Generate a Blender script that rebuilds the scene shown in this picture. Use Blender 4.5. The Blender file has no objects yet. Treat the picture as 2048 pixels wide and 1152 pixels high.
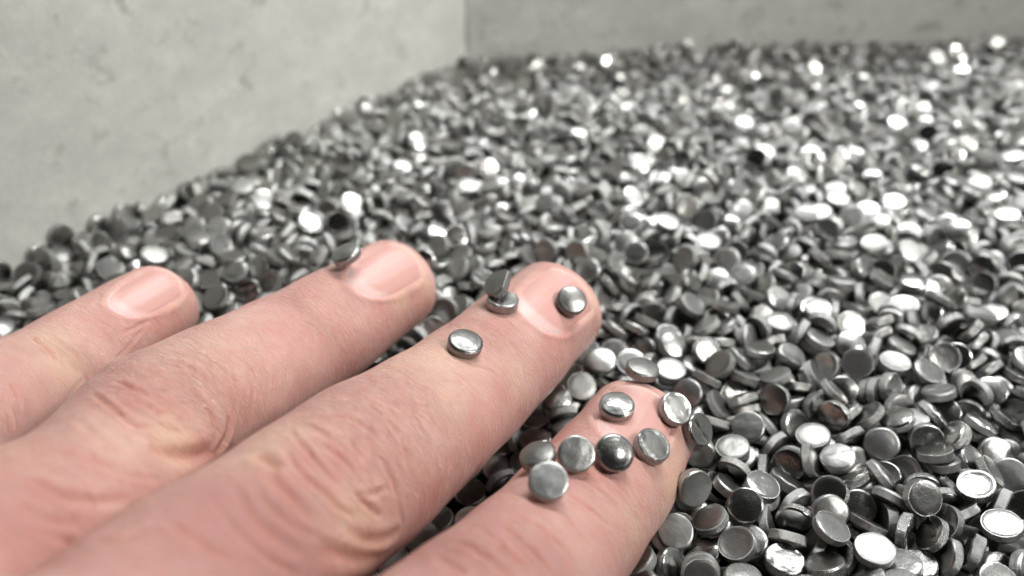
import bpy, math
import numpy as np
rad = math.radians
MM = 0.001                       # everything below is written in millimetres
C = bpy.context.collection
sc = bpy.context.scene
# ------------------------------------------------------------------ camera
PITCH, EYE = rad(36.5), 84.0
cd = bpy.data.cameras.new('camera'); cd.sensor_width = 5.48; cd.lens = 5.48*1607/2048
cd.clip_start = .002; cd.clip_end = 50
cd.dof.use_dof = True; cd.dof.focus_distance = .101; cd.dof.aperture_fstop = 2.05
cam = bpy.data.objects.new('camera', cd); cam.location = (0, 0, EYE*MM); cam.rotation_euler = (math.pi/2-PITCH, 0, 0)
C.objects.link(cam); sc.camera = cam
# ------------------------------------------------------------------ dim hall around the bin
w = bpy.data.worlds.new('World'); sc.world = w; w.use_nodes = True
nt = w.node_tree; bg = nt.nodes['Background']
tc = nt.nodes.new('ShaderNodeTexCoord'); sp = nt.nodes.new('ShaderNodeSeparateXYZ'); nt.links.new(tc.outputs['Generated'], sp.inputs[0])
def madd(a, k, b):
    x = nt.nodes.new('ShaderNodeMath'); x.operation = 'MULTIPLY_ADD'; nt.links.new(a, x.inputs[0]); x.inputs[1].default_value = k
    if b is None: x.inputs[2].default_value = 0
    else: nt.links.new(b, x.inputs[2])
    return x.outputs[0]
toward = madd(sp.outputs['X'], .50, madd(sp.outputs['Y'], .80, madd(sp.outputs['Z'], .33, None)))
cr = nt.nodes.new('ShaderNodeValToRGB'); mp = nt.nodes.new('ShaderNodeMapRange')
mp.inputs['From Min'].default_value = -1; mp.inputs['From Max'].default_value = 1
nt.links.new(toward, mp.inputs['Value']); nt.links.new(mp.outputs[0], cr.inputs[0])
cr.color_ramp.elements[0].position = .60; cr.color_ramp.elements[0].color = (.020, .020, .019, 1)
cr.color_ramp.elements[1].position = .88; cr.color_ramp.elements[1].color = (.66, .675, .66, 1)
nt.links.new(cr.outputs[0], bg.inputs['Color']); bg.inputs['Strength'].default_value = 1.0
def lamp(name, loc, target, sx, sy, power, col, spread=180):
    l = bpy.data.lights.new(name, 'AREA'); l.shape = 'RECTANGLE'; l.size = sx; l.size_y = sy; l.energy = power; l.color = col; l.spread = rad(spread)
    o = bpy.data.objects.new(name, l); o.location = loc
    from mathutils import Vector
    d = Vector(target)-Vector(loc); o.rotation_euler = d.to_track_quat('-Z', 'Y').to_euler(); C.objects.link(o); return o
# unseen overhead lamps; second set low, beams narrowed so the near heap stays dark
lamp('overhead_lamp', (.80, -.20, 1.00), (-.09, .27, 0), .22, .5, .78, (1, .985, .95), 28)
lamp('overhead_lamp', (.16, .50, .64), (.07, .27, 0), .50, .15, 1.45, (.98, 1, 1), 75)
sc.view_settings.view_transform = 'Standard'; sc.view_settings.look = 'None'; sc.view_settings.gamma = 1
sc.view_settings.exposure = 0
try:
    sc.view_settings.use_curve_mapping = False
except Exception: pass
# ------------------------------------------------------------------ node helpers
class N:
    def __init__(s, name):
        s.m = bpy.data.materials.new(name); s.m.use_nodes = True; s.t = s.m.node_tree; s.b = s.t.nodes['Principled BSDF']
    def n(s, k, **kw):
        x = s.t.nodes.new('ShaderNode'+k)
        for a, v in kw.items():
            if a.startswith('i_'): x.inputs[a[2:].replace('_', ' ')].default_value = v
            else: setattr(x, a, v)
        return x
    def l(s, a, b): s.t.links.new(a, b)
    def attr(s, name): return s.n('Attribute', attribute_name=name)
    def math(s, op, a, b=None, c=None, clamp=False):
        x = s.n('Math', operation=op); x.use_clamp = clamp
        for i, v in enumerate((a, b, c)):
            if v is None: continue
            if hasattr(v, 'is_output'): s.l(v, x.inputs[i])
            else: x.inputs[i].default_value = v
        return x.outputs[0]
    def mix(s, f, a, b, mode='MIX'):
        x = s.n('Mix', data_type='RGBA', blend_type=mode)
        for i, v in ((0, f), (6, a), (7, b)):
            if hasattr(v, 'is_output'): s.l(v, x.inputs[i])
            elif i == 0: x.inputs[0].default_value = v
            else: x.inputs[i].default_value = (*v, 1)
        return x.outputs[2]
    def noise(s, vec, scale, detail=3, rough=.5):
        x = s.n('TexNoise'); x.inputs['Scale'].default_value = scale; x.inputs['Detail'].default_value = detail; x.inputs['Roughness'].default_value = rough
        if vec is not None: s.l(vec, x.inputs['Vector'])
        return x.outputs['Fac']
    def vmul(s, vec, v):
        x = s.n('VectorMath', operation='MULTIPLY'); s.l(vec, x.inputs[0]); x.inputs[1].default_value = v; return x.outputs[0]
    def rng(s, v, a, b, c=0., d=1.):
        x = s.n('MapRange'); s.l(v, x.inputs['Value'])
        for k, q in zip(('From Min', 'From Max', 'To Min', 'To Max'), (a, b, c, d)): x.inputs[k].default_value = q
        return x.outputs[0]
    def bump(s, h, dist, strength=1., prev=None):
        x = s.n('Bump'); s.l(h, x.inputs['Height']); x.inputs['Distance'].default_value = dist; x.inputs['Strength'].default_value = strength
        if prev is not None: s.l(prev, x.inputs['Normal'])
        return x.outputs[0]
def concrete(name, base, dark, spot):
    m = N(name); pos = m.n('NewGeometry').outputs['Position']
    big = m.noise(pos, 9, 5, .6); mid = m.noise(m.vmul(pos, (1, 1, 1.6)), 95, 6, .7); fine = m.noise(pos, 420, 4, .7)
    c = m.mix(m.rng(big, .3, .7), base, dark)
    c = m.mix(m.math('MULTIPLY', m.rng(mid, .42, .66), .5), c, tuple(x*.68 for x in base))
    c = m.mix(m.math('MULTIPLY', m.rng(mid, .28, .45, 1, 0), .3), c, tuple(min(1, x*1.25) for x in base))
    sp = m.noise(pos, 150, 4, .75)
    c = m.mix(m.math('MULTIPLY', m.rng(sp, .57, .68), .8), c, spot)
    c = m.mix(m.math('MULTIPLY', m.rng(fine, .3, .75), .35), c, tuple(x*.6 for x in base))
    m.l(c, m.b.inputs['Base Color']); m.b.inputs['Roughness'].default_value = .85
    b = m.bump(fine, .00025, .4); b = m.bump(sp, .0004, .35, b); m.l(b, m.b.inputs['Normal'])
    return m.m
# ------------------------------------------------------------------ the bin
def mesh_obj(name, V, Fc, mat=None, smooth=False):
    me = bpy.data.meshes.new(name); me.from_pydata([tuple(v) for v in V], [], Fc); me.validate(); me.update()
    if smooth: me.shade_smooth()
    o = bpy.data.objects.new(name, me); C.objects.link(o)
    if mat: me.materials.append(mat)
    return o
LLn = np.array([-94.0, 121.4]); CO = np.array([-13.7, 228.7]); RFn = np.array([156.6, 243.6])
def wall(name, p, q, th, side, z0, z1, mat, label, cat='wall'):
    """a cast concrete slab with a slightly uneven face"""
    d = (q-p)/np.linalg.norm(q-p); nn = np.array([-d[1], d[0]])*side
    L = np.linalg.norm(q-p); nx, nz = 60, 16; V = []; F_ = []
    for k in (0, 1):
        for j in range(nz+1):
            for i in range(nx+1):
                a = p+d*L*i/nx+nn*th*k
                wob = 0 if k else .35*math.sin(i*.9+j*1.7)*math.sin(j*1.1-i*.4)
                a = a-nn*wob; V.append((a[0]*MM, a[1]*MM, (z0+(z1-z0)*j/nz)*MM))
    W = nx+1; off = W*(nz+1)
    for j in range(nz):
        for i in range(nx):
            q0 = j*W+i; F_.append((q0, q0+1, q0+W+1, q0+W)); F_.append((off+q0, off+q0+W, off+q0+W+1, off+q0+1))
    for i in range(nx): F_.append((i, off+i, off+i+1, i+1)); t = nz*W+i; F_.append((t, t+1, off+t+1, off+t))
    for j in range(nz): a = j*W; F_.append((a, a+W, off+a+W, off+a)); a = j*W+nx; F_.append((a, off+a, off+a+W, a+W))
    o = mesh_obj(name, V, F_, mat, True); o['label'] = label; o['category'] = cat
    o.data.set_sharp_from_angle(angle=rad(50)); return o
FLOORZ = -9.2
m_left = concrete('pale_concrete', (.62, .625, .585), (.54, .545, .505), (.36, .36, .33))
m_back = concrete('grey_concrete', (.68, .68, .64), (.58, .58, .54), (.27, .27, .25))
un = (LLn-CO)/np.linalg.norm(LLn-CO)
wall('concrete_wall', CO+un*420, CO-un*1.5, 60, 1, -30, 82, m_left, 'pale grey concrete side wall rising behind the heap at the upper left')
ub = (RFn-CO)/np.linalg.norm(RFn-CO)
wall('concrete_wall', CO+ub*1.0, CO+ub*620, 60, 1, -30, 68, m_back, 'darker grey concrete end wall across the top, out of focus behind the heap')
fl = N('dark_floor'); fl.b.inputs['Base Color'].default_value = (.05, .05, .048, 1); fl.b.inputs['Roughness'].default_value = .8  # dark base colour stands in for shade in the gaps between pellets
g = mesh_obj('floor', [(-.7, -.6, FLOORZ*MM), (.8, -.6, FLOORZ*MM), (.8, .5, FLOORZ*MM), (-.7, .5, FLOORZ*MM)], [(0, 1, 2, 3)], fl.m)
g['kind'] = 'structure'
# ------------------------------------------------------------------ steel pellets
st = N('burnished_steel')
loc = st.attr('loc').outputs['Vector']; rn = st.attr('rnd').outputs['Fac']; side = st.attr('side').outputs['Fac']
oi = st.n('ObjectInfo').outputs['Random']
r1 = st.math('FRACT', st.math('ADD', rn, oi)); r2 = st.math('FRACT', st.math('MULTIPLY', r1, 17.31)); r3 = st.math('FRACT', st.math('MULTIPLY', r1, 53.7))
cmb = st.n('CombineXYZ'); st.l(st.math('MULTIPLY', r1, 97.), cmb.inputs[0]); st.l(st.math('MULTIPLY', r2, 61.), cmb.inputs[1]); st.l(st.math('MULTIPLY', r3, 31.), cmb.inputs[2])
va = st.n('VectorMath', operation='ADD'); st.l(loc, va.inputs[0]); st.l(cmb.outputs[0], va.inputs[1]); pv = va.outputs[0]
blot = st.noise(pv, .75, 4, .6); grain = st.noise(pv, 9, 4, .7); scr = st.noise(st.vmul(pv, (1.2, 11, 11)), 1.3, 4, .7)
strn = st.n('SeparateXYZ'); st.l(pv, strn.inputs[0])
stri = st.noise(st.vmul(pv, (5, 5, .5)), 1.6, 4, .7)
bc = st.mix(r2, (.19, .187, .178), (.48, .478, .465))
bc = st.mix(st.math('MULTIPLY', st.rng(blot, .5, .72), .42), bc, (.20, .19, .18))
bc = st.mix(st.math('MULTIPLY', st.math('MULTIPLY', side, st.rng(stri, .35, .65)), .5), bc, (.72, .72, .71))
st.l(bc, st.b.inputs['Base Color']); st.b.inputs['Metallic'].default_value = 1
rg = st.math('ADD', st.rng(r3, 0, 1, .15, .40), st.rng(grain, .3, .7, -.03, .10))
st.l(st.math('ADD', rg, st.math('MULTIPLY', side, .06)), st.b.inputs['Roughness'])
hgt = st.math('ADD', st.math('MULTIPLY', grain, .45), st.math('MULTIPLY', scr, st.rng(r2, .4, 1., 0, .5)))
b1 = st.bump(hgt, .00003, .35)
b2 = st.bump(st.math('MULTIPLY', stri, side), .00035, .6, b1)
b3 = st.bump(blot, .00022, .30, b2)
st.l(b3, st.b.inputs['Normal'])
STEEL = st.m
def pellet_shape(var, seg, lod):
    """one stamped blank, dia 5 mm: revolve a profile, then bend, crease or lip it; returns verts, quads, side mask"""
    rg_ = np.random.default_rng(var+3)
    dome = [.30, .20, .08, .10, .20, -.05, .14, .36][var]; er = [.50, .42, .28, .26, .40, .30, .32, .58][var]
    top = .70; bot = -.74; lip = [0, 0, 0, .10, 0, .06, .04, 0][var]
    if lod == 0: rr = [.7, 1.2, 1.6, 1.85, 2.02]
    elif lod == 1: rr = [.9, 1.6, 2.0]
    else: rr = [1.3]
    R0 = 2.5; Re = R0-er; zc = lambda r: top+dome*(1-(r/Re)**2)
    prof = [(r, zc(r)) for r in rr if r < Re-.2]
    if lip and lod < 2: prof += [(Re-.16, zc(Re-.16)), (Re, top+lip)]
    else: prof += [(Re, top+lip*.5)]
    zt = prof[-1][1]; k = {0: 4, 1: 3, 2: 1}[lod]
    for i in range(1, k+1):
        a = i/k*math.pi/2; prof.append((Re+er*math.sin(a), zt-er*.8+er*.8*math.cos(a)))
    ns = len(prof)
    prof += [(R0-.02, .1), (R0-.05, -.45), (R0-.03, bot+.12)] if lod < 2 else [(R0-.03, bot+.12)]
    ne = len(prof)
    dish = .12 if var in (3, 5) else -.10
    prof += [(R0-.07, bot+.03), (R0-.20, bot-.02), (R0-.5, bot+dish*.7-.02), (1.3, bot+dish)] if lod < 2 else [(R0-.15, bot), (1.3, bot+dish)]
    prof = np.array(prof); th = np.arange(seg)*2*math.pi/seg
    V = np.stack([prof[:, None, 0]*np.cos(th), prof[:, None, 0]*np.sin(th), np.repeat(prof[:, 1:], seg, 1)], -1).reshape(-1, 3)
    V = np.r_[V, [[0, 0, top+dome]], [[0, 0, bot+dish]]]; nr = len(prof); Q = []
    for j in range(nr-1):
        for i in range(seg): a = j*seg+i; b = j*seg+(i+1) % seg; Q.append((a, a+seg, b+seg, b))
    ct = nr*seg
    for i in range(0, seg, 2):
        Q.append((ct, i, (i+1) % seg, (i+2) % seg)); o = (nr-1)*seg; Q.append((ct+1, o+(i+2) % seg, o+(i+1) % seg, o+i))
    x, y, z = V.T; sm = np.zeros(len(V)); jj = np.arange(len(V))//seg; sm[(jj >= ns-1) & (jj <= ne) & (np.arange(len(V)) < ct)] = 1
    up = z > 0
    ang = rg_.uniform(0, 6.28); cx = x*math.cos(ang)+y*math.sin(ang)
    if var == 4: V[:, 2] = np.where(up, z-np.clip(cx-.1, 0, .25)*.55-np.clip(cx-.35, 0, 9)*.05, z)
    if var == 5: V[:, 2] = np.where(up, z-.16*np.exp(-((cx-.3)/.22)**2)-np.clip(cx-.5, 0, 9)*.10, z)
    if var == 6:
        V[:, 2] = z+np.clip(cx-.2, 0, 9)*.28*1.0; m = cx > 1.7; V[m, 0] -= (cx[m]-1.7)*.8*math.cos(ang); V[m, 1] -= (cx[m]-1.7)*.8*math.sin(ang)
    if var == 3: V[:, 2] += np.where(up & (x*x+y*y > 3.2), .10*np.sin(3*np.arctan2(y, x)+1)+.05*np.sin(7*np.arctan2(y, x)), 0)
    if var == 7: V[:, 2] += np.where(up, .10*np.exp(-((x-.8)**2+(y+.5)**2)/1.2), 0)
    a2 = np.arctan2(y, x); wob = 1+.012*np.sin(2*a2+var)+.008*np.sin(5*a2+2*var); V[:, :2] *= wob[:, None]
    V[:, 2] += np.where(up, .02*np.sin(2.1*x+var)*np.cos(1.7*y), .015*np.sin(1.9*x)*np.cos(2.3*y+var))
    return V, np.array(Q), sm
SH = {(v, l): pellet_shape(v, (36, 24, 16)[l], l) for v in range(8) for l in range(3)}
def fill(me, V, Q, attrs):
    n = len(V); me.vertices.add(n); me.vertices.foreach_set('co', (V*MM).astype(np.float32).ravel())
    me.loops.add(Q.size); me.loops.foreach_set('vertex_index', Q.astype(np.int32).ravel())
    me.polygons.add(len(Q)); me.polygons.foreach_set('loop_start', np.arange(0, Q.size, 4, dtype=np.int32))
    try: me.polygons.foreach_set('loop_total', np.full(len(Q), 4, dtype=np.int32))
    except Exception: pass
    me.update(calc_edges=True); me.shade_smooth()
    for k, a in attrs.items():
        if a.ndim == 2: x = me.attributes.new(k, 'FLOAT_VECTOR', 'POINT'); x.data.foreach_set('vector', a.astype(np.float32).ravel())
        else: x = me.attributes.new(k, 'FLOAT', 'POINT'); x.data.foreach_set('value', a.astype(np.float32))
# where each pellet settled: x, y, z in tenths of a millimetre, x and y of the face normal in hundredths, shape (+10: normal points down)
HEAP = np.array([
-246,987,172,-28,-4,0,-59,772,182,20,-4,0,86,924,133,20,-47,0,-18,911,172,-45,-17,6,-13,892,156,8,9,5,132,726,117,-2,-4,0,210,741,97,42,-39,3,169,667,108,36,-18,3,117,626,142,17,-50,
7,71,606,162,7,-48,2,29,612,153,-28,12,0,37,544,190,3,-34,2,176,807,106,14,14,1,243,733,67,62,-44,5,228,661,40,39,-79,2,604,622,14,27,-9,10,436,589,10,10,-3,11,518,658,24,-9,73,12,281,
615,-14,49,8,13,603,685,12,36,-2,13,301,666,-2,-29,-42,1,332,589,-11,-2,8,3,520,616,5,87,-26,17,208,639,-20,-11,-34,2,393,620,11,-30,-3,17,514,769,1,-36,-56,0,446,746,-1,-33,-4,4,257,
655,-18,54,-21,10,366,659,-23,-42,-89,1,375,576,0,-26,45,2,462,819,4,-72,-65,7,338,806,-4,-30,-30,2,389,858,-1,-68,-47,1,530,592,-5,-94,22,0,533,926,10,46,56,17,331,699,-6,-18,3,10,
545,803,14,-47,22,0,678,727,-15,-38,-45,1,671,939,11,15,65,13,494,628,-3,74,-61,5,576,775,4,-5,-91,6,426,788,-7,23,2,10,691,866,3,90,44,1,309,770,-11,23,-3,17,575,743,9,19,-52,12,385,
753,-23,46,69,10,198,595,-30,60,-42,4,453,675,-17,-18,-60,1,635,910,5,-15,16,17,322,926,8,73,11,12,406,653,0,-1,-61,0,109,926,-39,-14,47,12,558,591,4,-82,57,3,-59,743,-74,0,0,2,418,
688,-5,55,28,11,677,765,-15,-4,-61,1,143,962,-18,-14,-25,1,593,932,4,0,0,13,258,981,-2,29,-42,0,439,954,-1,33,-28,6,409,744,-5,-81,26,12,513,818,6,69,-43,14,227,572,-16,3,77,11,469,
577,-4,28,-21,11,247,929,-9,-3,5,12,632,864,8,-23,46,5,410,819,-15,-43,55,17,482,652,-17,99,-12,13,616,780,2,-79,37,0,346,623,-13,-28,-80,16,-511,1107,-1,25,43,10,494,942,-11,78,36,
12,544,636,2,85,8,12,459,719,-10,-44,54,3,304,736,-16,-55,-80,11,491,984,9,-26,-3,11,392,964,4,-1,-19,10,308,863,-17,-70,12,17,267,886,-16,-46,-42,4,537,971,9,-6,-38,0,695,1124,20,-10,
-3,0,554,1022,8,-4,55,14,308,965,1,-32,52,10,-498,1179,4,-8,37,16,-116,1086,-10,22,90,12,567,879,3,61,-63,3,491,676,1,51,61,0,851,1297,18,-41,-26,0,673,810,-3,43,26,0,443,1034,3,-4,
-9,7,702,1060,1,-74,-21,0,714,826,-6,-54,-12,10,402,901,4,39,-36,10,303,1076,7,-44,16,11,-471,1150,-20,-4,-72,5,394,1215,6,11,78,14,263,773,-20,-37,-89,1,448,846,-6,-39,79,11,229,1227,
11,37,37,17,622,978,1,31,6,0,240,616,-35,36,-20,16,851,1191,5,-56,-69,7,-15,753,-59,-48,87,0,-657,1221,9,-41,3,11,137,1183,3,-42,-51,0,-866,1298,4,-80,60,17,780,1046,5,-3,-1,6,63,1236,
11,-48,-82,5,-427,1156,-4,23,70,13,723,1031,3,30,-92,12,70,902,-43,7,-37,0,293,707,-16,43,26,5,315,1201,16,75,44,13,374,789,-24,-58,81,0,850,1100,5,-42,81,10,834,1148,-3,71,53,11,449,
637,-6,-44,-54,10,540,736,-20,70,32,13,677,1257,11,23,6,13,-730,1196,-3,-32,42,11,503,1013,16,55,82,1,720,878,-3,-30,-36,0,371,719,-20,49,33,3,300,623,-21,-49,-8,1,459,1106,-3,-35,44,
10,416,1175,-3,40,22,10,640,719,0,-65,12,11,-120,660,-62,-39,52,16,120,1224,15,55,76,12,739,1242,5,-21,47,10,500,885,-9,-20,-58,0,-394,1334,8,-44,29,10,314,1141,11,68,-38,0,752,1087,
9,-75,-18,3,-98,1203,-6,62,32,11,633,748,-11,48,-30,1,-806,1167,-12,68,-70,15,320,1022,5,56,-33,10,675,1362,7,31,56,10,637,841,-12,-50,-26,0,652,1145,10,-35,3,11,495,717,-2,75,18,7,
-462,1196,-1,28,65,17,746,1012,5,-69,57,3,354,1387,14,70,56,13,-871,1238,-12,30,87,11,-106,1298,2,-22,58,10,277,567,-14,-5,22,1,156,597,-23,-54,31,1,-553,1274,-3,-74,42,13,585,737,-3,
-19,52,6,-749,1334,1,89,-18,6,-708,1233,11,58,23,7,570,553,0,-5,26,11,-541,1158,-2,8,20,13,608,825,3,74,19,7,475,864,8,-65,-12,10,-886,1199,-16,-13,67,10,512,1059,11,-18,-15,1,627,667,
-1,81,-58,16,33,873,-59,0,0,10,480,790,-12,43,-87,17,407,1029,-4,77,64,5,399,594,-16,60,-15,11,467,919,-8,-73,13,13,234,1337,6,28,33,10,77,869,-43,-23,90,1,628,1174,12,59,-40,1,980,
1364,10,-26,-14,1,642,1004,1,-59,-67,10,-804,1080,-6,13,-28,11,-103,699,-74,0,0,0,494,585,-15,-29,20,2,-594,1282,7,16,6,1,379,619,-18,85,-38,15,340,894,-27,-16,64,10,663,1422,12,-9,
-18,1,-335,1330,13,-16,80,11,358,1065,15,-16,-33,16,332,659,-28,-85,30,16,-139,1275,-5,-59,-60,3,-21,789,-74,0,0,7,356,910,-4,-33,-43,13,190,1202,3,-65,47,10,-478,1300,7,12,5,5,-325,
1410,8,-40,39,12,-142,1388,4,3,-62,0,306,1346,4,12,-16,1,574,1348,18,6,4,15,-661,1306,-2,1,47,17,692,903,-13,-11,47,16,-410,1227,10,58,26,7,767,1172,3,-59,-44,1,448,1150,-7,-73,-13,
3,812,1216,-2,20,91,11,-53,1554,12,-30,72,10,549,879,-6,-61,63,11,377,687,-27,47,-88,1,810,1301,-1,-45,85,12,394,1469,9,-29,83,10,453,1378,15,9,40,16,663,664,-5,40,54,14,682,1312,8,
41,-20,12,248,1432,11,-28,38,12,508,1183,-3,-66,-36,0,616,575,-6,51,-60,1,745,843,-17,-74,-9,5,434,1335,7,7,-40,7,214,994,-24,-59,-33,0,211,1169,0,58,11,1,373,1280,0,1,16,10,273,1107,
3,-82,25,4,569,844,-6,-27,77,14,572,1128,18,-7,-37,16,386,1006,-6,76,-46,0,938,1249,8,-15,98,16,-567,1321,7,-10,29,10,-603,1392,-4,5,39,10,69,1408,10,34,29,10,337,1104,-1,-52,-8,6,217,
1281,-2,-9,-68,0,636,1096,-8,-7,40,10,500,1268,5,48,8,11,739,928,-4,-53,72,1,436,890,-9,-18,-73,15,825,1372,6,18,-7,1,348,1028,1,-51,36,1,367,1166,-5,-25,-35,0,567,684,-18,-6,-100,1,
245,1074,-16,-22,-75,3,269,1055,-8,-79,58,10,680,1020,-14,-46,11,5,344,867,-9,-29,73,0,-93,1492,1,-4,20,10,201,1071,-11,-65,76,17,946,1445,19,12,-2,0,675,844,-19,-60,-75,7,477,1081,
2,-80,58,10,717,1588,6,-3,-71,3,721,1077,20,53,37,7,-214,1666,20,40,-45,0,586,1081,-5,11,35,6,292,955,-22,19,3,0,782,1427,0,22,22,11,805,972,1,-37,-91,11,936,1502,11,-2,10,17,496,1435,
10,-52,-7,3,19,1495,7,31,-52,7,-574,1144,9,-25,-55,1,34,813,-43,0,0,3,775,906,-1,-35,-26,10,-567,1481,5,-19,17,11,-854,1265,-19,51,1,0,600,1023,13,-38,66,2,540,1599,12,-40,-54,3,-514,
1440,0,-50,42,15,-636,1425,0,-5,-41,0,774,1529,2,-24,-36,0,464,1002,10,-80,53,5,374,1132,0,-34,90,2,-359,1229,6,-57,7,3,622,606,-11,-9,-74,3,-430,1401,3,0,0,1,102,1444,16,-58,-81,14,
358,950,1,66,25,0,456,1542,11,60,-49,5,933,1548,11,-55,-46,1,33,1238,-3,-68,14,15,-99,1542,7,10,-97,4,385,1353,0,62,52,17,886,1156,-3,-43,-82,10,300,911,-10,-48,-52,12,664,1075,6,14,
4,13,190,962,-22,2,38,11,176,1036,-13,57,37,1,-456,1363,8,58,22,4,510,730,-25,-55,-38,6,519,1251,-4,-49,-7,0,321,1535,-3,-26,-20,3,574,653,-4,39,-77,11,1032,1660,12,1,-65,6,551,1108,
-7,4,-99,0,695,948,3,-46,-54,1,-586,1435,5,36,13,13,587,578,-15,-24,57,11,1122,1625,5,-36,-5,1,887,1554,10,20,-12,0,279,719,-33,-41,10,17,264,1287,0,54,-84,3,153,1712,10,3,-43,0,-267,
1418,7,68,64,10,-786,1399,-10,83,-54,3,-134,1054,-28,18,-79,3,975,1729,9,29,78,11,840,1040,-10,43,-86,1,-611,1252,-2,-49,-28,10,561,1439,9,-48,87,15,611,872,-16,48,-51,0,970,1907,12,
-6,-64,2,749,995,-5,-69,57,4,210,1376,2,-72,1,1,596,1217,14,-11,-39,10,761,1571,15,-86,17,1,-865,1085,-8,-32,93,4,-429,1216,7,-58,-26,11,774,998,-12,94,-13,17,446,1275,11,-78,58,13,
-395,1482,1,-64,-31,7,-148,1325,-5,8,-17,4,-514,1301,5,-92,21,1,913,1356,4,-29,-3,10,615,1326,0,52,75,10,569,617,-15,21,45,11,125,1608,10,17,4,10,-52,1267,-1,-25,34,2,667,1179,3,57,
49,17,505,1125,-8,58,1,14,817,1070,-9,32,-7,10,-879,1159,-11,62,-18,17,-513,1224,3,0,10,5,577,1726,11,-46,-33,1,1037,1594,19,0,0,13,-11,1372,3,35,15,1,987,1618,7,11,70,14,-47,1484,8,
43,-3,10,-599,1192,8,36,-14,17,414,1235,7,11,86,10,-831,1118,-14,15,-41,12,613,1535,7,8,-35,0,413,1107,6,-34,-41,15,-844,1178,-21,-57,-56,0,-257,1360,5,-26,-85,10,677,1607,1,-4,-68,
3,280,1201,-12,9,-14,15,669,1780,2,23,47,10,-720,1390,-6,25,30,11,752,1287,4,43,89,1,-71,1205,-4,-65,-36,0,-112,1750,3,-28,-84,2,-50,1162,0,29,3,5,660,1028,9,-82,33,11,281,1585,5,-24,
55,17,-566,1663,-3,-37,-52,1,1071,1506,14,-7,-1,1,980,1431,8,-49,9,7,-569,1224,-8,26,80,7,593,1005,4,-39,66,1,630,1041,1,-62,-78,11,954,1392,3,53,-37,3,-855,1074,-27,30,-95,11,624,1265,
4,-4,41,6,386,944,-18,48,-33,13,859,1586,12,46,-41,1,806,1251,-2,-63,-12,3,167,991,-26,-2,54,17,797,931,12,-6,18,11,-855,1039,-11,43,4,0,485,1786,22,-46,-89,10,-663,1506,-7,66,68,10,
833,1530,2,-60,52,11,483,1161,9,39,49,0,-693,1509,-19,-86,21,10,595,1302,6,-50,-12,17,208,1036,-10,40,51,4,-17,1277,-12,-46,-15,2,569,961,6,87,-48,11,410,1434,3,14,-14,11,-765,1198,
5,81,24,10,729,954,-14,57,-56,10,-179,1416,10,55,12,0,719,1299,1,-97,-13,0,-789,1286,-5,-48,-38,6,156,1125,-15,-63,47,17,11,830,-61,-70,7,16,803,1183,-4,45,-12,0,-323,1292,10,26,-27,
11,259,1233,-5,22,-25,16,-240,1326,-4,11,-19,13,-4,1242,-11,-26,79,0,929,1204,2,46,59,15,-809,1349,-11,-80,60,17,-189,1476,6,-14,-16,0,391,1091,-1,-81,-27,11,-99,1408,-2,-70,69,12,245,
1159,-4,-74,41,7,-616,1319,0,0,50,17,564,1217,7,68,26,3,759,1617,13,-8,-44,3,-673,1267,10,2,-35,10,175,1149,-3,76,26,1,416,726,-29,-33,54,1,-427,1433,7,24,94,3,226,1047,-6,-40,-51,17,
477,1249,-5,68,70,0,474,1474,8,29,-40,2,-44,1313,-1,9,-38,10,677,1547,2,-42,71,11,680,1938,16,-89,-40,3,719,1346,4,-40,-14,0,762,1363,3,50,-17,0,-578,1585,-4,0,-12,13,79,1311,15,-2,
39,4,-220,1440,6,-24,17,2,728,808,-31,-51,-26,12,47,1484,10,94,-31,4,145,1449,14,22,-28,11,-162,1212,3,-24,-78,0,213,1529,16,-25,-13,13,-155,1484,13,-71,-15,11,-399,1832,-3,11,45,16,
-516,1486,2,-15,-23,0,548,1331,-2,85,52,1,553,1262,3,-62,-62,10,609,1370,10,30,15,17,977,1478,14,32,25,11,750,1445,4,-96,-8,0,558,1790,9,-11,-26,4,-284,1817,6,43,64,14,355,864,-32,-18,
86,2,777,1799,11,67,22,17,1187,1744,20,35,-83,1,-27,1596,13,-54,10,11,-96,1255,-14,-34,-27,6,-242,1582,-1,20,-29,1,731,1487,-4,33,-23,1,397,1309,-5,15,63,16,280,1420,-2,76,-14,11,-514,
1732,-9,9,-49,2,280,1259,-15,43,42,15,889,1301,-6,-1,-61,0,294,823,-14,-28,-67,10,359,1649,11,-22,-76,0,548,704,-16,-13,-96,4,-669,1344,6,-33,59,6,246,1507,0,-8,92,7,997,1542,8,-8,17,
7,-804,1211,-17,48,24,11,460,1224,3,-40,-49,17,929,1731,12,-16,3,11,485,1300,1,-80,53,14,-531,1319,2,84,-54,17,287,1146,-6,72,25,13,351,749,-32,93,-32,7,-93,1107,-22,-46,-28,2,256,1010,
-9,-27,26,13,717,1393,3,-8,-11,5,719,1533,0,18,11,0,707,1212,-9,73,14,11,-813,1266,-12,-61,-79,0,-158,1033,-28,51,86,0,459,1313,15,-53,84,1,-520,1652,-7,21,-59,2,-633,1518,-18,-28,93,
5,-30,1795,16,-41,8,13,-368,1565,5,1,-16,11,-373,1397,-2,25,76,10,806,1128,-2,-23,-48,17,-374,1602,5,-21,-89,4,-63,1398,-5,-47,14,1,151,1237,0,-33,-7,13,507,1546,5,8,55,13,-412,1541,
5,71,39,13,-790,1141,-20,-1,-25,10,475,756,-22,-31,69,10,188,1903,10,-42,45,15,183,1412,-11,50,84,10,874,1889,12,12,-16,7,-213,1363,-11,55,-8,2,221,1806,1,37,37,10,543,1201,-13,2,70,
17,921,1427,-9,-72,65,17,-128,1451,-2,-68,-14,0,678,1734,3,-72,16,0,121,992,-25,5,-57,2,-325,1777,2,-11,-2,12,-44,1437,-10,35,-89,0,-33,1211,-10,31,-78,14,-336,1531,10,-45,15,0,646,
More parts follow.
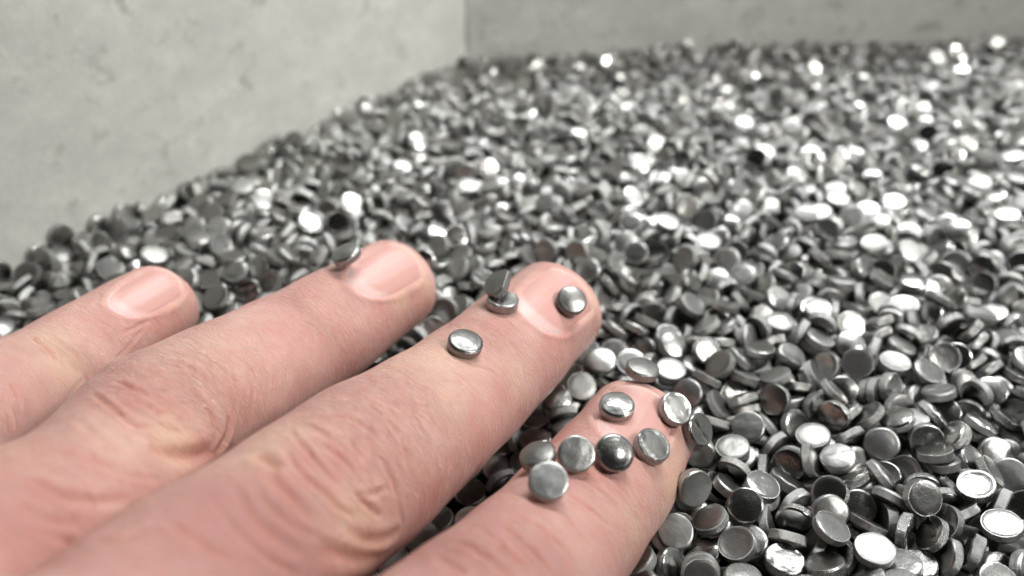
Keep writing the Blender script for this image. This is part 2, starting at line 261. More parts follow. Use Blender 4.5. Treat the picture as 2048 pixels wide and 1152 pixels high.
962,-13,77,-35,16,8,1755,8,72,-19,2,340,1621,3,-74,-55,3,184,1447,4,-85,-50,11,752,1141,-4,-17,-88,0,369,1527,1,-17,47,11,-774,1243,0,47,-46,15,609,1122,-7,89,-30,3,350,1938,10,40,42,
10,773,1684,13,29,-20,17,487,835,-6,-57,57,4,566,1497,13,53,-44,10,635,1850,8,2,-4,11,761,967,-21,-77,-60,14,-138,1666,9,-7,-18,11,-153,1765,-4,73,-18,4,767,2054,4,-65,-61,3,340,1271,
-1,77,63,0,-429,1640,10,86,45,10,833,2145,3,12,-77,1,304,1745,5,2,6,13,-896,1259,-15,80,-60,1,1090,1677,13,-13,21,4,585,714,-26,-81,-45,17,1185,2084,8,39,-60,5,973,1330,1,21,70,4,929,
1790,4,2,40,14,897,1523,-5,-32,41,1,760,1215,3,-70,54,5,-224,1411,-9,-8,-27,12,234,1590,1,-46,-30,6,860,1461,-14,-19,17,17,231,585,-24,3,77,11,-383,1164,-1,63,-46,17,2,1328,3,-1,57,
0,-448,1549,-3,-70,-30,1,521,1417,-2,-27,-22,2,557,1541,-5,-78,-20,0,919,1296,1,82,-23,0,79,1615,4,7,-6,14,-15,1456,8,-99,-16,0,-776,1340,-14,-40,-77,3,-470,1428,1,27,76,3,-387,1271,
-2,15,96,0,-180,1361,5,42,-56,12,417,867,-14,-23,60,0,368,1741,14,45,-19,10,1152,1666,18,-54,10,0,336,1703,-5,24,-60,3,-253,1521,12,25,-19,12,312,1277,15,84,-42,17,423,997,-8,28,-77,
13,-624,1570,-4,-26,24,4,545,891,-18,61,-63,6,-136,1230,-16,-7,26,3,-97,1367,3,54,-26,13,1275,2203,9,26,-72,0,1062,1943,8,-74,-65,12,479,1755,7,24,-9,11,-251,1446,14,72,14,11,41,1359,
-1,-41,-26,10,544,1150,-12,58,61,1,845,1330,7,45,30,17,-173,1024,-43,51,86,0,96,960,-50,45,21,10,161,1301,2,-78,-39,0,-315,1517,5,-45,15,0,12,1420,3,97,25,3,-189,1318,5,-57,40,1,-77,
1169,-19,0,-48,15,85,836,-43,0,0,0,-479,1706,1,62,5,12,-281,1624,-3,-13,8,16,-302,1463,5,7,32,0,1044,1544,5,-23,15,1,-868,1141,-25,-79,6,3,-367,1898,-9,51,-75,0,-450,1595,-2,-54,-58,
0,-491,1384,3,40,34,0,211,1167,-19,-58,-11,11,895,1829,10,-29,28,0,-343,1265,6,87,50,4,-291,1408,2,-93,-37,14,843,1629,13,59,-80,14,129,1771,6,-28,1,10,281,1825,4,79,46,15,232,1099,
-18,2,-95,0,326,1586,-8,-15,96,11,1032,2020,8,43,-40,0,624,1491,-7,-38,-12,4,-470,1255,1,46,51,1,567,1583,5,65,-74,10,813,1571,1,11,-17,13,82,1516,0,-58,-6,1,235,699,-21,36,-88,0,1039,
1414,7,56,10,10,340,998,-8,10,66,0,437,1195,-7,38,19,15,113,1360,16,75,32,1,-57,696,-74,0,0,0,395,1781,12,-67,-70,0,145,1979,3,17,47,17,71,1342,1,65,-65,4,-941,1198,-12,80,-60,0,188,
1541,3,-27,2,11,233,1208,-15,-21,-35,17,72,1558,-2,-64,75,13,695,1261,-1,-23,-6,5,46,1648,1,-34,-12,7,831,1779,-1,-13,-87,2,630,1444,-5,99,11,3,46,1581,11,-35,-21,15,572,810,2,20,-17,
10,657,1500,5,-86,24,15,419,1518,5,-66,-62,10,-75,1306,-4,100,6,10,315,1402,13,-99,4,10,1030,1489,13,60,1,7,-315,1626,4,82,23,11,785,2004,0,-51,-33,7,1130,1935,0,-68,-10,4,379,830,-29,
75,33,1,-270,1290,-9,86,-52,11,1084,1900,8,-41,11,17,599,633,-17,33,59,13,886,1269,-11,-26,95,0,-437,1313,4,-70,19,1,423,1059,-8,-42,53,13,912,1461,-1,86,-8,0,501,1505,13,-70,-19,10,
96,1668,1,-5,-14,10,806,1008,-11,40,-25,17,-488,1572,-12,54,73,15,723,1440,-4,78,-17,10,1193,1912,0,47,-18,17,-64,1656,3,16,85,3,266,1927,12,42,-12,0,882,1460,-1,48,-21,3,343,1212,3,
-28,96,5,-215,2090,-6,-10,46,10,-122,1572,8,5,100,5,-198,1816,7,22,-96,17,734,1180,0,93,5,6,-121,1166,-27,66,-73,10,174,1259,-12,55,44,13,729,1695,8,79,40,7,235,1131,-17,-22,75,0,1120,
1671,16,93,-36,3,25,2021,6,34,44,10,-31,1358,-11,-2,-1,10,-426,1515,-10,14,88,1,722,1792,14,35,87,11,4,1584,6,97,6,11,893,1617,7,56,-14,10,-40,1726,8,11,-62,11,279,2004,12,14,67,10,
1120,2135,10,-55,21,7,766,1744,3,-30,39,10,1223,2111,9,-26,-40,1,-751,1122,-13,79,31,1,320,767,-24,23,-3,10,1339,2151,6,8,16,14,-572,1421,-8,-36,-14,0,184,1097,-15,10,66,4,825,1860,
9,25,61,3,337,1179,-3,-89,21,6,488,989,-6,-26,-3,10,986,1573,14,28,-51,10,95,1369,7,75,32,3,601,1650,3,-36,93,4,1215,2243,1,-11,64,11,873,1233,-2,-48,-62,12,769,1315,1,9,24,12,1008,
1828,-4,-34,-19,7,952,2081,10,4,-23,0,1,1304,-18,-58,-81,11,-545,1106,-10,74,13,1,1232,1890,7,-82,46,1,-427,1697,9,-27,5,10,4,2117,5,8,-27,5,-488,1087,-18,-48,-6,4,509,2017,9,-22,-7,
1,105,1546,5,-19,-78,10,513,1332,7,-52,-32,11,279,780,-44,73,39,12,637,1056,2,-62,-78,15,-14,1882,12,23,-8,3,821,1486,-5,64,19,7,-594,1629,-11,-16,12,10,-289,1578,-1,25,-29,10,394,1623,
0,91,37,12,-922,1170,-18,-21,-44,11,873,1073,3,-47,8,7,584,1303,-6,50,12,3,220,1675,7,-47,-12,10,-253,1700,5,-93,36,1,-551,1705,-2,-83,43,7,133,1258,17,43,-29,16,-57,1838,7,-51,-84,
0,-831,1306,-18,78,-46,5,-547,1616,-21,-93,34,11,417,1584,12,40,50,1,980,2213,3,1,33,10,-104,2162,-10,-10,-19,3,144,1800,7,54,83,0,37,1299,-3,47,1,0,302,1069,-29,62,51,13,1224,2001,
9,10,-3,13,-180,1541,-1,68,-68,13,-497,1536,-11,-91,14,17,945,1303,-5,-97,9,16,1076,1622,9,-38,27,13,-83,1591,10,-13,99,0,142,1292,2,-70,-43,0,9,1676,7,47,26,0,1106,1843,1,21,-49,3,
299,1678,7,78,4,0,316,2192,7,-59,-79,0,365,1487,14,-74,45,7,555,2062,6,47,-61,1,627,2015,-2,-38,-75,6,470,714,-21,-44,54,0,167,1387,-3,-45,-36,17,-826,1196,-13,57,56,10,1139,2080,1,
-51,-68,0,1107,2033,1,37,9,11,690,1501,-15,-41,-28,2,475,2049,5,29,16,10,413,548,9,-45,76,4,308,1937,7,-58,-12,0,333,2037,10,59,9,11,276,1540,1,-63,1,11,65,1952,3,71,33,15,1272,2256,
8,-12,85,12,1043,1755,17,57,-1,1,-390,1258,-13,-15,-96,11,854,1514,-18,-66,14,0,-176,1664,-8,-32,-74,14,311,1474,1,-54,55,0,56,1275,5,-47,-1,10,-258,1654,5,46,29,3,34,1811,2,-25,-83,
10,-518,1360,-9,13,-48,2,-72,1352,-14,69,-20,2,309,613,-58,63,77,0,1286,1993,8,61,-14,16,354,1328,0,18,39,0,226,2204,2,54,21,10,1267,2098,20,-4,17,3,974,1664,10,5,-50,14,-375,1730,-8,
52,-9,2,456,548,-3,24,93,13,286,1033,-28,89,-19,12,298,990,-17,54,82,11,155,1047,-32,28,59,1,361,1785,4,73,68,0,985,1850,3,75,-67,7,162,1541,-8,19,-3,2,217,1634,3,-63,-50,11,552,1163,
-7,58,61,3,-6,1835,10,15,8,0,880,1413,3,-70,-21,12,1306,2034,13,-19,-4,2,176,1355,-9,25,72,1,-360,1633,4,-20,-82,16,507,2324,-1,-10,88,11,154,933,-46,-52,-38,16,-552,1386,-9,45,-55,
10,-158,635,-74,0,0,12,10,1968,2,-21,-40,1,-340,1875,-6,-25,60,3,267,1678,0,-16,-48,10,566,1395,3,96,28,10,415,1639,12,-77,-36,13,417,1678,13,-18,77,0,72,1874,-4,-20,97,13,787,948,-16,
93,-37,10,717,1122,6,29,8,11,-365,1470,-13,-21,-59,0,539,1761,-1,-31,-57,10,41,1439,-8,16,11,12,28,1396,-10,49,-76,17,707,1893,6,-49,-41,14,516,2287,-6,69,12,17,-653,1401,-14,-38,-81,
16,524,1802,11,85,-24,0,-476,1528,-21,-93,11,16,266,1773,5,52,18,2,600,1453,0,-83,-12,10,130,1402,5,43,-54,13,769,2114,8,-36,-46,4,-379,1192,-14,10,85,11,908,1665,4,-91,-40,16,244,926,
-25,-3,5,16,-442,1813,-12,-4,0,0,246,1388,-5,-26,38,14,-90,1892,11,84,-42,17,675,1638,-1,16,41,11,-123,1347,-6,-84,-54,1,341,1056,-12,-30,73,10,-681,1195,-9,60,-47,7,-348,1664,-4,69,
61,10,435,1717,7,-68,-31,2,453,1613,7,-11,-18,10,832,1747,6,-28,66,0,579,1125,-16,12,-98,0,1395,2298,2,-53,-66,11,114,1897,12,11,63,2,-678,1370,3,-33,59,0,620,1688,10,-46,3,13,-723,
1464,-22,68,5,10,-342,1488,0,57,61,0,671,2051,0,41,73,11,-366,1930,1,40,88,7,-130,1895,-2,18,67,0,129,1351,-10,25,-27,10,827,1981,8,-19,-73,12,453,1433,16,49,29,3,448,634,-24,44,54,
1,830,1709,-5,-58,29,10,615,2052,-2,37,44,16,684,1679,2,-26,82,2,39,1845,6,-28,-23,0,-770,1165,-27,-76,-60,1,-393,1666,4,47,22,0,623,913,-26,49,-28,6,617,719,-22,32,94,11,371,1593,-6,
58,-6,15,521,1673,-2,-54,-75,14,846,2279,3,-9,30,10,369,1023,-23,-97,-21,10,-175,1972,9,-60,-4,1,424,588,-16,-58,13,3,877,1937,10,19,-28,4,-434,1313,-16,-70,19,1,356,1892,3,2,2,11,562,
2019,1,-7,-19,0,-222,1879,5,48,-58,12,-254,1954,0,11,18,0,914,1958,2,31,95,1,582,1166,-6,96,24,10,865,1997,9,-91,-18,10,643,1152,-14,-14,-51,15,375,2083,2,-50,-85,3,202,643,-36,11,34,
17,762,1897,3,29,4,11,776,1482,4,-9,-29,10,996,1703,-1,32,-94,10,899,2340,-4,55,3,16,991,2041,13,-27,25,1,-169,1571,11,-39,-63,10,1167,1819,9,-80,10,11,551,1384,-12,-96,-26,5,518,1385,
-9,-6,-99,10,252,1344,-3,28,33,17,470,1575,7,-26,-88,10,31,1891,13,-43,-13,15,271,2197,0,40,-74,1,592,1869,3,60,57,10,217,2027,-2,34,-17,11,733,2038,3,-72,43,11,234,1884,8,-26,30,7,
20,784,-59,0,0,12,310,1848,10,-43,-51,13,-110,1139,-29,73,-54,7,86,1252,-5,-25,96,0,744,2242,-3,77,63,10,265,656,-32,-54,21,0,499,1632,3,43,-87,13,674,1123,-13,49,-87,11,950,2018,8,
-57,73,16,-174,1302,-17,45,21,6,59,1723,9,-54,-41,11,597,1208,-11,-42,58,1,-232,1616,-4,-21,-64,5,836,1262,-11,60,53,10,669,808,-19,43,26,3,-270,1337,-13,90,-44,10,901,1241,-19,56,27,
10,285,847,-34,-42,54,17,533,1939,3,-1,-100,17,566,760,-29,66,2,2,270,1714,2,-24,-32,10,526,1305,-3,41,-82,10,1333,2192,9,31,75,4,755,2188,5,19,-21,10,331,2100,7,3,-11,0,-280,1751,-5,
-72,15,17,1127,1794,6,32,-1,4,-178,1714,6,-44,31,0,1236,1929,11,70,-52,10,1022,1873,-1,-43,-38,1,-45,1930,7,17,-10,10,464,2111,4,6,88,1,887,2091,8,-34,27,11,411,1876,8,51,10,0,622,2094,
4,48,-76,6,-52,1238,-10,27,-25,16,443,1806,4,79,-52,4,1081,1786,3,-27,67,10,612,1736,2,-11,-79,0,1173,1989,0,-31,90,10,-17,835,-74,0,0,1,306,812,-37,-31,64,2,605,1608,-7,44,-49,3,-11,
1556,-5,67,50,0,-303,1966,-3,-15,29,1,1178,1955,-1,-29,-45,17,1081,1738,7,-78,-29,0,-719,1276,0,-39,-72,10,-166,1811,2,77,-54,11,472,1927,7,84,37,0,801,2258,-3,-67,-57,13,-99,1696,5,
16,43,6,1035,2220,5,-9,-22,7,185,1574,-3,9,94,12,517,1877,8,-23,80,13,-710,1347,-17,-26,-90,14,440,1920,3,-39,67,17,865,1415,-6,70,21,1,634,795,-13,85,-12,17,-104,1975,8,51,58,0,286,
1495,-9,-80,32,16,548,1075,-11,-93,35,10,-100,1835,-5,-30,-83,7,32,1715,-7,-76,43,16,190,1622,-3,-23,-21,10,157,1871,5,-15,-57,10,480,1200,-12,-72,69,6,-478,1634,-6,52,27,0,-736,1447,
-14,-68,-5,5,-345,1708,-6,-44,-7,11,-19,2038,-1,-34,-16,3,159,2062,-2,3,88,0,800,1966,0,-9,80,0,34,2078,3,44,69,11,631,2183,-7,59,-77,6,-316,1387,-14,-53,65,1,782,2324,4,12,-8,1,-628,
1255,-12,49,28,3,-225,1508,-6,11,-81,10,474,1678,2,-12,51,0,422,2155,1,-2,53,4,-37,1971,8,-9,68,0,-152,2028,1,41,33,17,441,2195,0,-54,-41,0,1514,2377,-9,-42,-91,16,-206,1959,5,-95,-4,
14,705,2320,-4,51,-9,13,707,2150,-2,20,-47,7,572,2152,-4,-24,-85,10,174,1089,-31,-28,-59,10,663,2267,-8,-33,-20,1,722,1636,9,-62,12,10,-78,1457,-14,32,-19,14,83,1297,-12,-41,-91,3,768,
860,4,-31,-37,12,1397,2134,9,30,-41,1,1068,2140,6,-19,-80,11,1151,1754,1,74,66,10,102,1702,-8,-11,87,13,-465,1682,-9,66,1,10,-39,2187,-7,-45,-31,3,191,1771,-8,-40,59,5,1125,1986,6,-14,
-25,14,718,1740,17,46,20,0,658,1295,-8,46,35,1,449,1503,-16,63,21,11,1117,1745,3,36,-18,1,-139,1961,2,25,-2,11,101,2056,0,-18,-97,15,623,1895,8,15,-9,1,564,1623,11,-7,-37,2,157,1434,
-13,37,-90,0,-560,1542,-12,20,16,1,-255,1738,9,-94,34,1,886,1128,-5,-62,-50,10,-821,1358,-11,80,-60,1,501,1370,-9,-6,-99,14,14,2221,-4,6,30,11,616,1586,10,93,-10,4,821,1653,0,24,81,
0,396,1567,-6,92,-13,14,-124,1557,-13,-5,-100,17,666,1840,4,76,-45,17,832,1824,5,25,-51,17,131,1582,-6,-3,23,4,140,1673,0,57,41,1,-130,1806,-1,-9,1,11,-708,1158,-2,28,-22,15,87,1772,
4,87,20,0,737,889,-14,-44,-57,7,-530,1067,-28,-72,0,0,-528,1410,-8,69,59,0,1471,2295,-4,89,45,11,-304,1694,2,-74,22,0,-353,1752,-13,-74,-63,6,144,2168,-7,-26,14,10,193,1463,4,-86,-49,
10,-429,1875,-15,88,-46,7,349,1838,5,-80,-36,16,869,1369,4,70,21,0,253,1168,-30,-42,-25,5,796,1114,-20,13,81,2,877,1790,-3,-9,-14,13,418,1382,-2,58,34,3,-153,1530,5,96,-15,10,1209,1960,
2,-74,-21,16,-756,1418,-14,-72,-59,14,170,1822,2,35,8,10,-216,1559,-15,21,-63,10,941,1269,1,25,-97,12,-321,1565,0,-79,-31,7,707,2064,0,71,67,14,879,2206,-6,36,49,10,-261,2080,-4,-6,
45,1,-232,1006,-43,0,0,7,800,1622,-4,55,25,14,1160,2288,1,-93,-26,7,-186,1406,-2,-55,-12,11,113,1306,-7,-99,-3,10,-184,1012,-58,48,88,10,295,1361,-9,-13,19,10,-63,2048,-2,47,-25,10,
399,1938,12,54,21,7,453,1894,0,-38,49,11,670,2093,0,14,-43,1,283,2099,3,-20,96,14,243,2122,-8,-31,9,11,-193,1261,-4,39,6,7,236,2011,-9,40,-20,13,1080,2237,4,-8,-88,17,834,2087,-2,-46,
19,1,250,1816,0,38,37,10,289,1409,-13,76,-14,11,-18,1402,-12,41,-56,3,216,1736,1,-68,48,0,984,2132,3,48,38,10,478,1164,-19,-22,-74,12,666,1882,-3,-62,-65,3,1148,1713,8,8,-34,0,949,1349,
-12,92,-29,7,1360,2067,4,8,62,14,-55,1776,-6,12,66,5,391,1971,6,-12,-96,0,6,1224,-25,47,-44,11,-155,1925,4,-34,-75,10,1013,1938,9,-48,13,0,622,1938,10,-63,63,5,113,1869,-5,-55,80,11,
-521,1606,-16,-97,7,0,1237,2040,9,-40,-63,10,-149,2129,-7,-41,-7,1,552,2289,-15,-30,59,11,56,1692,-2,-12,63,4,664,2330,6,-57,-37,10,-82,2074,-1,-47,25,1,209,1484,-15,-57,-31,7,610,1979,
-6,-29,16,0,79,2032,3,-21,74,3,246,695,-50,-41,13,7,294,1891,1,-6,20,10,528,1458,1,66,61,7,1135,2202,2,24,-2,0,169,1695,-15,-64,-2,6,-200,1567,7,44,48,4,343,1557,-7,-38,-34,0,-411,1181,
-19,-96,10,10,-712,1504,-43,-80,60,13,176,1772,5,-40,59,7,90,2168,-3,-6,25,1,-488,1342,-8,67,-64,13,150,1393,-18,-44,-17,12,726,1767,4,32,87,11,1127,2320,-3,37,11,13,1135,2259,2,37,
-28,10,-257,1476,2,41,-89,1,292,2170,5,8,63,2,-125,1527,-12,30,53,2,1045,2112,-2,-48,-34,3,833,1931,-3,10,96,1,464,923,-27,-73,13,12,-691,1307,-12,-95,16,16,1066,1716,2,78,31,11,65,
2083,2,-94,-29,1,-97,1798,-2,-96,-2,14,-210,1783,-5,-54,-69,5,-66,2225,-14,-56,-15,0,324,1240,4,9,-6,11,210,1016,-39,-35,-60,4,474,1860,2,29,6,0,618,2276,-6,25,-9,11,208,2292,-17,-53,
-7,1,935,1686,-3,-29,-18,2,-322,1348,-7,-43,-61,0,1473,2400,-16,-7,69,17,409,1268,0,-75,29,4,518,1728,4,-37,-28,12,907,2068,6,58,-81,0,1377,2205,2,-9,-27,0,603,1823,-2,-34,-9,17,405,
841,-39,91,26,10,942,1831,7,-12,-60,11,193,1155,-43,-96,-22,2,865,2359,-10,-39,92,11,841,1609,-4,-60,80,1,1247,1861,-12,73,58,5,-21,2266,-14,-38,11,17,378,1047,-16,-93,-33,17,422,2312,
4,-42,55,7,699,773,-27,4,61,15,956,1948,-11,-43,89,3,258,1460,1,-34,-58,0,495,1718,-12,0,0,7,-29,1519,-5,-9,-18,1,239,1764,-13,-23,-51,0,-222,1736,4,12,9,17,74,2197,-10,-45,70,11,-352,
1351,0,43,61,11,135,2215,3,26,41,1,462,970,-22,31,-31,1,-109,2231,-15,-49,79,0,124,1839,-1,-3,77,2,-65,1805,2,11,-36,10,399,2215,0,36,22,6,864,1680,2,84,51,0,-371,1431,-8,-9,-4,10,404,
1751,-1,-12,71,0,608,2320,-10,-49,50,10,-373,1313,-12,26,-23,14,587,1915,-9,35,14,16,1178,2250,7,88,-25,7,-463,1461,0,24,-52,13,1269,1919,10,12,-37,10,220,660,-45,18,45,12,292,912,-27,
48,52,3,1036,2173,7,44,15,1,981,2359,-11,8,1,5,-176,1759,-5,-72,21,16,1038,2253,4,-13,97,3,515,665,-25,39,7,10,514,1077,-2,-18,-15,5,517,2109,0,76,-23,10,-515,1549,-11,85,-22,7,892,
1716,1,48,34,1,859,1748,-6,37,-54,11,575,1479,9,53,-44,12,344,1373,-12,-37,-25,15,670,2220,-3,75,-27,12,383,1909,-7,-64,-69,7,-466,1344,-19,79,-50,10,415,1091,-23,-80,-28,1,66,2296,
-28,9,-100,2,906,2167,0,-56,-31,17,105,1190,-5,-94,-7,12,161,1641,-12,-89,43,4,-349,1961,-8,16,-8,17,534,1242,-14,-49,-7,1,224,2075,-10,-22,-18,1,362,2166,-9,79,41,10,693,1099,-12,36,
93,1,1070,2184,0,-65,-76,12,920,1170,2,-37,-82,11,156,969,-46,33,58,2,1018,1773,3,21,-53,6,964,2308,-7,40,-46,13,-746,1183,-34,-25,82,10,-633,1358,-14,-3,-47,1,667,1225,-6,-36,-30,14,
-241,1278,0,-30,23,4,220,951,-21,80,-54,1,-434,1261,-4,-70,-28,13,704,1165,-4,98,-16,15,793,1404,-17,28,-74,11,649,1573,0,-40,-30,10,307,1289,-17,-18,73,12,-201,1638,-15,52,-63,0,360,
2306,-13,0,0,11,671,1999,5,39,48,7,438,1657,-5,-83,-13,0,-723,1243,-1,-58,-23,10,338,705,-31,3,44,14,430,2036,-4,-48,65,0,951,1977,-1,-73,47,10,275,600,-45,11,-76,10,930,1638,-8,-78,
30,0,523,2215,-12,-47,-27,16,-46,2103,-4,25,23,2,196,1714,-11,-72,-58,11,743,1974,-10,71,-33,10,88,914,-59,18,-31,4,127,2124,-12,5,1,6,571,1841,7,60,-31,13,1264,1886,1,-20,20,5,1417,
2195,7,-67,-12,10,110,1927,16,23,42,1,605,2199,-3,99,-15,5,1026,2313,-2,24,-4,7,1096,2386,-22,9,-100,12,-416,1602,-16,-54,-57,1,-662,1545,-14,56,6,12,823,1902,1,-43,-53,16,1163,1851,
-5,-13,51,14,1185,2150,3,49,-69,17,432,1852,1,83,-49,10,-306,1264,1,-29,2,3,-46,2143,-13,62,-70,7,1337,2365,-1,-51,-3,11,1288,1962,1,34,-77,12,925,2039,2,-32,-34,10,332,1307,-3,-73,
-65,10,1341,2302,-3,-47,77,0,-290,2042,-27,-79,-56,1,-146,604,-46,-38,70,5,559,1684,-8,98,-3,13,-230,1994,-8,67,-67,5,-909,1147,-30,-28,-55,13,158,1598,-18,54,72,17,-378,1517,-8,-17,
12,7,778,1847,10,7,22,3,-279,1502,-8,38,-8,4,948,1463,-5,25,33,0,-630,1561,-21,-22,32,2,-269,1856,8,60,-40,15,-289,1374,-29,-87,-45,15,524,680,0,-39,-59,10,988,2020,-15,-84,-46,10,163,
2289,-18,-43,29,13,500,1926,1,93,-2,0,971,1654,-2,5,-50,11,-399,1228,-18,19,-6,10,1067,1865,-8,70,17,6,-55,1699,-12,43,-52,1,173,1305,-7,78,39,11,668,1325,-22,9,-76,0,123,1527,-14,-41,
-86,11,-14,1656,-11,-51,77,10,879,2032,1,17,63,10,575,2258,-9,-17,-31,16,-776,1096,-21,31,30,13,80,1466,-5,-34,21,15,1076,1580,-12,97,21,16,845,1107,-16,42,-81,7,708,1672,-6,-39,83,
0,292,2076,-2,34,-79,1,1000,1449,0,-56,0,2,1012,1742,0,-22,-96,11,181,2140,-14,78,59,11,348,1410,-5,-6,-92,0,77,1777,-14,87,20,2,109,1478,8,-19,8,14,631,1350,-6,16,25,10,283,1967,0,
-15,75,16,127,2034,-6,55,-56,12,386,2005,13,-22,24,0,351,2213,3,3,-23,13,-488,1619,-14,52,27,2,-292,1313,-17,84,41,2,-481,1789,-18,75,6,15,1187,2206,-3,-6,29,0,-236,1783,-2,67,60,14,
706,981,-9,42,9,0,967,2176,-8,51,40,1,615,1778,7,-22,37,1,-289,1925,-12,3,2,2,901,1752,-12,52,50,10,537,1516,-14,72,47,3,82,1420,1,-34,-29,2,-85,1622,7,-26,13,11,37,1767,-4,88,-2,17,
-131,1178,-28,66,-73,10,640,1671,-7,-76,51,7,450,2313,-6,-74,0,3,389,897,-18,33,-34,10,303,1609,-7,-22,71,15,59,1837,-17,71,1,12,617,991,-15,-31,-5,11,387,1706,-2,18,89,11,199,1515,
-11,51,-81,16,-177,1895,0,-98,14,0,189,2180,-13,-47,64,10,-165,1245,-8,-83,53,17,574,803,-13,20,-17,11,-19,1708,-15,-75,-38,4,-70,1566,2,-17,83,11,808,1544,-11,11,-17,12,-335,1926,-23,
-25,-12,0,378,1399,-3,-90,43,13,-380,1791,-16,65,66,4,529,1687,-1,-54,-75,10,313,1791,0,24,33,3,-460,1841,-24,-80,60,7,451,1969,9,23,37,3,235,1444,-14,73,51,0,998,1894,3,89,-39,10,-122,
2056,-9,26,86,4,923,2302,-8,72,-25,1,773,1279,-21,38,0,10,246,1862,1,36,-48,10,1438,2291,-4,-50,43,2,-163,1887,-7,98,-14,14,703,860,-27,0,0,10,203,2102,-1,-71,33,2,427,2253,-2,71,-41,
10,-806,1311,-21,-76,48,10,-164,2077,-8,-17,33,11,782,1929,-5,-26,-21,0,-494,1279,-22,-17,-11,10,-351,1227,-27,-37,89,13,625,1248,-5,-4,41,2,439,1546,4,-60,49,11,633,1193,-4,60,-39,
0,445,1763,2,74,-27,0,595,948,-12,0,0,4,387,2286,-12,78,-52,14,-182,1714,-14,44,-31,11,901,1876,-5,22,-5,11,-416,1463,-12,69,63,7,1264,2333,-12,29,-38,1,1063,1459,-4,-52,-24,11,240,
1542,-6,1,-26,0,131,905,-58,-50,86,0,1018,2086,9,-76,-4,10,219,1945,-4,-54,31,1,-256,2016,-7,78,6,13,164,2112,-2,-47,-14,10,353,813,-31,29,54,0,158,551,-13,83,-7,10,197,1321,-19,9,98,
2,82,2022,-9,21,-74,17,-485,1165,-29,-4,-72,0,-583,1184,-4,50,-23,10,122,2241,-13,-41,89,10,971,1772,5,-31,60,4,514,1842,15,-19,67,5,-129,2257,-16,-40,-54,11,999,2275,-1,-18,-49,17,
89,1213,-15,-89,44,17,1301,2080,0,-31,-50,12,505,619,-32,37,1,10,701,1853,-6,-49,29,2,1037,1594,3,0,0,10,806,1336,-16,85,-37,12,-43,1116,-8,-54,-5,6,57,883,-74,0,0,13,-402,1650,-5,47,
22,1,-190,2122,-11,54,66,0,-162,1348,-16,-9,23,12,40,1933,-3,-87,-11,6,903,1194,-19,-72,16,10,-146,1847,-7,-20,-84,10,353,1427,-4,-6,-92,0,129,1775,-10,-28,1,10,138,1081,-9,-34,40,0,
414,1427,-12,14,-14,17,707,1954,3,-26,8,16,371,2048,1,-41,-11,11,-81,1178,-48,37,39,4,156,1495,-7,19,-5,12,411,2273,-4,71,-30,11,789,1365,-17,58,-22,14,856,2108,-11,-81,-22,0,856,1851,
-8,-63,-13,2,184,2249,-12,-14,-41,10,532,919,-28,0,-14,0,-398,1741,-13,-48,3,17,-621,1491,-20,8,56,5,192,2062,-19,87,47,10,2,1632,2,-29,50,1,31,1359,-14,41,26,0,1305,2171,-4,17,-52,
1,-488,1232,-14,82,3,16,317,1446,-4,76,-36,13,821,2036,-2,70,-20,0,281,1637,-11,-28,8,11,459,821,-30,-1,36,5,480,1394,-9,-59,72,12,174,2037,-15,69,54,4,-156,1647,-22,-38,65,2,192,1867,
-6,53,-51,10,-69,1999,-9,24,7,7,653,2140,3,-13,27,1,-391,1375,-13,-58,-81,2,128,997,-59,87,-12,5,-327,1223,-10,87,-36,6,-116,2097,-13,37,-24,4,496,1616,-10,-43,87,5,-131,1116,-18,78,
52,10,128,1458,-11,-20,4,7,331,783,-38,-23,3,5,689,1820,-5,12,86,0,1208,1807,-6,12,14,13,595,1407,-6,-32,-13,2,-61,1136,-34,-40,-21,5,926,1592,-1,47,30,0,720,751,-3,-75,-37,17,-277,
1674,-10,-76,-1,11,710,1745,-12,74,55,7,317,1994,-2,46,19,11,823,2193,1,-46,-81,4,346,1760,-10,70,3,4,193,1671,-14,-71,8,2,-527,1242,-15,26,-49,3,-576,1511,-9,7,99,10,1328,2036,-1,-47,
-28,7,336,839,-28,-19,86,3,738,1051,-18,68,38,15,1253,1968,-8,-67,21,11,1079,2273,3,-79,49,13,605,2118,-7,14,22,3,-183,1613,-5,16,-61,14,1129,1901,-8,25,-75,13,-484,1299,-8,-12,-5,11,
479,2156,4,-69,-29,11,-575,1245,-31,-40,59,10,574,1945,-16,70,-70,3,1204,2023,-2,68,-55,2,-249,1841,-13,-60,-80,4,-428,1743,-2,88,5,11,418,2045,4,48,-65,14,100,1812,-18,-93,0,4,1210,
1854,-8,-10,-21,12,511,824,-24,6,-20,5,895,1659,-12,-91,-40,11,1108,2083,-9,79,-7,3,33,1603,-6,-22,39,13,238,1715,-9,23,21,2,456,2007,-8,57,-67,0,908,1812,-12,39,39,13,450,1457,-7,-46,
4,11,1456,2338,-14,-46,-33,7,340,938,-17,69,-42,0,1346,2108,-1,46,-46,13,393,764,-30,-46,-69,1,-518,1199,-12,0,3,1,1236,2345,-12,90,-44,0,175,1942,-5,-56,-82,4,917,1921,-7,22,-12,0,
712,736,-11,-75,-37,11,-639,1207,-14,-59,3,0,239,1656,-18,63,4,12,587,1560,-7,-12,6,1,949,1459,-28,2,2,7,-425,1123,-14,-21,71,0,643,2314,-13,84,-5,12,979,1302,-12,-20,-98,17,41,1533,
-1,-92,-14,15,-745,1310,-20,-31,63,1,87,1822,-9,-93,0,0,1165,2009,-6,-47,70,10,447,1715,-4,-68,-31,2,854,1551,-16,-32,-87,2,172,1217,-18,-15,64,4,1291,2365,-11,-60,-38,11,942,1883,-3,
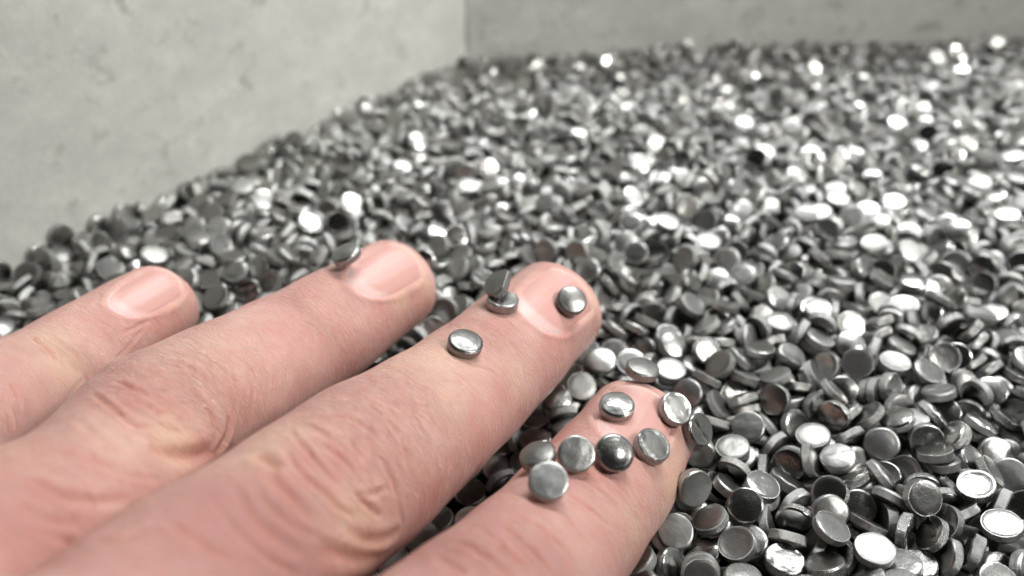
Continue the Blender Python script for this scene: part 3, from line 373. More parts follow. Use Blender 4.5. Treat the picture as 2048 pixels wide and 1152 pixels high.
67,3,3,-269,1886,-7,21,71,16,-520,1143,-18,-70,7,6,-67,791,-74,0,0,1,-258,1779,-3,-67,-60,1,538,1906,-4,-19,-33,5,782,1581,-2,-100,2,1,1407,2255,-5,43,-38,2,1105,1542,8,-25,-80,10,-53,
1901,-3,18,63,0,250,1037,-31,-16,-48,17,445,1410,-6,95,-2,1,215,2156,-7,29,-51,11,-154,2219,-27,0,0,3,-754,1228,-12,-39,-5,7,1010,2043,-6,61,25,10,1032,1434,-14,7,-65,6,1226,2180,0,
-74,20,15,33,1564,-14,-12,-80,0,527,794,-12,-3,3,11,100,1273,-12,11,-99,10,1130,2132,-2,55,-21,15,370,1679,4,-53,-11,0,-456,1489,-18,14,50,10,955,1602,-3,58,30,0,578,2336,-21,22,-96,
16,-189,1866,-7,-59,-75,15,556,592,-33,38,40,2,652,1716,-10,-69,-32,11,-322,1822,-10,63,54,0,1409,2413,-27,-9,100,0,334,1813,-17,-17,-55,5,878,2158,-4,34,19,0,-529,1310,-31,33,44,0,
468,2301,-14,72,15,13,1018,2361,-16,97,-2,7,308,668,-45,-39,-63,11,-793,1049,-12,13,-28,11,142,1926,-12,-83,56,2,722,2218,-10,-26,-47,11,808,2175,-4,63,78,7,756,2356,-28,-9,100,12,-279,
1555,-8,-25,29,0,-377,1857,-31,38,21,10,786,2151,5,0,13,12,584,1661,2,-39,92,0,383,732,-50,32,30,7,843,1006,-12,86,-10,7,38,2167,-9,27,-47,11,985,2085,0,-51,-4,1,-420,1357,-6,46,-15,
12,480,1984,-4,-98,2,0,645,910,-12,-15,16,15,922,2210,-5,88,-36,11,331,1493,-18,37,84,17,580,1253,-19,-39,11,0,-141,1688,-17,-29,-38,10,562,2246,-20,-17,-31,12,826,1066,-23,32,-7,10,
1057,2065,5,12,-43,10,153,1072,-31,-28,-59,11,-232,1911,-10,41,-48,0,939,2193,-18,-99,13,14,751,1607,-12,3,8,1,1062,1911,-15,-80,-51,1,-196,2034,-15,28,86,7,591,2022,-27,92,35,10,1053,
1812,-5,-46,-73,16,583,2301,-27,72,69,13,720,1022,-29,-35,-60,13,645,1972,-6,-71,6,0,1104,1599,-12,-1,54,0,796,2072,1,80,10,0,1298,2071,-12,-31,-50,13,611,1174,-19,-60,39,17,548,942,
-12,28,79,0,-100,2192,-18,27,58,14,758,840,-48,-22,51,5,759,1401,-19,91,41,3,8,2174,-7,95,-32,15,-233,1664,-11,-75,-44,3,1047,1694,3,66,10,15,415,2096,-5,-44,-22,11,-233,1467,-9,-41,
89,11,819,1459,-18,62,21,1,165,1081,-59,0,0,17,243,996,-43,-36,93,11,1127,1577,3,-79,23,12,374,1242,-14,-1,-32,10,1265,1838,2,-39,70,16,742,796,-10,75,-19,1,410,621,-34,0,93,11,181,
896,-19,5,42,10,541,979,-5,6,38,17,-391,1835,-18,11,45,12,-609,1279,-22,-43,-76,2,299,2267,-13,59,-53,0,643,1559,-14,22,29,3,186,1203,-32,-10,-47,10,581,1338,-13,-45,73,10,832,1231,
-14,58,51,10,731,1825,13,80,-35,12,276,632,-58,-42,91,12,572,2189,-7,7,-11,13,1300,2223,-2,-91,-41,14,157,1026,-58,86,-37,4,281,2131,0,-26,21,17,1144,1820,-11,-82,-53,4,-201,1917,-16,
87,25,12,371,920,-43,0,0,5,-177,1454,-12,8,0,14,518,777,-27,-4,2,11,-841,1151,-43,-8,-98,11,658,872,-25,22,-86,3,89,1929,-11,22,-80,11,319,1648,-14,-92,37,16,-85,1950,-4,18,69,1,-772,
1216,-34,-36,-43,10,138,1166,-27,-56,6,1,-649,1588,-27,-80,60,13,705,2271,-17,-35,-1,3,-356,1627,-34,-7,-99,12,-189,2175,-27,62,78,1,-176,2194,-28,88,48,0,974,2258,-8,6,39,0,613,689,
-17,-53,82,0,1386,2144,-1,-30,41,13,-223,1294,-17,27,2,16,-510,1127,-29,-70,7,7,417,982,-27,12,-91,10,432,951,-30,-84,14,17,6,1926,-6,28,60,10,-74,1506,-13,-5,19,11,207,1068,-42,47,
-17,16,-393,1575,-28,92,-40,10,393,1864,-6,-28,-27,10,-450,1226,-14,-8,-39,15,-776,1277,-21,-48,-38,6,-148,1483,-31,25,92,0,-217,1962,-14,-95,-4,10,1049,1526,-7,-23,15,3,865,2251,-12,
-79,29,1,-80,1777,-36,-17,-92,10,682,2230,-18,-75,27,0,948,1407,-22,79,20,2,591,899,-27,-97,-24,15,303,1835,-18,41,-88,13,750,2020,-22,83,-33,16,281,1100,-13,-84,27,3,1366,2295,-19,
11,-95,11,116,2202,-18,-54,14,1,43,2215,-19,38,23,17,1375,2381,-21,0,47,10,-251,1429,-27,-93,36,17,446,2082,-5,-88,30,0,1010,1675,-5,-37,-57,1,642,1619,-9,-73,-11,10,577,806,-29,-20,
17,0,728,2090,4,15,-56,17,-205,1055,-59,0,0,12,501,1582,-7,73,-2,12,399,1821,11,17,35,1,511,1979,-10,-9,0,1,898,1569,-8,-21,9,15,-224,1823,-8,-78,57,11,754,1081,-15,-75,-18,0,-345,1761,
-27,74,63,10,1031,1895,-5,-45,-42,6,749,1566,-16,-12,-50,15,661,1394,-16,65,-44,10,838,1133,-32,-9,-58,12,761,2270,-5,57,-75,17,543,796,-43,-73,-69,4,12,1475,-17,-50,-53,17,993,1587,
-27,8,97,17,524,1008,-25,17,98,17,340,1457,-14,86,24,10,1018,1726,-10,22,96,0,-45,1315,-19,9,-38,11,1176,1937,-28,62,-63,3,-15,1761,-12,-74,28,11,333,1925,-14,-41,-8,13,-408,1871,-16,
73,-68,1,666,977,-23,81,-24,10,657,1149,-33,14,51,2,203,1436,-22,-25,15,4,-763,1375,-16,-6,-49,12,137,946,-63,59,-13,0,664,1428,-19,-38,-90,14,838,1669,-3,25,82,2,-191,2050,-15,28,86,
1,921,1501,-22,-88,-46,12,476,1016,-21,-16,29,10,427,1292,-13,-82,10,0,-532,1457,-15,51,29,6,745,1653,-9,-45,-36,2,488,1659,-10,60,-63,11,-65,1877,-1,18,63,4,167,1153,-43,71,69,12,905,
1994,0,21,-17,10,898,2248,-9,44,-14,11,1269,2226,-11,55,66,3,550,1971,3,67,23,1,18,1177,-11,-54,-8,2,-561,1623,-26,-93,34,14,742,1258,-5,-21,47,10,3,1744,-14,-72,19,10,757,912,-28,-90,
4,13,1250,2284,-3,62,-50,11,558,2121,-3,8,24,3,195,1113,-41,-42,-65,2,513,2215,-24,47,27,1,262,970,-31,47,3,3,-232,2120,-14,-43,20,14,1448,2234,-9,-40,-79,11,290,875,-43,13,86,17,-529,
1504,-13,19,-26,4,224,692,-74,0,0,0,-746,1361,-43,45,88,3,549,550,-16,-29,12,16,708,849,-43,0,0,13,1108,1861,-7,-21,49,13,-116,1921,-17,41,66,13,-406,1326,-28,100,7,13,674,1178,-16,
57,49,10,-64,1398,-24,-47,14,1,1079,2049,-18,7,-48,1,-104,1651,-11,-23,-41,17,1094,2112,-14,-68,23,12,764,2327,-23,-37,-61,11,48,822,-59,0,0,10,491,691,-43,94,-35,11,-473,1742,-19,88,
12,16,264,2089,-25,-31,-75,10,-546,1111,-33,74,13,7,1335,1971,3,-33,62,10,623,1314,-29,-2,60,6,535,2058,-9,56,-44,0,534,1562,-17,69,-38,2,-279,1712,-21,67,-73,6,304,679,-30,-39,-63,
17,641,1920,-7,9,-50,0,717,2002,-4,40,54,0,490,1765,-7,-24,9,0,1055,1751,-15,-27,34,10,408,668,-28,46,64,1,1197,2061,-10,49,-69,11,313,1323,-29,18,-73,4,-16,2123,-18,-36,-36,5,627,1114,
-33,-71,0,4,-588,1584,-20,0,12,1,100,2268,-17,-31,23,1,390,1500,1,75,-56,10,1301,2125,2,37,-7,6,-577,1468,-12,-19,17,10,748,1812,0,-87,50,2,394,792,-48,-55,7,4,653,692,-35,-23,-45,0,
458,2202,-4,54,41,10,378,1103,-17,81,27,7,-152,1992,-12,51,-86,11,448,2128,-18,-64,45,12,765,1953,-23,-6,13,11,746,2180,-15,7,39,6,244,1310,-14,14,66,4,92,1326,-22,88,-47,12,224,1161,
-47,-55,-10,10,661,1651,-20,14,63,15,513,2151,-28,-73,-56,12,1052,2030,-14,44,58,16,1019,1361,-10,-62,-22,10,-94,1683,-22,-30,-88,15,1203,2380,-25,-88,-44,0,-279,2055,-27,-79,-56,3,
389,2184,-14,1,-13,17,700,2030,-14,-32,95,6,1078,1490,-23,-6,-33,1,-364,1562,-12,-7,18,1,1422,2383,-17,25,-32,10,701,2122,-16,17,93,5,797,1155,-23,-41,15,12,466,2154,-6,-69,-29,14,744,
1868,-9,-46,-45,15,378,1670,-10,53,11,15,646,1353,-33,50,3,17,-86,2271,-29,-7,77,15,666,928,-28,-54,-24,3,345,2026,-19,79,-57,10,664,1270,-21,48,31,2,15,1509,-22,-63,-61,10,328,2273,
-13,85,-21,5,648,676,-27,23,45,13,-83,1113,-33,46,28,17,-130,1967,-12,-25,2,0,1246,2072,-6,21,56,10,-312,1357,-41,-48,71,1,188,932,-37,23,71,5,786,896,-20,-24,-27,10,-344,1846,-26,89,
-3,0,-87,1716,-18,15,42,10,968,1866,-12,96,-28,14,1035,1980,-1,-9,59,0,839,1331,-19,-2,-3,13,597,2238,-22,-75,60,1,-121,1226,-46,-64,73,0,-107,1302,-15,22,-58,4,193,1967,-7,-96,22,10,
459,2256,-10,25,-67,12,462,1228,-21,-35,-35,11,234,1965,-20,58,24,11,552,1287,-18,25,-59,7,590,1093,-27,-11,-35,10,1284,2292,4,-76,-30,10,237,759,-51,-18,65,0,261,2048,-22,-21,32,12,
288,2041,7,-3,10,0,806,1759,-16,70,18,6,632,1861,-11,-13,8,4,363,971,-28,17,-84,2,998,1403,-10,13,-6,3,341,2209,-12,3,-23,10,-626,1321,-17,0,50,15,657,782,-33,-50,15,10,693,1435,-14,
87,24,0,475,875,-27,-89,-29,10,159,623,-45,-34,-16,7,358,764,-61,-9,65,10,-703,1464,-47,47,42,0,-675,1262,-5,2,-35,17,439,1960,-2,-23,-37,11,1098,2354,-18,65,-18,14,167,983,-74,0,0,
12,748,1117,-16,18,85,11,179,644,-59,0,0,17,208,1847,-19,2,86,0,573,908,-28,97,25,5,403,1379,-10,-58,-34,10,745,1714,-11,-59,-75,0,835,1433,-35,-2,94,0,228,1349,-23,-27,44,11,367,582,
-43,0,0,13,-15,2007,-14,49,-75,13,213,1885,-23,57,-16,10,1056,1654,-8,-66,38,5,143,1199,-21,52,85,3,360,719,-66,-31,24,17,824,1380,-22,-49,-30,0,669,1460,-18,-80,-4,11,721,2317,-30,
-30,67,13,1221,2380,-27,-89,-43,0,1243,1907,-20,-2,58,10,19,1894,-16,-71,67,0,-602,1306,-36,35,-7,13,696,1708,-14,-39,-48,7,708,1475,-30,44,5,11,-387,1781,-28,-65,-66,10,1108,2157,-12,
62,-46,0,636,708,-59,0,0,0,-502,1491,-28,64,-70,11,262,2217,-25,87,37,10,-203,1587,-28,-3,-83,1,-84,2126,-23,92,-16,11,1259,2035,-17,74,-42,16,7,1435,-27,-54,48,13,608,1070,-34,-41,
78,2,-428,1773,-22,-49,67,12,445,752,-65,7,-48,5,419,2142,-28,56,83,17,-241,2056,-26,58,-74,0,-112,2017,-9,18,13,14,-771,1400,-40,19,33,11,-139,1125,-57,18,-5,14,-100,1368,-24,-5,-2,
7,464,967,-59,0,87,1,-134,1874,-25,-15,-51,1,-382,1919,-25,-24,-17,13,-21,2185,-17,51,27,17,-397,1423,-27,92,27,2,222,1922,-16,-37,73,0,183,587,-45,-60,42,13,229,654,-64,-17,-47,6,375,
1936,-11,-64,-69,0,1147,2037,-17,43,10,10,634,1406,-17,-35,56,3,514,1071,-32,18,78,15,325,848,-59,0,0,12,-433,1815,-27,4,0,10,909,2316,-35,-45,-87,6,412,1128,-25,-38,80,11,28,1978,-10,
-43,-39,1,46,2045,-28,61,79,10,-830,1227,-36,-26,27,11,-429,1405,-12,0,0,4,587,1249,-32,39,-11,13,-186,1331,-32,55,-8,6,938,1217,-4,46,59,10,8,1265,-30,30,61,10,93,1966,-3,64,-42,15,
407,868,-58,-89,-29,1,323,1240,-11,-9,6,6,-840,1118,-33,15,-41,11,300,1302,-25,18,-73,1,641,2346,-28,9,-100,15,347,808,-59,0,0,11,359,657,-65,34,31,0,592,946,-27,0,0,14,30,2039,-1,34,
44,12,1526,2408,-15,52,3,2,1124,2031,-10,37,9,15,747,2129,-12,-23,24,13,-324,1396,-47,-30,-23,0,263,1238,-35,27,39,0,801,1806,-9,-74,6,11,465,1801,-18,-85,23,0,335,1000,-31,-10,-66,
10,-230,1012,-59,0,0,11,698,2170,-13,-48,57,17,787,2229,-12,4,2,17,-333,1796,-29,-64,77,15,-27,1673,-20,-17,96,13,1148,2230,-14,39,34,10,305,954,-43,-7,1,0,479,2235,-16,48,-36,10,823,
1818,-31,45,57,13,-442,1603,-12,-54,-58,0,-883,1183,-43,12,23,1,260,1606,-17,-65,-44,12,506,1330,-27,10,-97,10,834,2347,-27,-95,26,11,867,1725,-28,-34,73,13,457,928,-50,-86,21,10,-48,
1742,-18,46,-24,1,-485,1407,-20,-44,-54,3,100,1717,-13,-11,87,17,430,1578,-11,22,43,0,474,1097,-29,-20,-5,0,151,2218,-21,-48,-5,1,-47,1469,-17,72,5,13,26,919,-74,0,0,7,1239,2210,-19,
71,29,12,533,1038,-18,55,48,3,1247,2139,-1,53,-12,14,1172,1898,-28,31,82,1,-531,1573,-30,74,49,5,1181,1704,0,-100,-5,12,82,2174,-31,-19,66,0,1178,2106,-7,-19,-71,0,1103,2273,-5,-79,
49,12,-18,1808,-8,9,5,10,-620,1607,-32,98,1,1,593,2067,-20,-81,35,10,-460,1331,-32,79,-50,11,-300,1855,-27,-35,90,17,795,986,-43,47,80,2,384,2240,-16,42,14,1,912,1338,-11,-29,-3,14,
880,2088,-25,-60,-54,7,-183,1501,-14,61,31,11,-342,1973,-26,7,0,13,272,1701,-30,16,32,0,463,603,-27,38,-86,3,-391,1352,-27,-53,-83,2,-84,1213,-30,13,-24,1,122,1629,-6,20,8,11,515,1645,
-21,-55,-43,1,490,2089,-9,-47,-66,11,1089,1965,-9,37,-77,17,466,1060,-27,-59,-74,10,430,1256,-16,-7,77,1,362,1195,-32,31,34,0,-296,1737,-16,-77,4,10,1197,2264,-15,47,37,14,509,971,-27,
0,0,11,437,1816,-12,79,-52,0,-713,1419,-23,-34,25,4,339,543,-4,44,-34,10,643,636,-10,-55,-66,13,-327,1304,-13,10,-20,13,-305,1535,-22,-7,-33,16,982,1942,2,90,-27,0,436,778,-21,-23,-2,
3,-136,1271,-34,32,32,16,337,1878,-15,52,10,6,377,1738,-17,-70,-3,17,398,1064,-33,78,53,0,420,769,-48,55,-7,13,880,1521,-29,30,-36,17,-69,2252,-28,-13,83,17,856,1207,-46,69,-7,1,-851,
1043,-38,-14,-23,0,-847,1303,-38,-61,41,11,1323,1933,4,-43,-56,0,540,1725,-19,77,1,14,239,2233,-13,-76,22,0,-215,1741,-11,12,9,15,-208,1348,-35,55,-8,1,832,2222,-5,-18,-28,0,1060,1863,
-24,70,17,4,865,1075,-22,-54,-1,0,283,1718,-20,-17,-31,10,274,1918,-11,-43,13,12,196,1374,-32,30,16,16,-180,2010,-16,29,84,2,367,1471,-25,17,-98,7,336,1962,-7,11,-93,0,309,2232,-4,-10,
68,4,358,1631,-28,-65,58,0,495,786,-43,0,0,12,-24,1357,-27,0,0,0,-492,1673,-27,96,28,7,498,1896,-14,41,61,2,-60,2170,-25,-40,-48,11,-61,1819,-21,-18,28,7,621,1219,-25,-72,-4,3,1033,
1484,-13,-52,-26,10,971,2237,-18,-18,-38,13,254,1130,-33,-22,75,3,766,2261,-23,57,-75,10,771,1998,-36,-61,-52,13,79,1611,-11,7,-6,11,411,1997,-12,-22,24,1,689,1561,-20,-30,-52,2,456,
627,-47,26,42,7,-174,591,-74,0,0,10,-232,1867,-16,43,-57,11,-133,1708,-11,29,38,3,838,1474,-39,-70,-27,3,-671,1456,-23,-70,15,0,-420,1309,-43,100,10,17,-160,1187,-20,-42,50,1,-161,1232,
-37,-16,29,7,176,1921,-13,-56,-82,0,199,1995,-28,-56,-75,0,788,1080,-24,-60,53,10,-314,1886,-22,-57,22,0,1154,2085,-16,32,79,12,451,1123,-28,65,-53,12,467,1537,-19,-39,-18,0,-423,1356,
-43,100,-1,7,1364,2329,-16,-44,-40,0,62,1391,-30,-60,64,11,24,1333,-34,-79,-6,16,-110,1485,-21,-62,10,17,1091,1880,-29,-79,-25,2,941,2285,-27,43,-56,13,618,1284,-50,-5,-41,13,525,1099,
-44,18,78,11,543,901,-51,36,16,16,-572,1299,-14,-10,-9,10,-540,1666,-17,5,53,11,-530,1688,-22,5,53,11,607,827,-28,-88,-23,14,-81,2069,-27,0,0,11,131,1042,-66,-3,-39,0,111,1251,-33,-23,
47,0,1015,2223,-13,16,-30,0,97,1382,-22,-25,-51,4,445,1035,-28,81,-59,10,-681,1376,-26,2,-22,1,214,2145,-25,-11,38,0,241,946,-62,-58,27,17,216,738,-74,0,0,0,-310,2016,-22,17,34,0,331,
938,-33,69,-42,4,-300,1643,-23,-3,-34,15,419,921,-27,-22,-93,2,-722,1212,-32,24,-94,7,799,1887,-19,51,45,10,1079,1995,0,-31,46,1,337,598,-28,3,-6,12,335,1036,-36,-6,-53,17,1117,2229,
-22,-91,-20,16,97,1993,-19,-21,-88,3,431,2036,-29,-48,65,0,442,884,-38,44,-47,10,457,732,-47,-48,13,10,439,813,-44,-1,36,5,1036,1950,-17,65,75,0,332,894,-46,-16,64,10,-327,1718,-29,
-29,-9,2,731,1920,-24,-37,74,2,56,1746,-31,-87,-27,13,1191,2219,-24,-6,29,0,-105,747,-74,0,0,0,985,2309,-30,-18,88,1,-624,1481,-33,-8,-56,12,-46,2089,-19,31,28,0,376,1526,-20,15,-37,
0,-251,963,-57,34,-23,11,410,1164,-30,49,33,12,186,2198,-19,44,-69,4,306,1751,-10,2,6,10,289,1797,-24,-31,27,4,510,830,-39,-6,20,17,891,1378,-24,89,-8,11,844,1157,-11,-71,-53,2,-248,
1948,-15,-11,-18,10,-270,1991,-24,-23,-56,12,308,1167,-15,98,6,15,281,1194,-42,38,91,10,1323,2394,-27,65,-74,10,543,2163,-19,74,14,0,1278,2044,-27,-73,43,1,1253,2386,-24,-19,66,1,668,
1988,-26,-53,77,2,319,1212,-28,1,3,0,656,1513,-23,-56,59,11,-322,1450,-18,16,-29,0,357,614,-58,25,92,11,776,2201,-26,-41,-91,10,821,1731,-31,-14,-84,10,748,2290,-27,22,-44,4,661,1847,
-32,-57,7,1,71,2133,-12,28,40,0,460,1311,-21,-17,62,0,353,1496,-30,37,84,12,909,2354,-16,56,6,10,383,835,-63,-41,-40,13,760,860,-28,64,-8,16,797,2344,-12,-4,-18,0,-15,1613,-28,-77,-5,
1,542,1908,-20,-19,-33,0,-174,1073,-34,-45,49,0,573,1788,-13,59,-10,16,497,1701,-27,0,0,2,956,2122,-9,-81,-15,13,1109,1522,-32,-40,39,10,457,1843,-24,-43,-89,10,955,2329,-35,-72,40,
11,1372,2262,-17,-87,15,17,686,1370,-28,-62,3,12,819,1690,-24,59,-16,1,176,1190,-59,-33,-81,1,-484,1136,-47,18,60,0,1039,1389,-23,51,40,16,-328,1419,-5,-40,39,10,-481,1714,-39,-65,-47,
16,-622,1556,-34,22,-32,17,628,2216,-24,49,7,17,523,1360,-29,57,-71,10,451,1456,-43,22,-97,10,-156,1517,-25,-22,-1,14,1176,2378,-29,-80,-51,11,558,965,-59,0,0,15,-45,1579,-33,41,-89,
12,1026,2151,-20,-56,-45,5,858,1288,-17,96,-10,6,524,2099,-21,-85,30,3,20,1791,-21,-81,36,15,52,1434,-23,17,11,10,543,1148,-39,57,61,1,-23,1505,-29,-21,49,2,1001,2177,-12,-86,7,0,23,
1532,-7,-84,-15,13,578,1987,-28,-94,-30,11,601,1052,-44,41,-78,16,1324,2239,-13,-87,-1,0,-517,1198,-28,0,3,4,1337,2267,-18,-71,-42,0,1270,2261,-15,12,-85,0,-21,1473,-32,-10,42,0,875,
1941,-15,28,10,11,-196,983,-60,-83,10,17,-221,1697,2,20,-75,11,286,709,-62,6,-62,13,902,1199,-40,72,-16,0,22,2279,-28,-2,66,7,901,1568,-28,0,0,4,-845,997,-15,-38,-81,1,1000,2328,-27,
-15,89,0,865,1848,-21,63,13,10,854,2013,-12,91,20,1,-810,1065,-33,-19,40,11,854,1899,-14,70,9,10,-206,1441,-24,76,64,3,861,1586,-12,-31,21,17,160,1898,-15,39,61,11,290,1255,-43,-58,
-71,1,262,970,-49,-47,-3,12,779,1049,-26,-5,100,1,318,637,-45,37,65,3,810,1008,-27,-40,25,1,-327,1759,-43,77,58,13,231,1033,-59,49,-76,15,239,879,-34,-74,18,13,391,891,-44,60,-61,17,
1218,2301,-20,76,-28,11,56,1484,-20,-14,8,0,-505,1182,-58,-98,-8,3,-42,2035,-22,-35,1,14,153,1123,-40,-57,45,15,311,1577,-34,38,26,1,309,1531,-25,-5,4,1,291,1659,-28,10,48,17,237,1212,
-35,-21,-35,12,-199,2163,-27,62,78,0,-260,1544,-18,-46,43,2,307,2302,-23,-69,38,16,275,1451,-20,-34,-58,1,504,1043,-19,70,37,0,524,1849,-30,24,-51,10,647,842,-43,67,74,16,208,1289,-25,
33,-41,1,174,1085,-74,0,0,10,1082,2082,-28,38,93,3,-18,1867,-4,23,-8,0,328,1099,-28,1,-6,7,356,1241,-30,1,32,6,-313,1668,-15,-8,61,3,-287,1421,-28,2,-8,2,837,1174,-35,1,-68,0,742,1506,
-22,-7,17,11,-338,1527,-26,-87,-25,11,391,1273,-36,36,-7,10,422,703,-37,-10,83,0,352,2257,-17,76,3,0,529,1850,-10,-24,51,1,559,1881,-28,-55,70,1,338,1163,-31,17,41,3,930,1264,-28,25,
4,5,846,1962,-7,-39,42,6,926,1727,-20,95,-29,10,1030,2189,-27,1,99,13,614,1021,-32,16,97,11,-556,1172,-16,-8,-20,0,518,2260,-26,-2,-44,13,556,949,-43,0,0,17,572,1051,-11,-19,-70,10,
545,1477,-15,-66,-62,10,560,1434,-23,34,23,7,143,1996,-6,17,47,15,692,2351,-25,9,-100,1,-51,1211,-60,38,40,0,658,2268,-26,33,20,17,51,1915,-22,87,11,13,679,1741,-28,-6,-52,0,644,1807,
-15,-70,6,16,659,2179,-22,86,-1,10,-65,1304,-48,40,-38,7,458,1676,-26,-39,67,2,-437,1459,-43,0,0,0,-149,1794,-24,-65,20,14,646,1210,-46,72,6,12,674,1597,-31,-33,-18,0,921,2033,-21,51,
61,6,-143,1386,-17,-3,62,11,681,1785,-10,-23,-47,3,65,1761,-17,87,20,7,-363,1688,-25,74,-33,0,475,693,-43,-94,35,0,426,1784,-17,16,84,0,703,1631,-16,36,9,13,1001,1868,-27,0,0,4,-160,
1699,-34,-53,15,10,-428,1663,-17,44,-41,7,-421,1854,-44,17,84,7,608,661,-34,-42,-69,16,-552,1432,-32,51,29,0,-493,1369,-27,21,70,17,-40,2271,-37,-18,83,12,-510,1113,-59,0,0,2,533,2173,
-34,74,14,4,548,1612,-12,1,1,3,575,1743,-26,-67,26,13,1257,2119,-10,-53,12,0,17,1379,-34,42,35,1,1502,2422,-38,-9,100,1,1458,2405,-32,7,-69,3,1337,2146,-27,-83,-49,16,1449,2267,-25,
-5,54,11,219,614,-59,0,0,10,-234,2041,-26,58,-74,0,482,1341,-15,23,-93,14,485,1864,-18,-18,-7,11,518,1791,-29,-45,-81,11,-470,1193,-30,4,-48,0,523,1751,-29,48,-68,1,1204,2187,-21,23,
-82,10,612,1287,-29,0,60,0,-563,1284,-44,-35,80,16,-682,1423,-42,-26,-48,17,-678,1497,-45,-29,54,3,656,1468,-28,-80,-4,11,-403,1282,-30,-28,66,10,645,1256,-36,30,-19,4,515,869,-38,6,
-81,11,-479,1791,-38,-75,-6,4,527,577,-33,34,39,5,1199,1919,-16,47,-18,10,1160,1870,-31,-85,-52,17,1183,2309,-17,-12,-35,14,516,1131,-48,42,36,15,505,1182,-30,-66,-37,2,385,2131,-14,
-71,19,0,699,1250,-34,46,-8,10,719,1280,-23,-9,-59,15,712,843,-59,0,0,0,683,946,-32,-51,-17,1,-449,1703,-16,66,1,14,118,1145,-1,-43,-51,12,639,1761,-12,-51,-18,12,-417,1563,-13,71,39,
17,854,2062,-21,-56,-2,11,863,1656,-20,15,-81,16,872,1789,-34,-84,23,3,298,1024,-36,-89,19,5,-224,1036,-74,0,0,2,108,1003,-60,-80,2,10,-133,1400,-30,-10,69,11,-111,1438,-16,81,20,11,
-90,1260,-27,-34,-27,4,160,1230,-45,-62,39,10,-816,1016,-26,-44,1,15,363,1891,-28,68,62,16,327,2112,-8,0,18,10,748,949,-43,41,91,7,380,1201,-20,26,27,5,382,1151,-25,24,35,10,690,1901,
-11,67,23,1,676,2318,-21,-58,-30,13,-738,1242,-28,-22,-37,1,96,1906,-27,6,-98,3,406,1893,-28,-78,-33,5,396,2004,-1,-22,24,2,355,1072,-25,31,-73,3,793,888,-37,23,27,1,358,1330,-19,18,
39,3,371,866,-60,26,-77,16,-312,2011,-37,17,34,4,370,1389,-35,-6,-10,4,-101,1841,-32,35,85,12,93,2091,-8,-29,-1,1,114,2144,-30,15,-72,1,1088,1918,-24,25,86,11,-796,1141,-36,-2,-24,13,
311,2101,-27,0,0,13,-248,1642,-28,-70,-58,13,799,2117,-11,-9,13,6,1127,1986,-25,81,8,1,1107,1513,-4,-10,-14,10,1064,2224,-19,-37,-19,10,133,1352,-26,25,-27,10,-130,1565,-59,-69,-72,
10,827,1994,-22,-17,46,10,209,1240,-24,-95,23,14,989,2361,-28,8,1,5,966,1920,-19,-15,-55,16,969,2166,-24,-51,-40,13,217,1641,-35,57,52,3,1001,1513,-2,-5,-64,10,1003,1558,-13,19,-23,
10,127,862,-38,-28,-23,1,988,1485,-15,41,-89,12,988,1837,-41,-79,-58,14,954,1509,-5,3,-10,0,977,1636,-27,-90,36,17,933,2131,-15,-69,-8,10,483,2317,-41,-9,100,16,-581,1140,-19,31,61,
15,596,1140,-41,12,-98,0,885,1706,-10,-48,-34,17,996,2127,-12,-48,-38,0,128,1454,-27,-20,4,7,140,1772,-34,47,-6,0,940,1310,-35,-40,7,10,936,1218,-28,-46,-52,3,622,2151,-27,-29,93,10,
591,1698,-7,23,-23,14,564,2202,-31,-33,53,16,-526,1135,-74,0,0,14,542,1808,-14,-55,-8,2,-531,1154,-46,61,-25,4,562,1528,-29,77,19,17,-2,1697,-28,73,36,17,568,2033,-28,89,42,15,1,1985,
-28,-83,-17,10,-36,1950,-9,-17,10,1,-8,1499,-58,-67,-73,1,549,2307,-38,-64,-10,17,543,993,-48,-22,49,1,-570,1540,-25,-20,-16,10,-585,1409,-32,-20,-43,10,554,1208,-33,-25,-42,2,611,754,
-28,2,4,15,508,2335,-34,9,-100,1,498,1811,-17,-55,59,1,607,991,-28,-31,-5,10,561,980,-20,6,37,11,-517,1738,-23,9,-49,0,987,1366,-21,35,76,0,-142,1255,-59,0,0,3,987,1269,13,-51,8,0,232,
2199,-28,9,-48,13,162,2028,-20,69,54,1,-929,1187,-43,0,0,10,208,964,-65,-36,-27,12,961,1814,-16,-55,-29,11,-160,1909,-28,0,-62,7,-183,1957,-17,-53,7,3,214,1798,-24,-37,-37,2,1016,2004,
-27,-80,59,10,990,1965,-20,46,60,13,1310,1895,6,10,-2,10,1361,2149,-26,-63,-75,13,1311,1988,-12,-5,-99,7,120,2074,-25,19,21,13,973,2198,-35,20,-83,4,971,1697,-21,-61,-2,10,1053,2367,
-25,-1,45,5,-91,1579,-27,16,-93,11,-108,1604,-12,-90,-7,14,815,1948,-26,-80,28,12,-250,1590,-24,38,24,0,311,2149,-28,99,-15,13,1101,1564,-43,-2,92,0,1103,1702,-7,13,-21,16,803,2289,
-19,-9,60,13,322,1691,-33,55,56,0,301,1349,-34,30,-38,0,310,1426,-27,-65,47,3,323,2194,-25,4,-23,10,308,1643,-59,87,4,13,-259,1382,-21,-7,35,14,-299,1784,-23,21,-46,14,-272,1820,-15,
-37,-32,1,872,1281,-61,4,64,11,299,1115,-24,84,-27,17,-818,1182,-43,0,0,1,-823,1228,-59,0,0,0,786,2015,-15,51,33,10,-126,2261,-47,-26,-40,14,767,1783,-14,-10,-52,14,769,1828,-17,68,
59,12,350,2075,-28,-5,8,17,373,2101,-17,-54,-83,6,339,2067,-12,-5,8,11,335,1715,-15,-24,60,13,378,1799,-23,36,6,10,128,1083,-74,0,0,12,-111,2156,-43,-59,-74,0,112,2268,-30,31,-23,16,
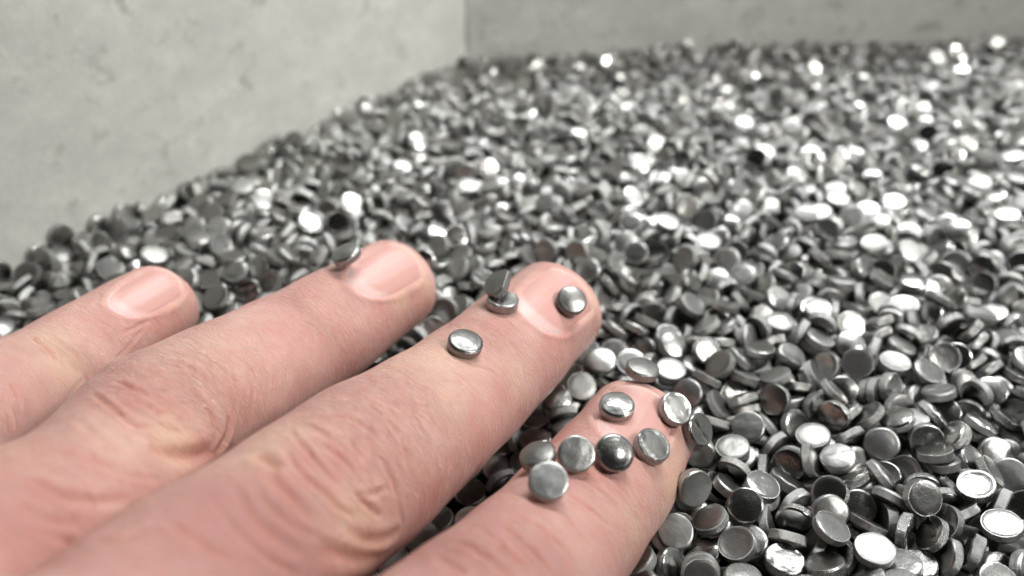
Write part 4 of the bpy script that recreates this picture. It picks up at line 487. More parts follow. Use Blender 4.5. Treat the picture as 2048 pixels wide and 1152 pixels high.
-344,1807,-28,63,-78,1,-312,1963,-33,78,-14,15,-343,1657,-37,-26,51,0,365,1194,-53,-23,-15,16,358,1572,-28,-21,46,1,826,1532,-36,57,-4,0,801,1506,-27,76,51,1,802,1571,-45,-57,-66,11,
823,1630,-25,48,-23,6,335,702,-50,-3,-44,7,838,1420,-43,-2,94,2,80,1659,-12,5,14,0,96,1730,-21,-11,87,11,717,1690,-33,48,37,11,724,1835,-19,35,36,11,413,2109,-26,43,22,2,737,1050,-45,
-65,-35,3,-331,1595,-33,-46,-29,13,1100,2160,-27,62,-46,5,1092,2208,-11,-98,15,10,110,1583,-23,-3,23,0,772,1029,-29,-23,97,17,407,1217,-35,-88,-47,13,373,1054,-52,-38,-3,0,391,912,-74,
0,0,12,722,1934,-22,-37,74,0,427,721,-63,5,-58,0,391,548,-16,44,-27,1,773,1234,-30,31,-68,3,745,1316,-17,40,-36,7,747,1550,-43,96,11,7,790,970,-58,-39,-91,10,146,1606,-49,49,12,0,-84,
1441,-31,-13,26,0,132,1243,-59,21,97,7,882,1128,-26,-62,-50,10,870,1166,-30,56,-57,3,281,894,-50,-7,82,17,836,1861,-32,78,-13,3,861,1391,-17,70,21,6,-113,1769,-21,-63,-77,10,-221,1418,
-44,35,84,11,848,2291,-26,-66,-73,17,850,1804,-14,61,-12,4,279,1001,-59,-82,-56,10,228,2245,-43,0,0,4,279,650,-59,42,-91,3,-211,1678,-20,94,-16,12,-189,1743,-33,26,-42,5,241,803,-58,
3,3,6,272,732,-62,-18,65,0,312,775,-59,0,0,10,859,2322,-20,-19,-66,0,1182,2094,-36,24,14,10,651,2130,-11,13,-27,10,662,1932,-21,9,-50,0,-669,1241,-14,-2,35,7,-403,1627,-30,-44,42,10,
445,1612,-13,20,42,6,77,1363,-21,34,54,14,-70,1507,-29,5,-19,1,70,932,-74,0,0,15,81,998,-74,0,0,15,1151,1605,-11,21,48,15,1151,1667,-1,-54,10,1,1169,1781,-6,20,-47,11,693,1303,-20,94,
-33,10,437,847,-41,18,-92,3,636,2304,-43,0,0,12,666,2317,-34,-58,-30,10,397,1818,-4,17,35,2,405,1728,-22,91,-42,14,439,683,-60,10,-83,15,447,993,-43,77,63,11,463,661,-59,15,-98,11,712,
1180,-60,54,1,6,21,2126,-16,-57,-41,1,55,2264,-30,-49,52,3,501,639,-57,6,6,0,513,1135,-22,58,1,11,-617,1375,-29,19,-32,5,618,2116,-25,-14,-22,14,1142,2289,-26,25,6,0,1236,1993,-17,-24,
56,10,1144,2120,-28,14,87,17,52,2107,-30,90,-35,3,1196,2326,-8,12,35,1,433,2275,-30,-23,78,10,476,1941,-22,-33,-21,4,508,957,-43,0,0,3,433,1233,-31,32,35,7,454,1274,-33,33,66,10,-659,
1285,-27,-1,-3,5,437,2168,-26,-2,12,7,432,2238,-24,23,-68,13,-46,1610,-16,62,-43,1,59,1698,-28,-21,46,4,56,1792,-32,63,-36,5,-70,1759,-39,17,92,7,619,1363,-21,16,25,16,515,1544,-31,
62,10,4,-439,1176,-33,-50,87,13,587,1468,-19,58,-9,1,-456,1101,-34,45,21,1,-33,1596,-1,-54,10,13,50,1530,-31,40,-25,10,494,1253,-47,-58,-24,13,503,1331,-59,0,0,12,501,1938,-31,37,23,
12,-472,1410,-31,-44,-54,0,-441,1446,-22,-5,-48,3,500,2026,-9,22,7,11,616,2269,-35,-74,-26,0,485,1299,-38,23,-25,14,-451,1329,-59,-73,9,0,488,1358,-59,43,-90,0,-440,1384,-59,100,7,11,
127,1817,-39,-12,-24,1,940,1543,-21,-10,-12,17,239,2295,-34,50,-12,0,859,2170,-19,-33,-29,12,273,1992,-16,-6,-30,15,905,1762,-24,-52,-50,3,-192,1987,-34,3,46,10,1071,1548,-22,57,82,
10,139,1670,-19,57,41,1,132,1717,-21,-85,7,0,167,1538,-26,7,3,0,241,1706,-43,-93,38,4,267,1748,-28,-79,62,13,258,1842,-19,-28,22,10,-258,2085,-28,-5,-6,11,-197,2093,-27,-52,-23,4,256,
1901,-23,57,22,4,254,1073,-59,74,-68,0,250,1109,-58,-98,12,0,899,1869,-29,-24,-29,10,927,2097,-17,-24,97,3,-894,1091,-12,94,-31,2,919,1939,-58,-52,-81,10,254,1482,-19,36,-70,6,1439,
2230,-28,40,79,6,7,1622,-26,-78,-13,1,1313,2120,-20,37,-7,2,-27,1240,-48,-13,54,13,-523,1203,-59,-97,26,0,-32,1179,-20,-41,-18,0,1236,2099,-28,87,27,0,1203,2126,-9,2,-68,5,1901,2400,
-37,51,0,1,1951,2425,-29,-25,20,10,1872,2454,-43,-9,100,13,1954,2461,-42,-9,100,15,1897,2317,-28,-98,19,2,1931,2384,-19,-46,78,0,1945,2415,-46,-25,20,10,1841,2386,-40,-3,9,11,1909,2440,
-27,-37,93,1,1831,2436,-28,-1,-51,10,1865,2335,-27,0,0,10,-22,1399,-34,-41,56,13,-33,1287,-36,-28,-21,1,2,1174,-58,-71,-67,13,-15,1147,-28,-38,86,13,-17,1109,-29,-75,-7,11,-6,1121,-12,
88,8,5,-13,1204,-58,-71,67,3,-24,1186,-32,-41,-18,0,6,1073,-29,39,-62,14,-10,1030,-25,-14,-38,11,15,1090,-17,-39,62,2,-21,878,-58,99,12,10,-22,922,-74,0,0,6,-19,599,-74,0,0,11,14,632,
-74,0,0,0,-14,676,-74,0,0,13,-7,722,-67,-35,-16,0,1,1930,-26,-28,-60,6,-16,1906,-24,-68,-73,2,-5,1820,-22,-13,-9,6,-1,2056,-30,22,-20,17,-6,2065,-16,22,-20,10,-84,2206,-42,-24,56,3,
-47,2223,-21,-56,-15,0,23,1127,-37,23,22,15,58,1105,-14,-19,-72,16,30,1192,-59,65,-76,10,23,1188,-27,49,9,15,56,1220,-21,33,-47,15,53,1079,-27,0,0,10,52,1170,-59,0,0,10,56,1176,-28,
87,22,10,11,875,-74,0,0,11,68,1044,-24,14,-71,3,30,742,-74,0,0,1,32,677,-74,0,0,0,50,700,-59,0,0,17,62,1415,-59,0,0,0,42,1303,-41,36,-93,1,58,1331,-29,-18,-69,16,53,1368,-57,5,13,2,
36,1252,-43,-95,33,0,54,1275,-23,15,44,0,-53,1987,-28,-24,-7,10,-42,1887,-25,-35,25,0,-49,1939,-28,-11,-14,11,-81,1924,-23,95,10,7,-71,1811,-42,40,-18,10,-44,1846,-19,-55,-83,0,28,1724,
-26,76,-43,0,59,1683,-54,-66,72,6,32,1661,-20,-10,-13,2,73,1613,-27,-7,6,0,60,1573,-29,0,75,10,-52,1696,-40,13,0,4,-44,1637,-29,-73,39,10,-70,1554,-43,-87,-47,7,-34,1539,-18,8,19,13,
28,2019,-27,0,0,0,54,1959,-27,-34,-44,7,52,1994,-28,-42,84,12,37,1873,-35,-37,-12,13,68,1887,-16,20,-97,4,26,1854,-13,-28,-23,4,56,514,-74,0,0,11,70,766,-74,0,0,1,36,2162,-26,-27,47,
0,18,2236,-30,68,-32,1,50,2206,-43,0,0,11,30,2085,-19,44,69,12,-60,1273,-31,31,23,16,-40,1226,-36,-13,54,17,102,1225,-58,-98,-12,10,75,1207,-43,-82,28,15,51,1154,-12,87,22,17,81,1003,
-41,100,3,10,113,1132,-10,-43,-51,10,92,1175,-27,-46,-68,14,76,1144,-31,-58,46,3,53,973,-52,-36,43,0,90,1071,-19,-89,-42,12,103,1112,-31,50,-40,0,59,830,-74,0,0,0,51,747,-59,0,0,17,
51,958,-64,36,-43,10,110,1500,-19,46,6,7,94,1535,-29,65,-38,1,112,1431,-59,0,0,1,87,1426,-28,91,35,11,105,1426,-27,91,35,11,67,1247,-49,-12,96,10,-31,1071,-17,51,35,14,-61,973,-29,-36,
-6,16,-57,1020,-27,0,0,1,-43,1093,-43,0,0,17,-68,1065,-44,65,51,11,-73,1039,-74,0,0,7,-45,1026,-59,0,0,6,-82,997,-51,-4,47,3,-29,650,-63,36,47,11,-63,837,-74,0,0,11,-51,866,-63,11,56,
7,104,1744,-30,11,-87,1,119,1629,-22,-20,-8,7,113,1891,-27,6,-98,0,-43,610,-59,0,0,10,-120,2120,-25,28,-25,7,78,2229,-29,8,3,0,-100,1988,-26,20,10,16,-87,1877,-20,27,20,0,-133,1800,
-50,-44,-21,0,-112,1810,-29,59,21,7,117,1025,-40,-8,-65,11,109,1044,-14,-91,35,11,-4,906,-46,-44,-53,12,131,836,-74,0,0,0,89,844,-59,0,0,17,87,796,-59,0,0,13,102,872,-74,0,0,2,74,477,
-48,26,-54,10,119,512,-74,0,0,10,92,522,-49,29,-79,15,120,559,-74,0,0,1,-113,1662,-32,-23,-41,10,-127,1704,-47,-62,-7,1,-119,1616,-30,85,-16,7,-84,1614,-28,83,30,12,134,1243,-11,-33,
-7,17,119,1072,-50,-12,44,1,116,1096,-28,50,-40,6,158,1178,-59,33,81,11,124,1157,-54,-19,4,10,-125,1514,-43,100,-8,17,-97,1546,-32,-64,-7,5,-94,1379,-54,-72,-62,7,-97,1333,-34,-6,-46,
10,129,1565,-34,10,-42,15,129,1460,-59,18,98,7,156,1492,-23,-19,5,4,149,1853,-20,-45,-55,0,131,1817,-23,11,24,12,161,1741,-59,-15,94,13,157,1740,-12,30,93,0,-104,1214,-60,-36,75,0,-77,
1063,-29,-65,-51,1,-149,1004,-59,-72,70,2,-101,1039,-61,51,-13,17,-105,1029,-43,51,-13,10,-102,1087,-66,-27,-32,11,-145,1047,-59,0,0,10,-115,1086,-44,27,32,1,-144,961,-59,0,0,11,-151,
962,-43,0,0,1,-107,940,-39,-60,-17,3,-113,995,-64,-40,-35,10,-124,984,-34,-37,-41,11,128,2119,-43,27,-96,1,133,2179,-40,-84,51,12,166,1980,-22,-52,35,0,126,1960,-14,-53,-48,15,134,2012,
-28,-5,-2,1,166,497,-43,0,0,14,119,491,-43,0,0,10,132,514,-27,0,0,14,110,591,-64,-3,53,0,154,548,-59,0,0,11,137,534,-43,0,0,10,129,460,-39,12,-98,0,173,452,-30,23,-40,4,182,404,-10,
6,12,10,190,1014,-66,32,29,7,170,1003,-37,-2,54,10,200,1048,-61,-4,69,0,134,869,-51,28,23,11,181,939,-74,0,0,0,205,972,-49,-36,-27,15,128,819,-59,0,0,0,184,898,-43,0,0,13,128,581,-41,
33,26,0,211,820,-15,29,-28,3,-160,916,-37,-62,15,11,-135,919,-66,-21,37,1,-146,2151,-27,-14,55,11,187,1253,-43,93,29,10,-152,2084,-25,-12,31,10,-141,2034,-28,-31,85,11,221,1590,-27,
-47,-20,10,213,1546,-27,13,-65,4,167,1410,-43,0,0,4,-180,1811,-28,-14,13,11,-148,1842,-30,-24,-77,10,-142,1750,-30,4,-45,13,-170,1560,-24,38,64,10,-167,1615,-25,28,-60,15,189,1818,-62,
-65,15,10,178,1814,-15,-41,10,6,196,1755,-32,82,-56,10,214,1685,-28,87,-28,10,182,1616,-26,10,16,12,-138,1585,-18,-8,81,10,-174,1455,-28,8,0,11,-151,1420,-29,23,-74,4,-140,1318,-32,
54,-8,17,215,2086,-27,12,29,11,168,2102,-21,46,15,0,238,460,-20,12,-68,11,256,531,-59,57,-82,6,211,386,-24,45,8,17,236,384,-6,-80,0,13,223,2248,-13,-76,22,3,-158,1141,-15,-87,8,1,-187,
1108,-59,0,0,1,-158,1143,-45,26,-13,11,-181,921,-59,20,98,12,-187,890,-51,-42,4,16,-128,900,-39,-45,16,10,-179,936,-59,20,98,12,-179,969,-60,-83,10,16,223,725,-37,-48,-37,7,227,777,
-27,-88,-35,1,226,797,-74,0,0,0,197,812,-30,-29,28,10,180,679,-59,-17,90,1,188,703,-59,-38,80,1,185,550,-29,20,9,0,228,607,-74,0,0,13,163,602,-64,15,-49,16,227,530,-31,-68,-63,0,213,
490,-43,0,0,0,212,498,-27,0,0,10,212,531,-65,3,45,0,256,569,-59,-99,-11,1,225,561,-64,6,51,4,225,568,-50,7,51,5,184,541,-44,-20,-9,14,272,924,-57,-3,5,13,214,887,-43,89,-44,4,171,851,
-28,-5,-3,6,250,925,-41,3,-5,7,239,818,-29,75,-4,12,216,844,-42,-15,98,11,-182,844,-59,0,0,14,-192,891,-66,42,-4,3,-228,2128,-44,84,1,0,267,1324,-34,49,65,10,266,1371,-59,-90,-1,1,235,
1253,-12,-81,59,12,245,1604,-25,65,44,6,260,1537,-23,-6,-22,0,262,1375,-32,69,-8,10,256,1427,-40,10,43,1,235,1395,-17,26,-38,4,-193,1847,-14,-41,-83,12,-199,1787,-19,54,69,11,-194,1684,
-57,73,66,12,-211,1574,-59,0,0,0,-236,1554,-43,0,0,1,278,2147,-27,2,54,2,231,2012,-29,40,-20,12,306,528,-57,-49,85,16,265,499,-59,0,0,15,303,515,-28,25,-88,0,261,498,-38,5,-22,11,295,
484,-19,83,-53,10,282,551,-58,87,50,2,287,582,-45,11,-76,17,296,381,-23,-27,76,11,326,384,-7,36,-56,0,292,463,-44,-23,-46,11,240,419,-22,-54,-50,0,281,439,-11,-47,26,1,265,2271,-25,
12,-4,5,-195,1540,-34,-67,-44,11,-209,1487,-28,-89,-46,0,-198,1384,-32,-49,-79,3,-191,1435,-59,76,-42,11,258,744,-54,-18,65,5,282,778,-74,0,0,7,268,679,-64,8,-49,12,266,540,-27,9,-11,
16,285,593,-74,0,0,7,-199,1206,-34,27,-37,0,-198,1173,-13,72,47,5,-192,1200,-5,-74,-24,16,-184,1269,-25,-39,-6,10,-219,1243,-14,65,36,5,-204,1070,-29,81,9,14,-197,1129,-21,20,-35,3,
-220,1192,-57,3,8,0,-230,899,-74,0,0,17,-214,940,-59,-90,14,15,-222,989,-74,0,0,10,-175,1098,-6,-24,28,5,-247,804,-48,-44,29,10,-234,773,-48,47,-40,1,-220,826,-45,79,19,1,-236,853,-66,
40,5,6,-232,871,-52,-38,-5,14,315,1073,-59,-95,-32,16,285,1062,-59,0,0,4,286,957,-74,0,0,1,320,958,-57,-7,1,6,264,806,-29,-70,36,0,305,864,-74,0,0,11,266,844,-46,-42,54,13,-211,734,
-29,59,46,2,-233,791,-74,0,0,10,-230,2014,-25,-50,59,10,317,1332,-59,0,0,10,291,1158,-43,-93,-32,11,-281,1927,-28,-3,-2,10,-246,1899,-30,41,-46,2,-287,1825,-40,-26,52,11,291,1615,-44,
83,-37,17,311,1532,-56,76,-65,0,292,1475,-34,-38,39,6,326,1388,-29,74,-7,1,295,1870,-43,0,0,4,302,1901,-29,-26,75,0,288,1861,-13,48,64,0,274,1819,-50,9,41,10,304,1733,-43,0,0,10,323,
1742,-26,2,6,16,-246,1699,-29,1,-32,0,-276,1455,-17,-34,-42,13,286,2029,-8,-3,10,1,318,1988,-21,46,19,10,321,2051,-29,62,47,3,356,447,-5,47,72,17,320,498,-58,2,-2,10,349,517,-30,56,
-35,12,314,486,-25,83,-53,16,348,523,-12,-56,35,2,313,557,-59,19,90,10,343,420,-27,-40,-87,4,359,385,0,99,3,10,339,465,-31,-85,17,14,316,442,-10,-70,-5,0,295,2227,-23,10,-68,17,298,
2301,-39,-69,38,16,282,2171,-20,-10,47,2,-268,1202,-27,0,0,0,-254,1188,-9,43,-15,3,-247,1269,-29,47,33,1,-263,1245,-12,-65,-63,3,-277,1156,-25,46,-29,0,-260,1142,-20,46,-29,1,-235,1211,
-27,-87,-30,0,317,738,-50,0,44,17,323,554,-29,-38,4,10,370,559,-27,11,-31,3,-308,727,-43,0,0,15,-279,797,-74,0,0,11,-273,824,-59,0,0,0,-276,844,-74,0,0,10,-262,886,-58,-100,8,7,-265,
927,-59,-64,-76,0,-240,946,-74,0,0,3,-292,686,-62,21,-62,6,-267,723,-64,27,-47,6,-265,689,-48,75,0,7,-276,768,-59,0,0,13,322,989,-59,8,-100,7,339,1022,-59,0,0,1,343,1252,-74,0,0,3,365,
1286,-30,-61,39,0,356,1228,-59,-54,73,10,355,1119,-25,-79,-37,17,-319,1603,-23,46,29,1,349,1552,-38,21,-50,11,370,1440,-21,51,50,10,360,1435,-59,0,0,1,-303,1484,-27,24,-53,3,-296,1275,
-28,-54,-59,11,365,1844,-25,-84,-11,2,330,1873,-33,-47,-27,16,342,1660,-27,92,-37,3,344,2147,-22,-75,-61,11,369,2028,-30,92,-14,11,361,1994,-20,67,75,10,408,457,-20,-17,-54,11,362,462,
-10,46,73,10,399,471,1,-53,-49,16,364,493,-43,-72,-24,0,387,369,-28,0,-100,11,374,400,-27,100,0,12,-316,1184,-49,46,-23,11,-304,1234,-34,-29,-20,1,-333,1198,-31,-5,62,1,-290,1222,-12,
5,0,10,-326,1258,-37,59,-78,1,-236,1103,-27,3,1,7,-294,1160,-33,-46,29,11,-293,1117,-27,-61,-60,0,-300,1176,-7,-29,48,0,-282,1064,-28,-27,-86,10,-315,1095,-20,-51,-17,10,-314,844,-65,
-42,12,3,-294,887,-74,0,0,10,400,749,-74,0,0,14,410,653,-39,-46,-64,13,384,687,-58,3,2,0,415,512,-37,39,-8,1,378,492,-14,-63,11,13,411,514,-1,-89,-9,7,413,564,-59,4,1,3,378,536,-47,
-22,44,1,-334,531,-28,19,-98,0,-359,1890,-45,-70,-9,0,-349,1963,-59,0,0,7,404,1019,-40,6,15,3,404,953,-43,0,0,13,425,814,-61,-1,36,7,417,1073,-60,-77,4,0,-379,1612,-14,21,89,10,420,
1542,-22,-7,23,14,423,1578,-43,-32,-92,11,426,1480,-24,-64,-48,11,388,1514,-59,-47,-88,13,402,1499,-16,75,-56,11,412,1339,-30,-59,53,11,-366,1564,-43,34,-88,16,-352,1531,-36,-87,-25,
10,-358,1414,-24,-9,-6,14,-347,1368,-28,-60,-4,13,400,1847,-27,0,0,3,399,1770,-43,-59,81,12,386,1666,-43,54,-84,10,411,1674,-26,76,16,1,390,1607,-28,-14,-12,15,405,1637,-28,-55,-78,
0,409,2062,-23,38,-24,6,418,1936,-14,-9,5,0,-355,1287,-33,-27,-89,15,-376,1207,-43,60,80,17,-328,1132,-17,43,-63,13,-351,1154,-59,-58,-81,1,-365,1145,-43,58,81,15,-347,1172,-33,9,-55,
10,-387,1152,-21,-63,46,2,-344,1160,-6,5,14,2,-376,1024,-29,-82,-45,4,-323,1048,-25,30,52,12,-370,1111,-21,22,20,1,456,400,-25,81,58,13,430,384,-13,-7,4,10,464,396,5,18,-16,2,459,475,
-20,-55,0,11,389,400,-3,99,-3,2,423,2311,-28,36,3,5,385,2175,-28,-2,13,0,405,2202,-34,-63,-59,3,442,693,-46,-10,83,1,431,530,-8,-71,-62,6,448,445,2,42,21,11,437,488,-43,78,-47,11,468,
506,-13,10,-99,15,427,492,-9,89,9,10,487,481,11,-25,16,17,433,999,-74,0,0,0,463,1023,-50,56,-83,2,435,895,-74,0,0,10,470,863,-48,89,29,3,462,773,-47,-65,-63,14,-424,373,-29,4,-98,11,
-416,1697,-27,-80,-59,6,454,1150,-44,31,85,17,454,1191,-34,-58,20,17,456,1055,-59,0,0,7,-418,1525,-39,-34,-21,0,-425,1403,-28,0,0,11,-402,1489,-33,-3,54,12,469,1419,-28,-47,-43,0,462,
1370,-22,-56,-60,12,435,1338,-9,7,-40,2,443,1751,-27,3,3,0,428,1704,-26,66,24,0,468,1727,-24,-72,47,11,463,1638,-28,-51,-86,10,-430,1211,-43,88,-40,0,-392,1180,-64,-41,-27,0,-404,1181,
-52,41,27,14,-428,1144,-43,0,0,14,-404,1037,-15,52,-39,10,-417,1097,-51,35,16,11,-380,1118,-37,-22,-20,12,-417,1086,-20,24,-70,11,468,2060,-14,-38,-21,0,439,1969,-28,15,1,11,432,1922,
-28,8,-4,12,457,1879,-29,33,-28,1,498,387,-28,46,7,17,499,385,-10,46,7,17,478,2285,-34,-42,9,0,475,2149,-63,59,-19,14,503,548,-4,-1,-94,17,514,508,-18,-16,13,14,481,473,-7,20,-7,0,524,
508,8,-30,-45,11,505,564,-47,5,-62,10,475,525,-9,24,-97,11,474,425,-16,-52,-49,1,520,438,6,21,80,10,500,473,-42,8,-96,0,-393,988,-26,-38,93,0,-387,1068,-37,9,-28,1,-294,878,-52,6,33,
2,-452,927,-12,0,0,15,503,894,-21,20,58,10,482,898,-74,0,0,1,489,914,-46,-68,1,0,-425,400,-28,-61,79,14,-461,1746,-29,-88,-12,7,-467,1792,-49,-75,-6,1,-444,1679,-38,20,-16,12,-476,1747,
-62,-45,49,15,512,1227,-33,-62,-18,10,500,1138,-74,0,0,1,484,1140,-43,-97,23,12,516,1077,-49,18,78,11,483,998,-43,0,0,0,-446,1553,-24,69,30,17,-487,1455,-27,25,-19,1,520,1491,-27,-90,
39,11,491,1457,-15,59,-16,13,516,1419,-19,-27,-22,0,508,1272,-24,10,-64,7,-486,1308,-49,-32,-37,15,-456,1373,-31,-39,-68,1,-478,1255,-44,77,-48,11,-449,1289,-34,-32,-49,16,-489,1090,
-43,0,0,6,-422,1106,-18,21,-71,16,-475,1155,-74,0,0,11,-462,1176,-59,-29,-24,11,487,1770,-28,-1,-3,11,495,1504,-14,73,-20,0,509,1590,-22,-72,0,7,528,2050,-30,56,-44,7,508,1984,-26,-9,
0,0,495,1821,7,15,-70,17,-492,1039,-74,0,0,11,-450,1065,-60,-10,83,13,-457,1029,-55,39,45,6,-433,1059,-44,-10,83,17,-457,1026,-34,-39,-45,11,-433,1040,-16,-52,39,1,-464,1101,-59,0,0,
11,-499,941,-49,-23,-42,10,-467,921,-27,0,0,10,-495,964,-34,-48,-3,10,-466,977,-27,94,33,10,-568,885,-43,0,0,1,-522,894,-41,19,-40,1,-449,749,-25,-36,39,14,491,2120,-27,-8,50,13,480,
2186,-20,-53,-44,7,552,668,-43,22,97,0,568,618,-48,-59,-74,6,543,591,-59,0,0,2,569,474,1,35,-80,6,558,505,-28,83,34,1,528,475,-12,-13,49,12,562,508,-2,85,34,6,561,397,-27,-30,-58,1,
530,400,-19,-82,-34,1,576,400,0,10,-18,0,536,446,-5,-21,-80,7,541,834,-22,89,43,5,587,1236,-53,54,5,13,567,1023,-27,-75,57,13,-517,1648,-38,-24,22,5,-514,1528,-37,25,28,0,571,1354,-13,
45,-73,0,-501,1327,-32,-33,-44,11,561,1644,-16,-40,-87,10,581,1571,-25,12,-6,14,543,1607,-28,1,1,1,555,1969,-23,67,23,2,569,1835,-20,27,-3,13,542,1806,-44,-79,-24,0,-530,1073,-51,-72,
0,0,-530,927,-74,0,0,0,-515,970,-59,74,-67,0,-515,994,-58,-68,73,0,-523,1008,-59,-68,73,0,-498,1068,-59,0,0,10,-500,1045,-41,-13,62,10,-490,1018,-26,-69,-51,1,-460,1057,-18,41,-46,15,
-587,826,-55,-15,-3,4,-522,839,-74,0,0,0,-561,879,-59,0,0,6,-541,882,-74,0,0,10,-541,777,-62,11,-64,10,526,2305,-39,-64,-10,10,573,2128,-22,-8,-24,10,543,2015,-22,-23,-29,10,560,2092,
-17,26,79,4,621,510,-26,-8,11,7,596,486,-14,-69,-11,1,593,513,6,43,-19,17,594,533,-16,39,-10,12,597,437,-15,-31,16,10,608,444,0,-31,16,13,588,369,-14,0,100,15,622,399,-6,1,42,10,-537,
384,-29,-44,-6,3,-489,411,-24,-7,-44,12,-590,1634,-27,16,-12,0,625,819,-59,0,0,15,581,802,-44,-20,17,0,613,774,-59,0,0,0,596,733,-51,9,36,10,591,684,-59,54,-84,4,-553,1537,-59,-17,67,
13,-563,1477,-29,19,-17,0,-543,1387,-25,45,-55,10,-588,1349,-12,43,-26,12,-552,1335,-43,-92,39,14,-562,1345,-16,43,-26,15,624,1076,-61,49,34,11,588,1105,-50,-24,-33,17,599,940,-59,-66,
-75,14,-565,1196,-44,33,-75,15,-559,1213,-35,36,-74,11,-549,1173,-59,-88,-4,17,-587,878,-74,0,0,2,-547,968,-59,91,1,2,-564,1015,-74,0,0,1,-539,1037,-63,-26,-51,10,-533,997,-29,-19,-10,
1,-542,926,-45,-71,28,16,581,1390,-28,3,-4,10,603,1431,-29,-53,43,0,587,1302,-42,-89,37,10,612,1694,-18,-23,23,1,589,1618,-33,-8,-52,17,615,1644,-27,-15,58,0,624,1535,-22,26,20,2,588,
1505,-19,35,-76,1,615,1942,-22,17,11,1,586,1948,-47,-52,19,3,605,1894,-21,-53,63,2,616,1828,-25,4,16,0,613,1781,-22,37,-6,6,587,1743,-15,67,-26,5,-580,739,-59,97,24,12,-566,746,-58,
-97,-24,7,-586,785,-74,0,0,5,-552,820,-65,43,20,10,-596,832,-74,0,0,0,-559,456,-28,2,-2,7,601,2178,-29,-40,-32,11,617,2039,-32,-42,44,0,647,525,-12,-93,-23,12,677,571,-26,-9,91,0,624,
540,2,-99,-2,10,685,551,6,-38,-56,1,653,434,-7,-28,-5,0,686,501,-61,14,69,3,658,491,-44,61,65,11,660,532,-6,-93,-23,10,643,476,-17,37,-33,2,682,501,-5,-59,62,0,651,530,-59,-98,-19,11,
636,369,-17,0,100,11,667,400,-8,57,-63,12,-625,1526,-49,40,-2,11,-654,1444,-26,70,-15,13,-612,1439,-26,-12,-53,12,-649,1291,-42,1,3,16,691,724,-30,-39,-44,5,675,607,-30,0,-39,4,648,
577,-14,-90,23,1,676,592,-3,61,73,1,644,632,-45,31,20,12,683,652,-28,-58,60,5,645,1048,-28,-14,2,1,682,1070,-21,-66,8,10,630,954,-43,0,0,1,639,1002,-44,81,-22,10,-608,1186,-29,-58,51,
13,-622,1161,-17,-17,-76,0,-603,1220,-27,54,84,3,-598,1119,-22,-31,-61,1,-638,1077,-17,53,22,0,-596,1076,-13,7,-9,3,-571,976,-43,-91,-1,11,-584,931,-43,0,0,10,-565,1040,-25,9,-23,13,
651,1307,-46,8,62,5,665,1223,-22,-36,-30,14,-594,705,-59,-100,7,1,-614,744,-74,0,0,1,-618,848,-59,77,-34,11,-609,894,-59,-75,49,0,-571,925,-59,0,0,0,-688,1511,-74,0,0,1,-666,1540,-40,
0,4,0,-665,1332,-24,91,42,7,-653,1279,-59,0,0,11,-696,1266,-46,8,-34,12,628,1873,-28,13,-8,11,667,1888,-29,-45,-69,2,686,1794,-22,-23,-47,0,635,1708,-36,37,-21,13,674,2185,-29,84,2,
13,651,2116,-46,-42,-52,3,673,2151,-41,12,70,1,676,2054,-25,-45,-76,3,658,2026,-22,58,26,0,674,2096,-23,-6,-13,0,633,2072,-19,-14,38,1,699,463,-37,23,18,7,725,506,-37,-2,-81,11,692,
490,-11,59,-62,17,733,511,1,48,16,10,688,524,-61,14,69,3,719,555,-59,-69,67,0,736,383,-23,0,72,11,708,466,-23,23,18,4,688,434,-17,-57,-47,7,721,468,-11,23,18,0,698,387,-18,89,30,2,728,
424,-23,-100,-7,1,736,754,-31,-70,4,2,701,798,-44,-5,6,0,700,688,-74,0,0,12,706,688,-46,-27,-62,10,735,696,-17,81,-39,10,695,683,-16,-19,53,5,700,690,0,-19,53,3,707,602,-2,-73,-56,1,
771,589,2,70,38,15,701,627,-37,-17,-43,3,724,651,-21,60,18,2,713,618,-7,-73,-56,5,748,653,0,-29,-74,5,684,528,-43,14,69,0,720,530,-18,-7,47,10,725,561,-5,-8,-75,12,739,597,-59,0,0,17,
707,580,-43,99,10,3,736,602,-28,-45,79,7,-680,1138,-21,58,-3,2,-653,1170,-5,69,5,11,-664,1232,-43,-90,-34,17,-664,1063,-17,-51,-19,17,-674,1105,-28,-40,75,3,-664,1111,-1,-15,-38,11,
-603,1005,-26,-12,44,12,-688,1034,-28,2,76,3,-602,889,-27,0,0,0,-647,954,-29,13,49,10,695,1047,-43,-58,78,3,719,1081,-21,87,-49,6,703,989,-29,-28,-11,10,707,906,-31,-11,47,16,696,1294,
-52,22,25,0,717,1167,-26,-98,16,1,688,1195,-37,9,-27,10,714,1126,-28,-69,73,10,-616,760,-59,0,0,5,-758,1416,-49,-20,-34,5,718,1583,-30,39,-31,3,721,1537,-32,87,-26,1,727,1398,-27,-3,
-97,5,698,1370,-18,-62,3,10,721,1430,-29,-74,20,1,729,1881,-29,-41,-16,10,-726,1385,-35,25,-29,10,-704,1271,-32,-8,34,0,-716,1317,-28,84,10,11,-689,1223,-28,75,43,1,-715,1111,-4,-2,
-21,13,-696,1186,-33,43,32,2,-716,1145,-26,14,-1,0,723,2090,-16,15,-56,10,699,1969,-27,25,-3,4,710,2001,-21,40,54,0,700,1957,-12,-25,3,10,795,479,-14,-95,-20,17,763,488,-22,-19,98,11,
767,505,-16,19,-98,2,762,542,-74,0,0,0,769,457,-19,-12,-32,10,714,2214,-25,-32,-42,11,760,716,-8,57,80,7,773,744,-4,-76,43,7,763,781,-31,69,-12,17,782,669,-13,13,1,3,745,678,-74,0,0,
15,782,715,-30,71,7,12,752,684,-12,81,-40,17,798,676,6,-12,0,0,788,616,-28,2,-3,17,763,577,-27,0,0,6,784,615,3,85,46,10,765,635,-50,-9,42,14,772,661,-27,-13,-1,13,746,622,-20,45,-79,
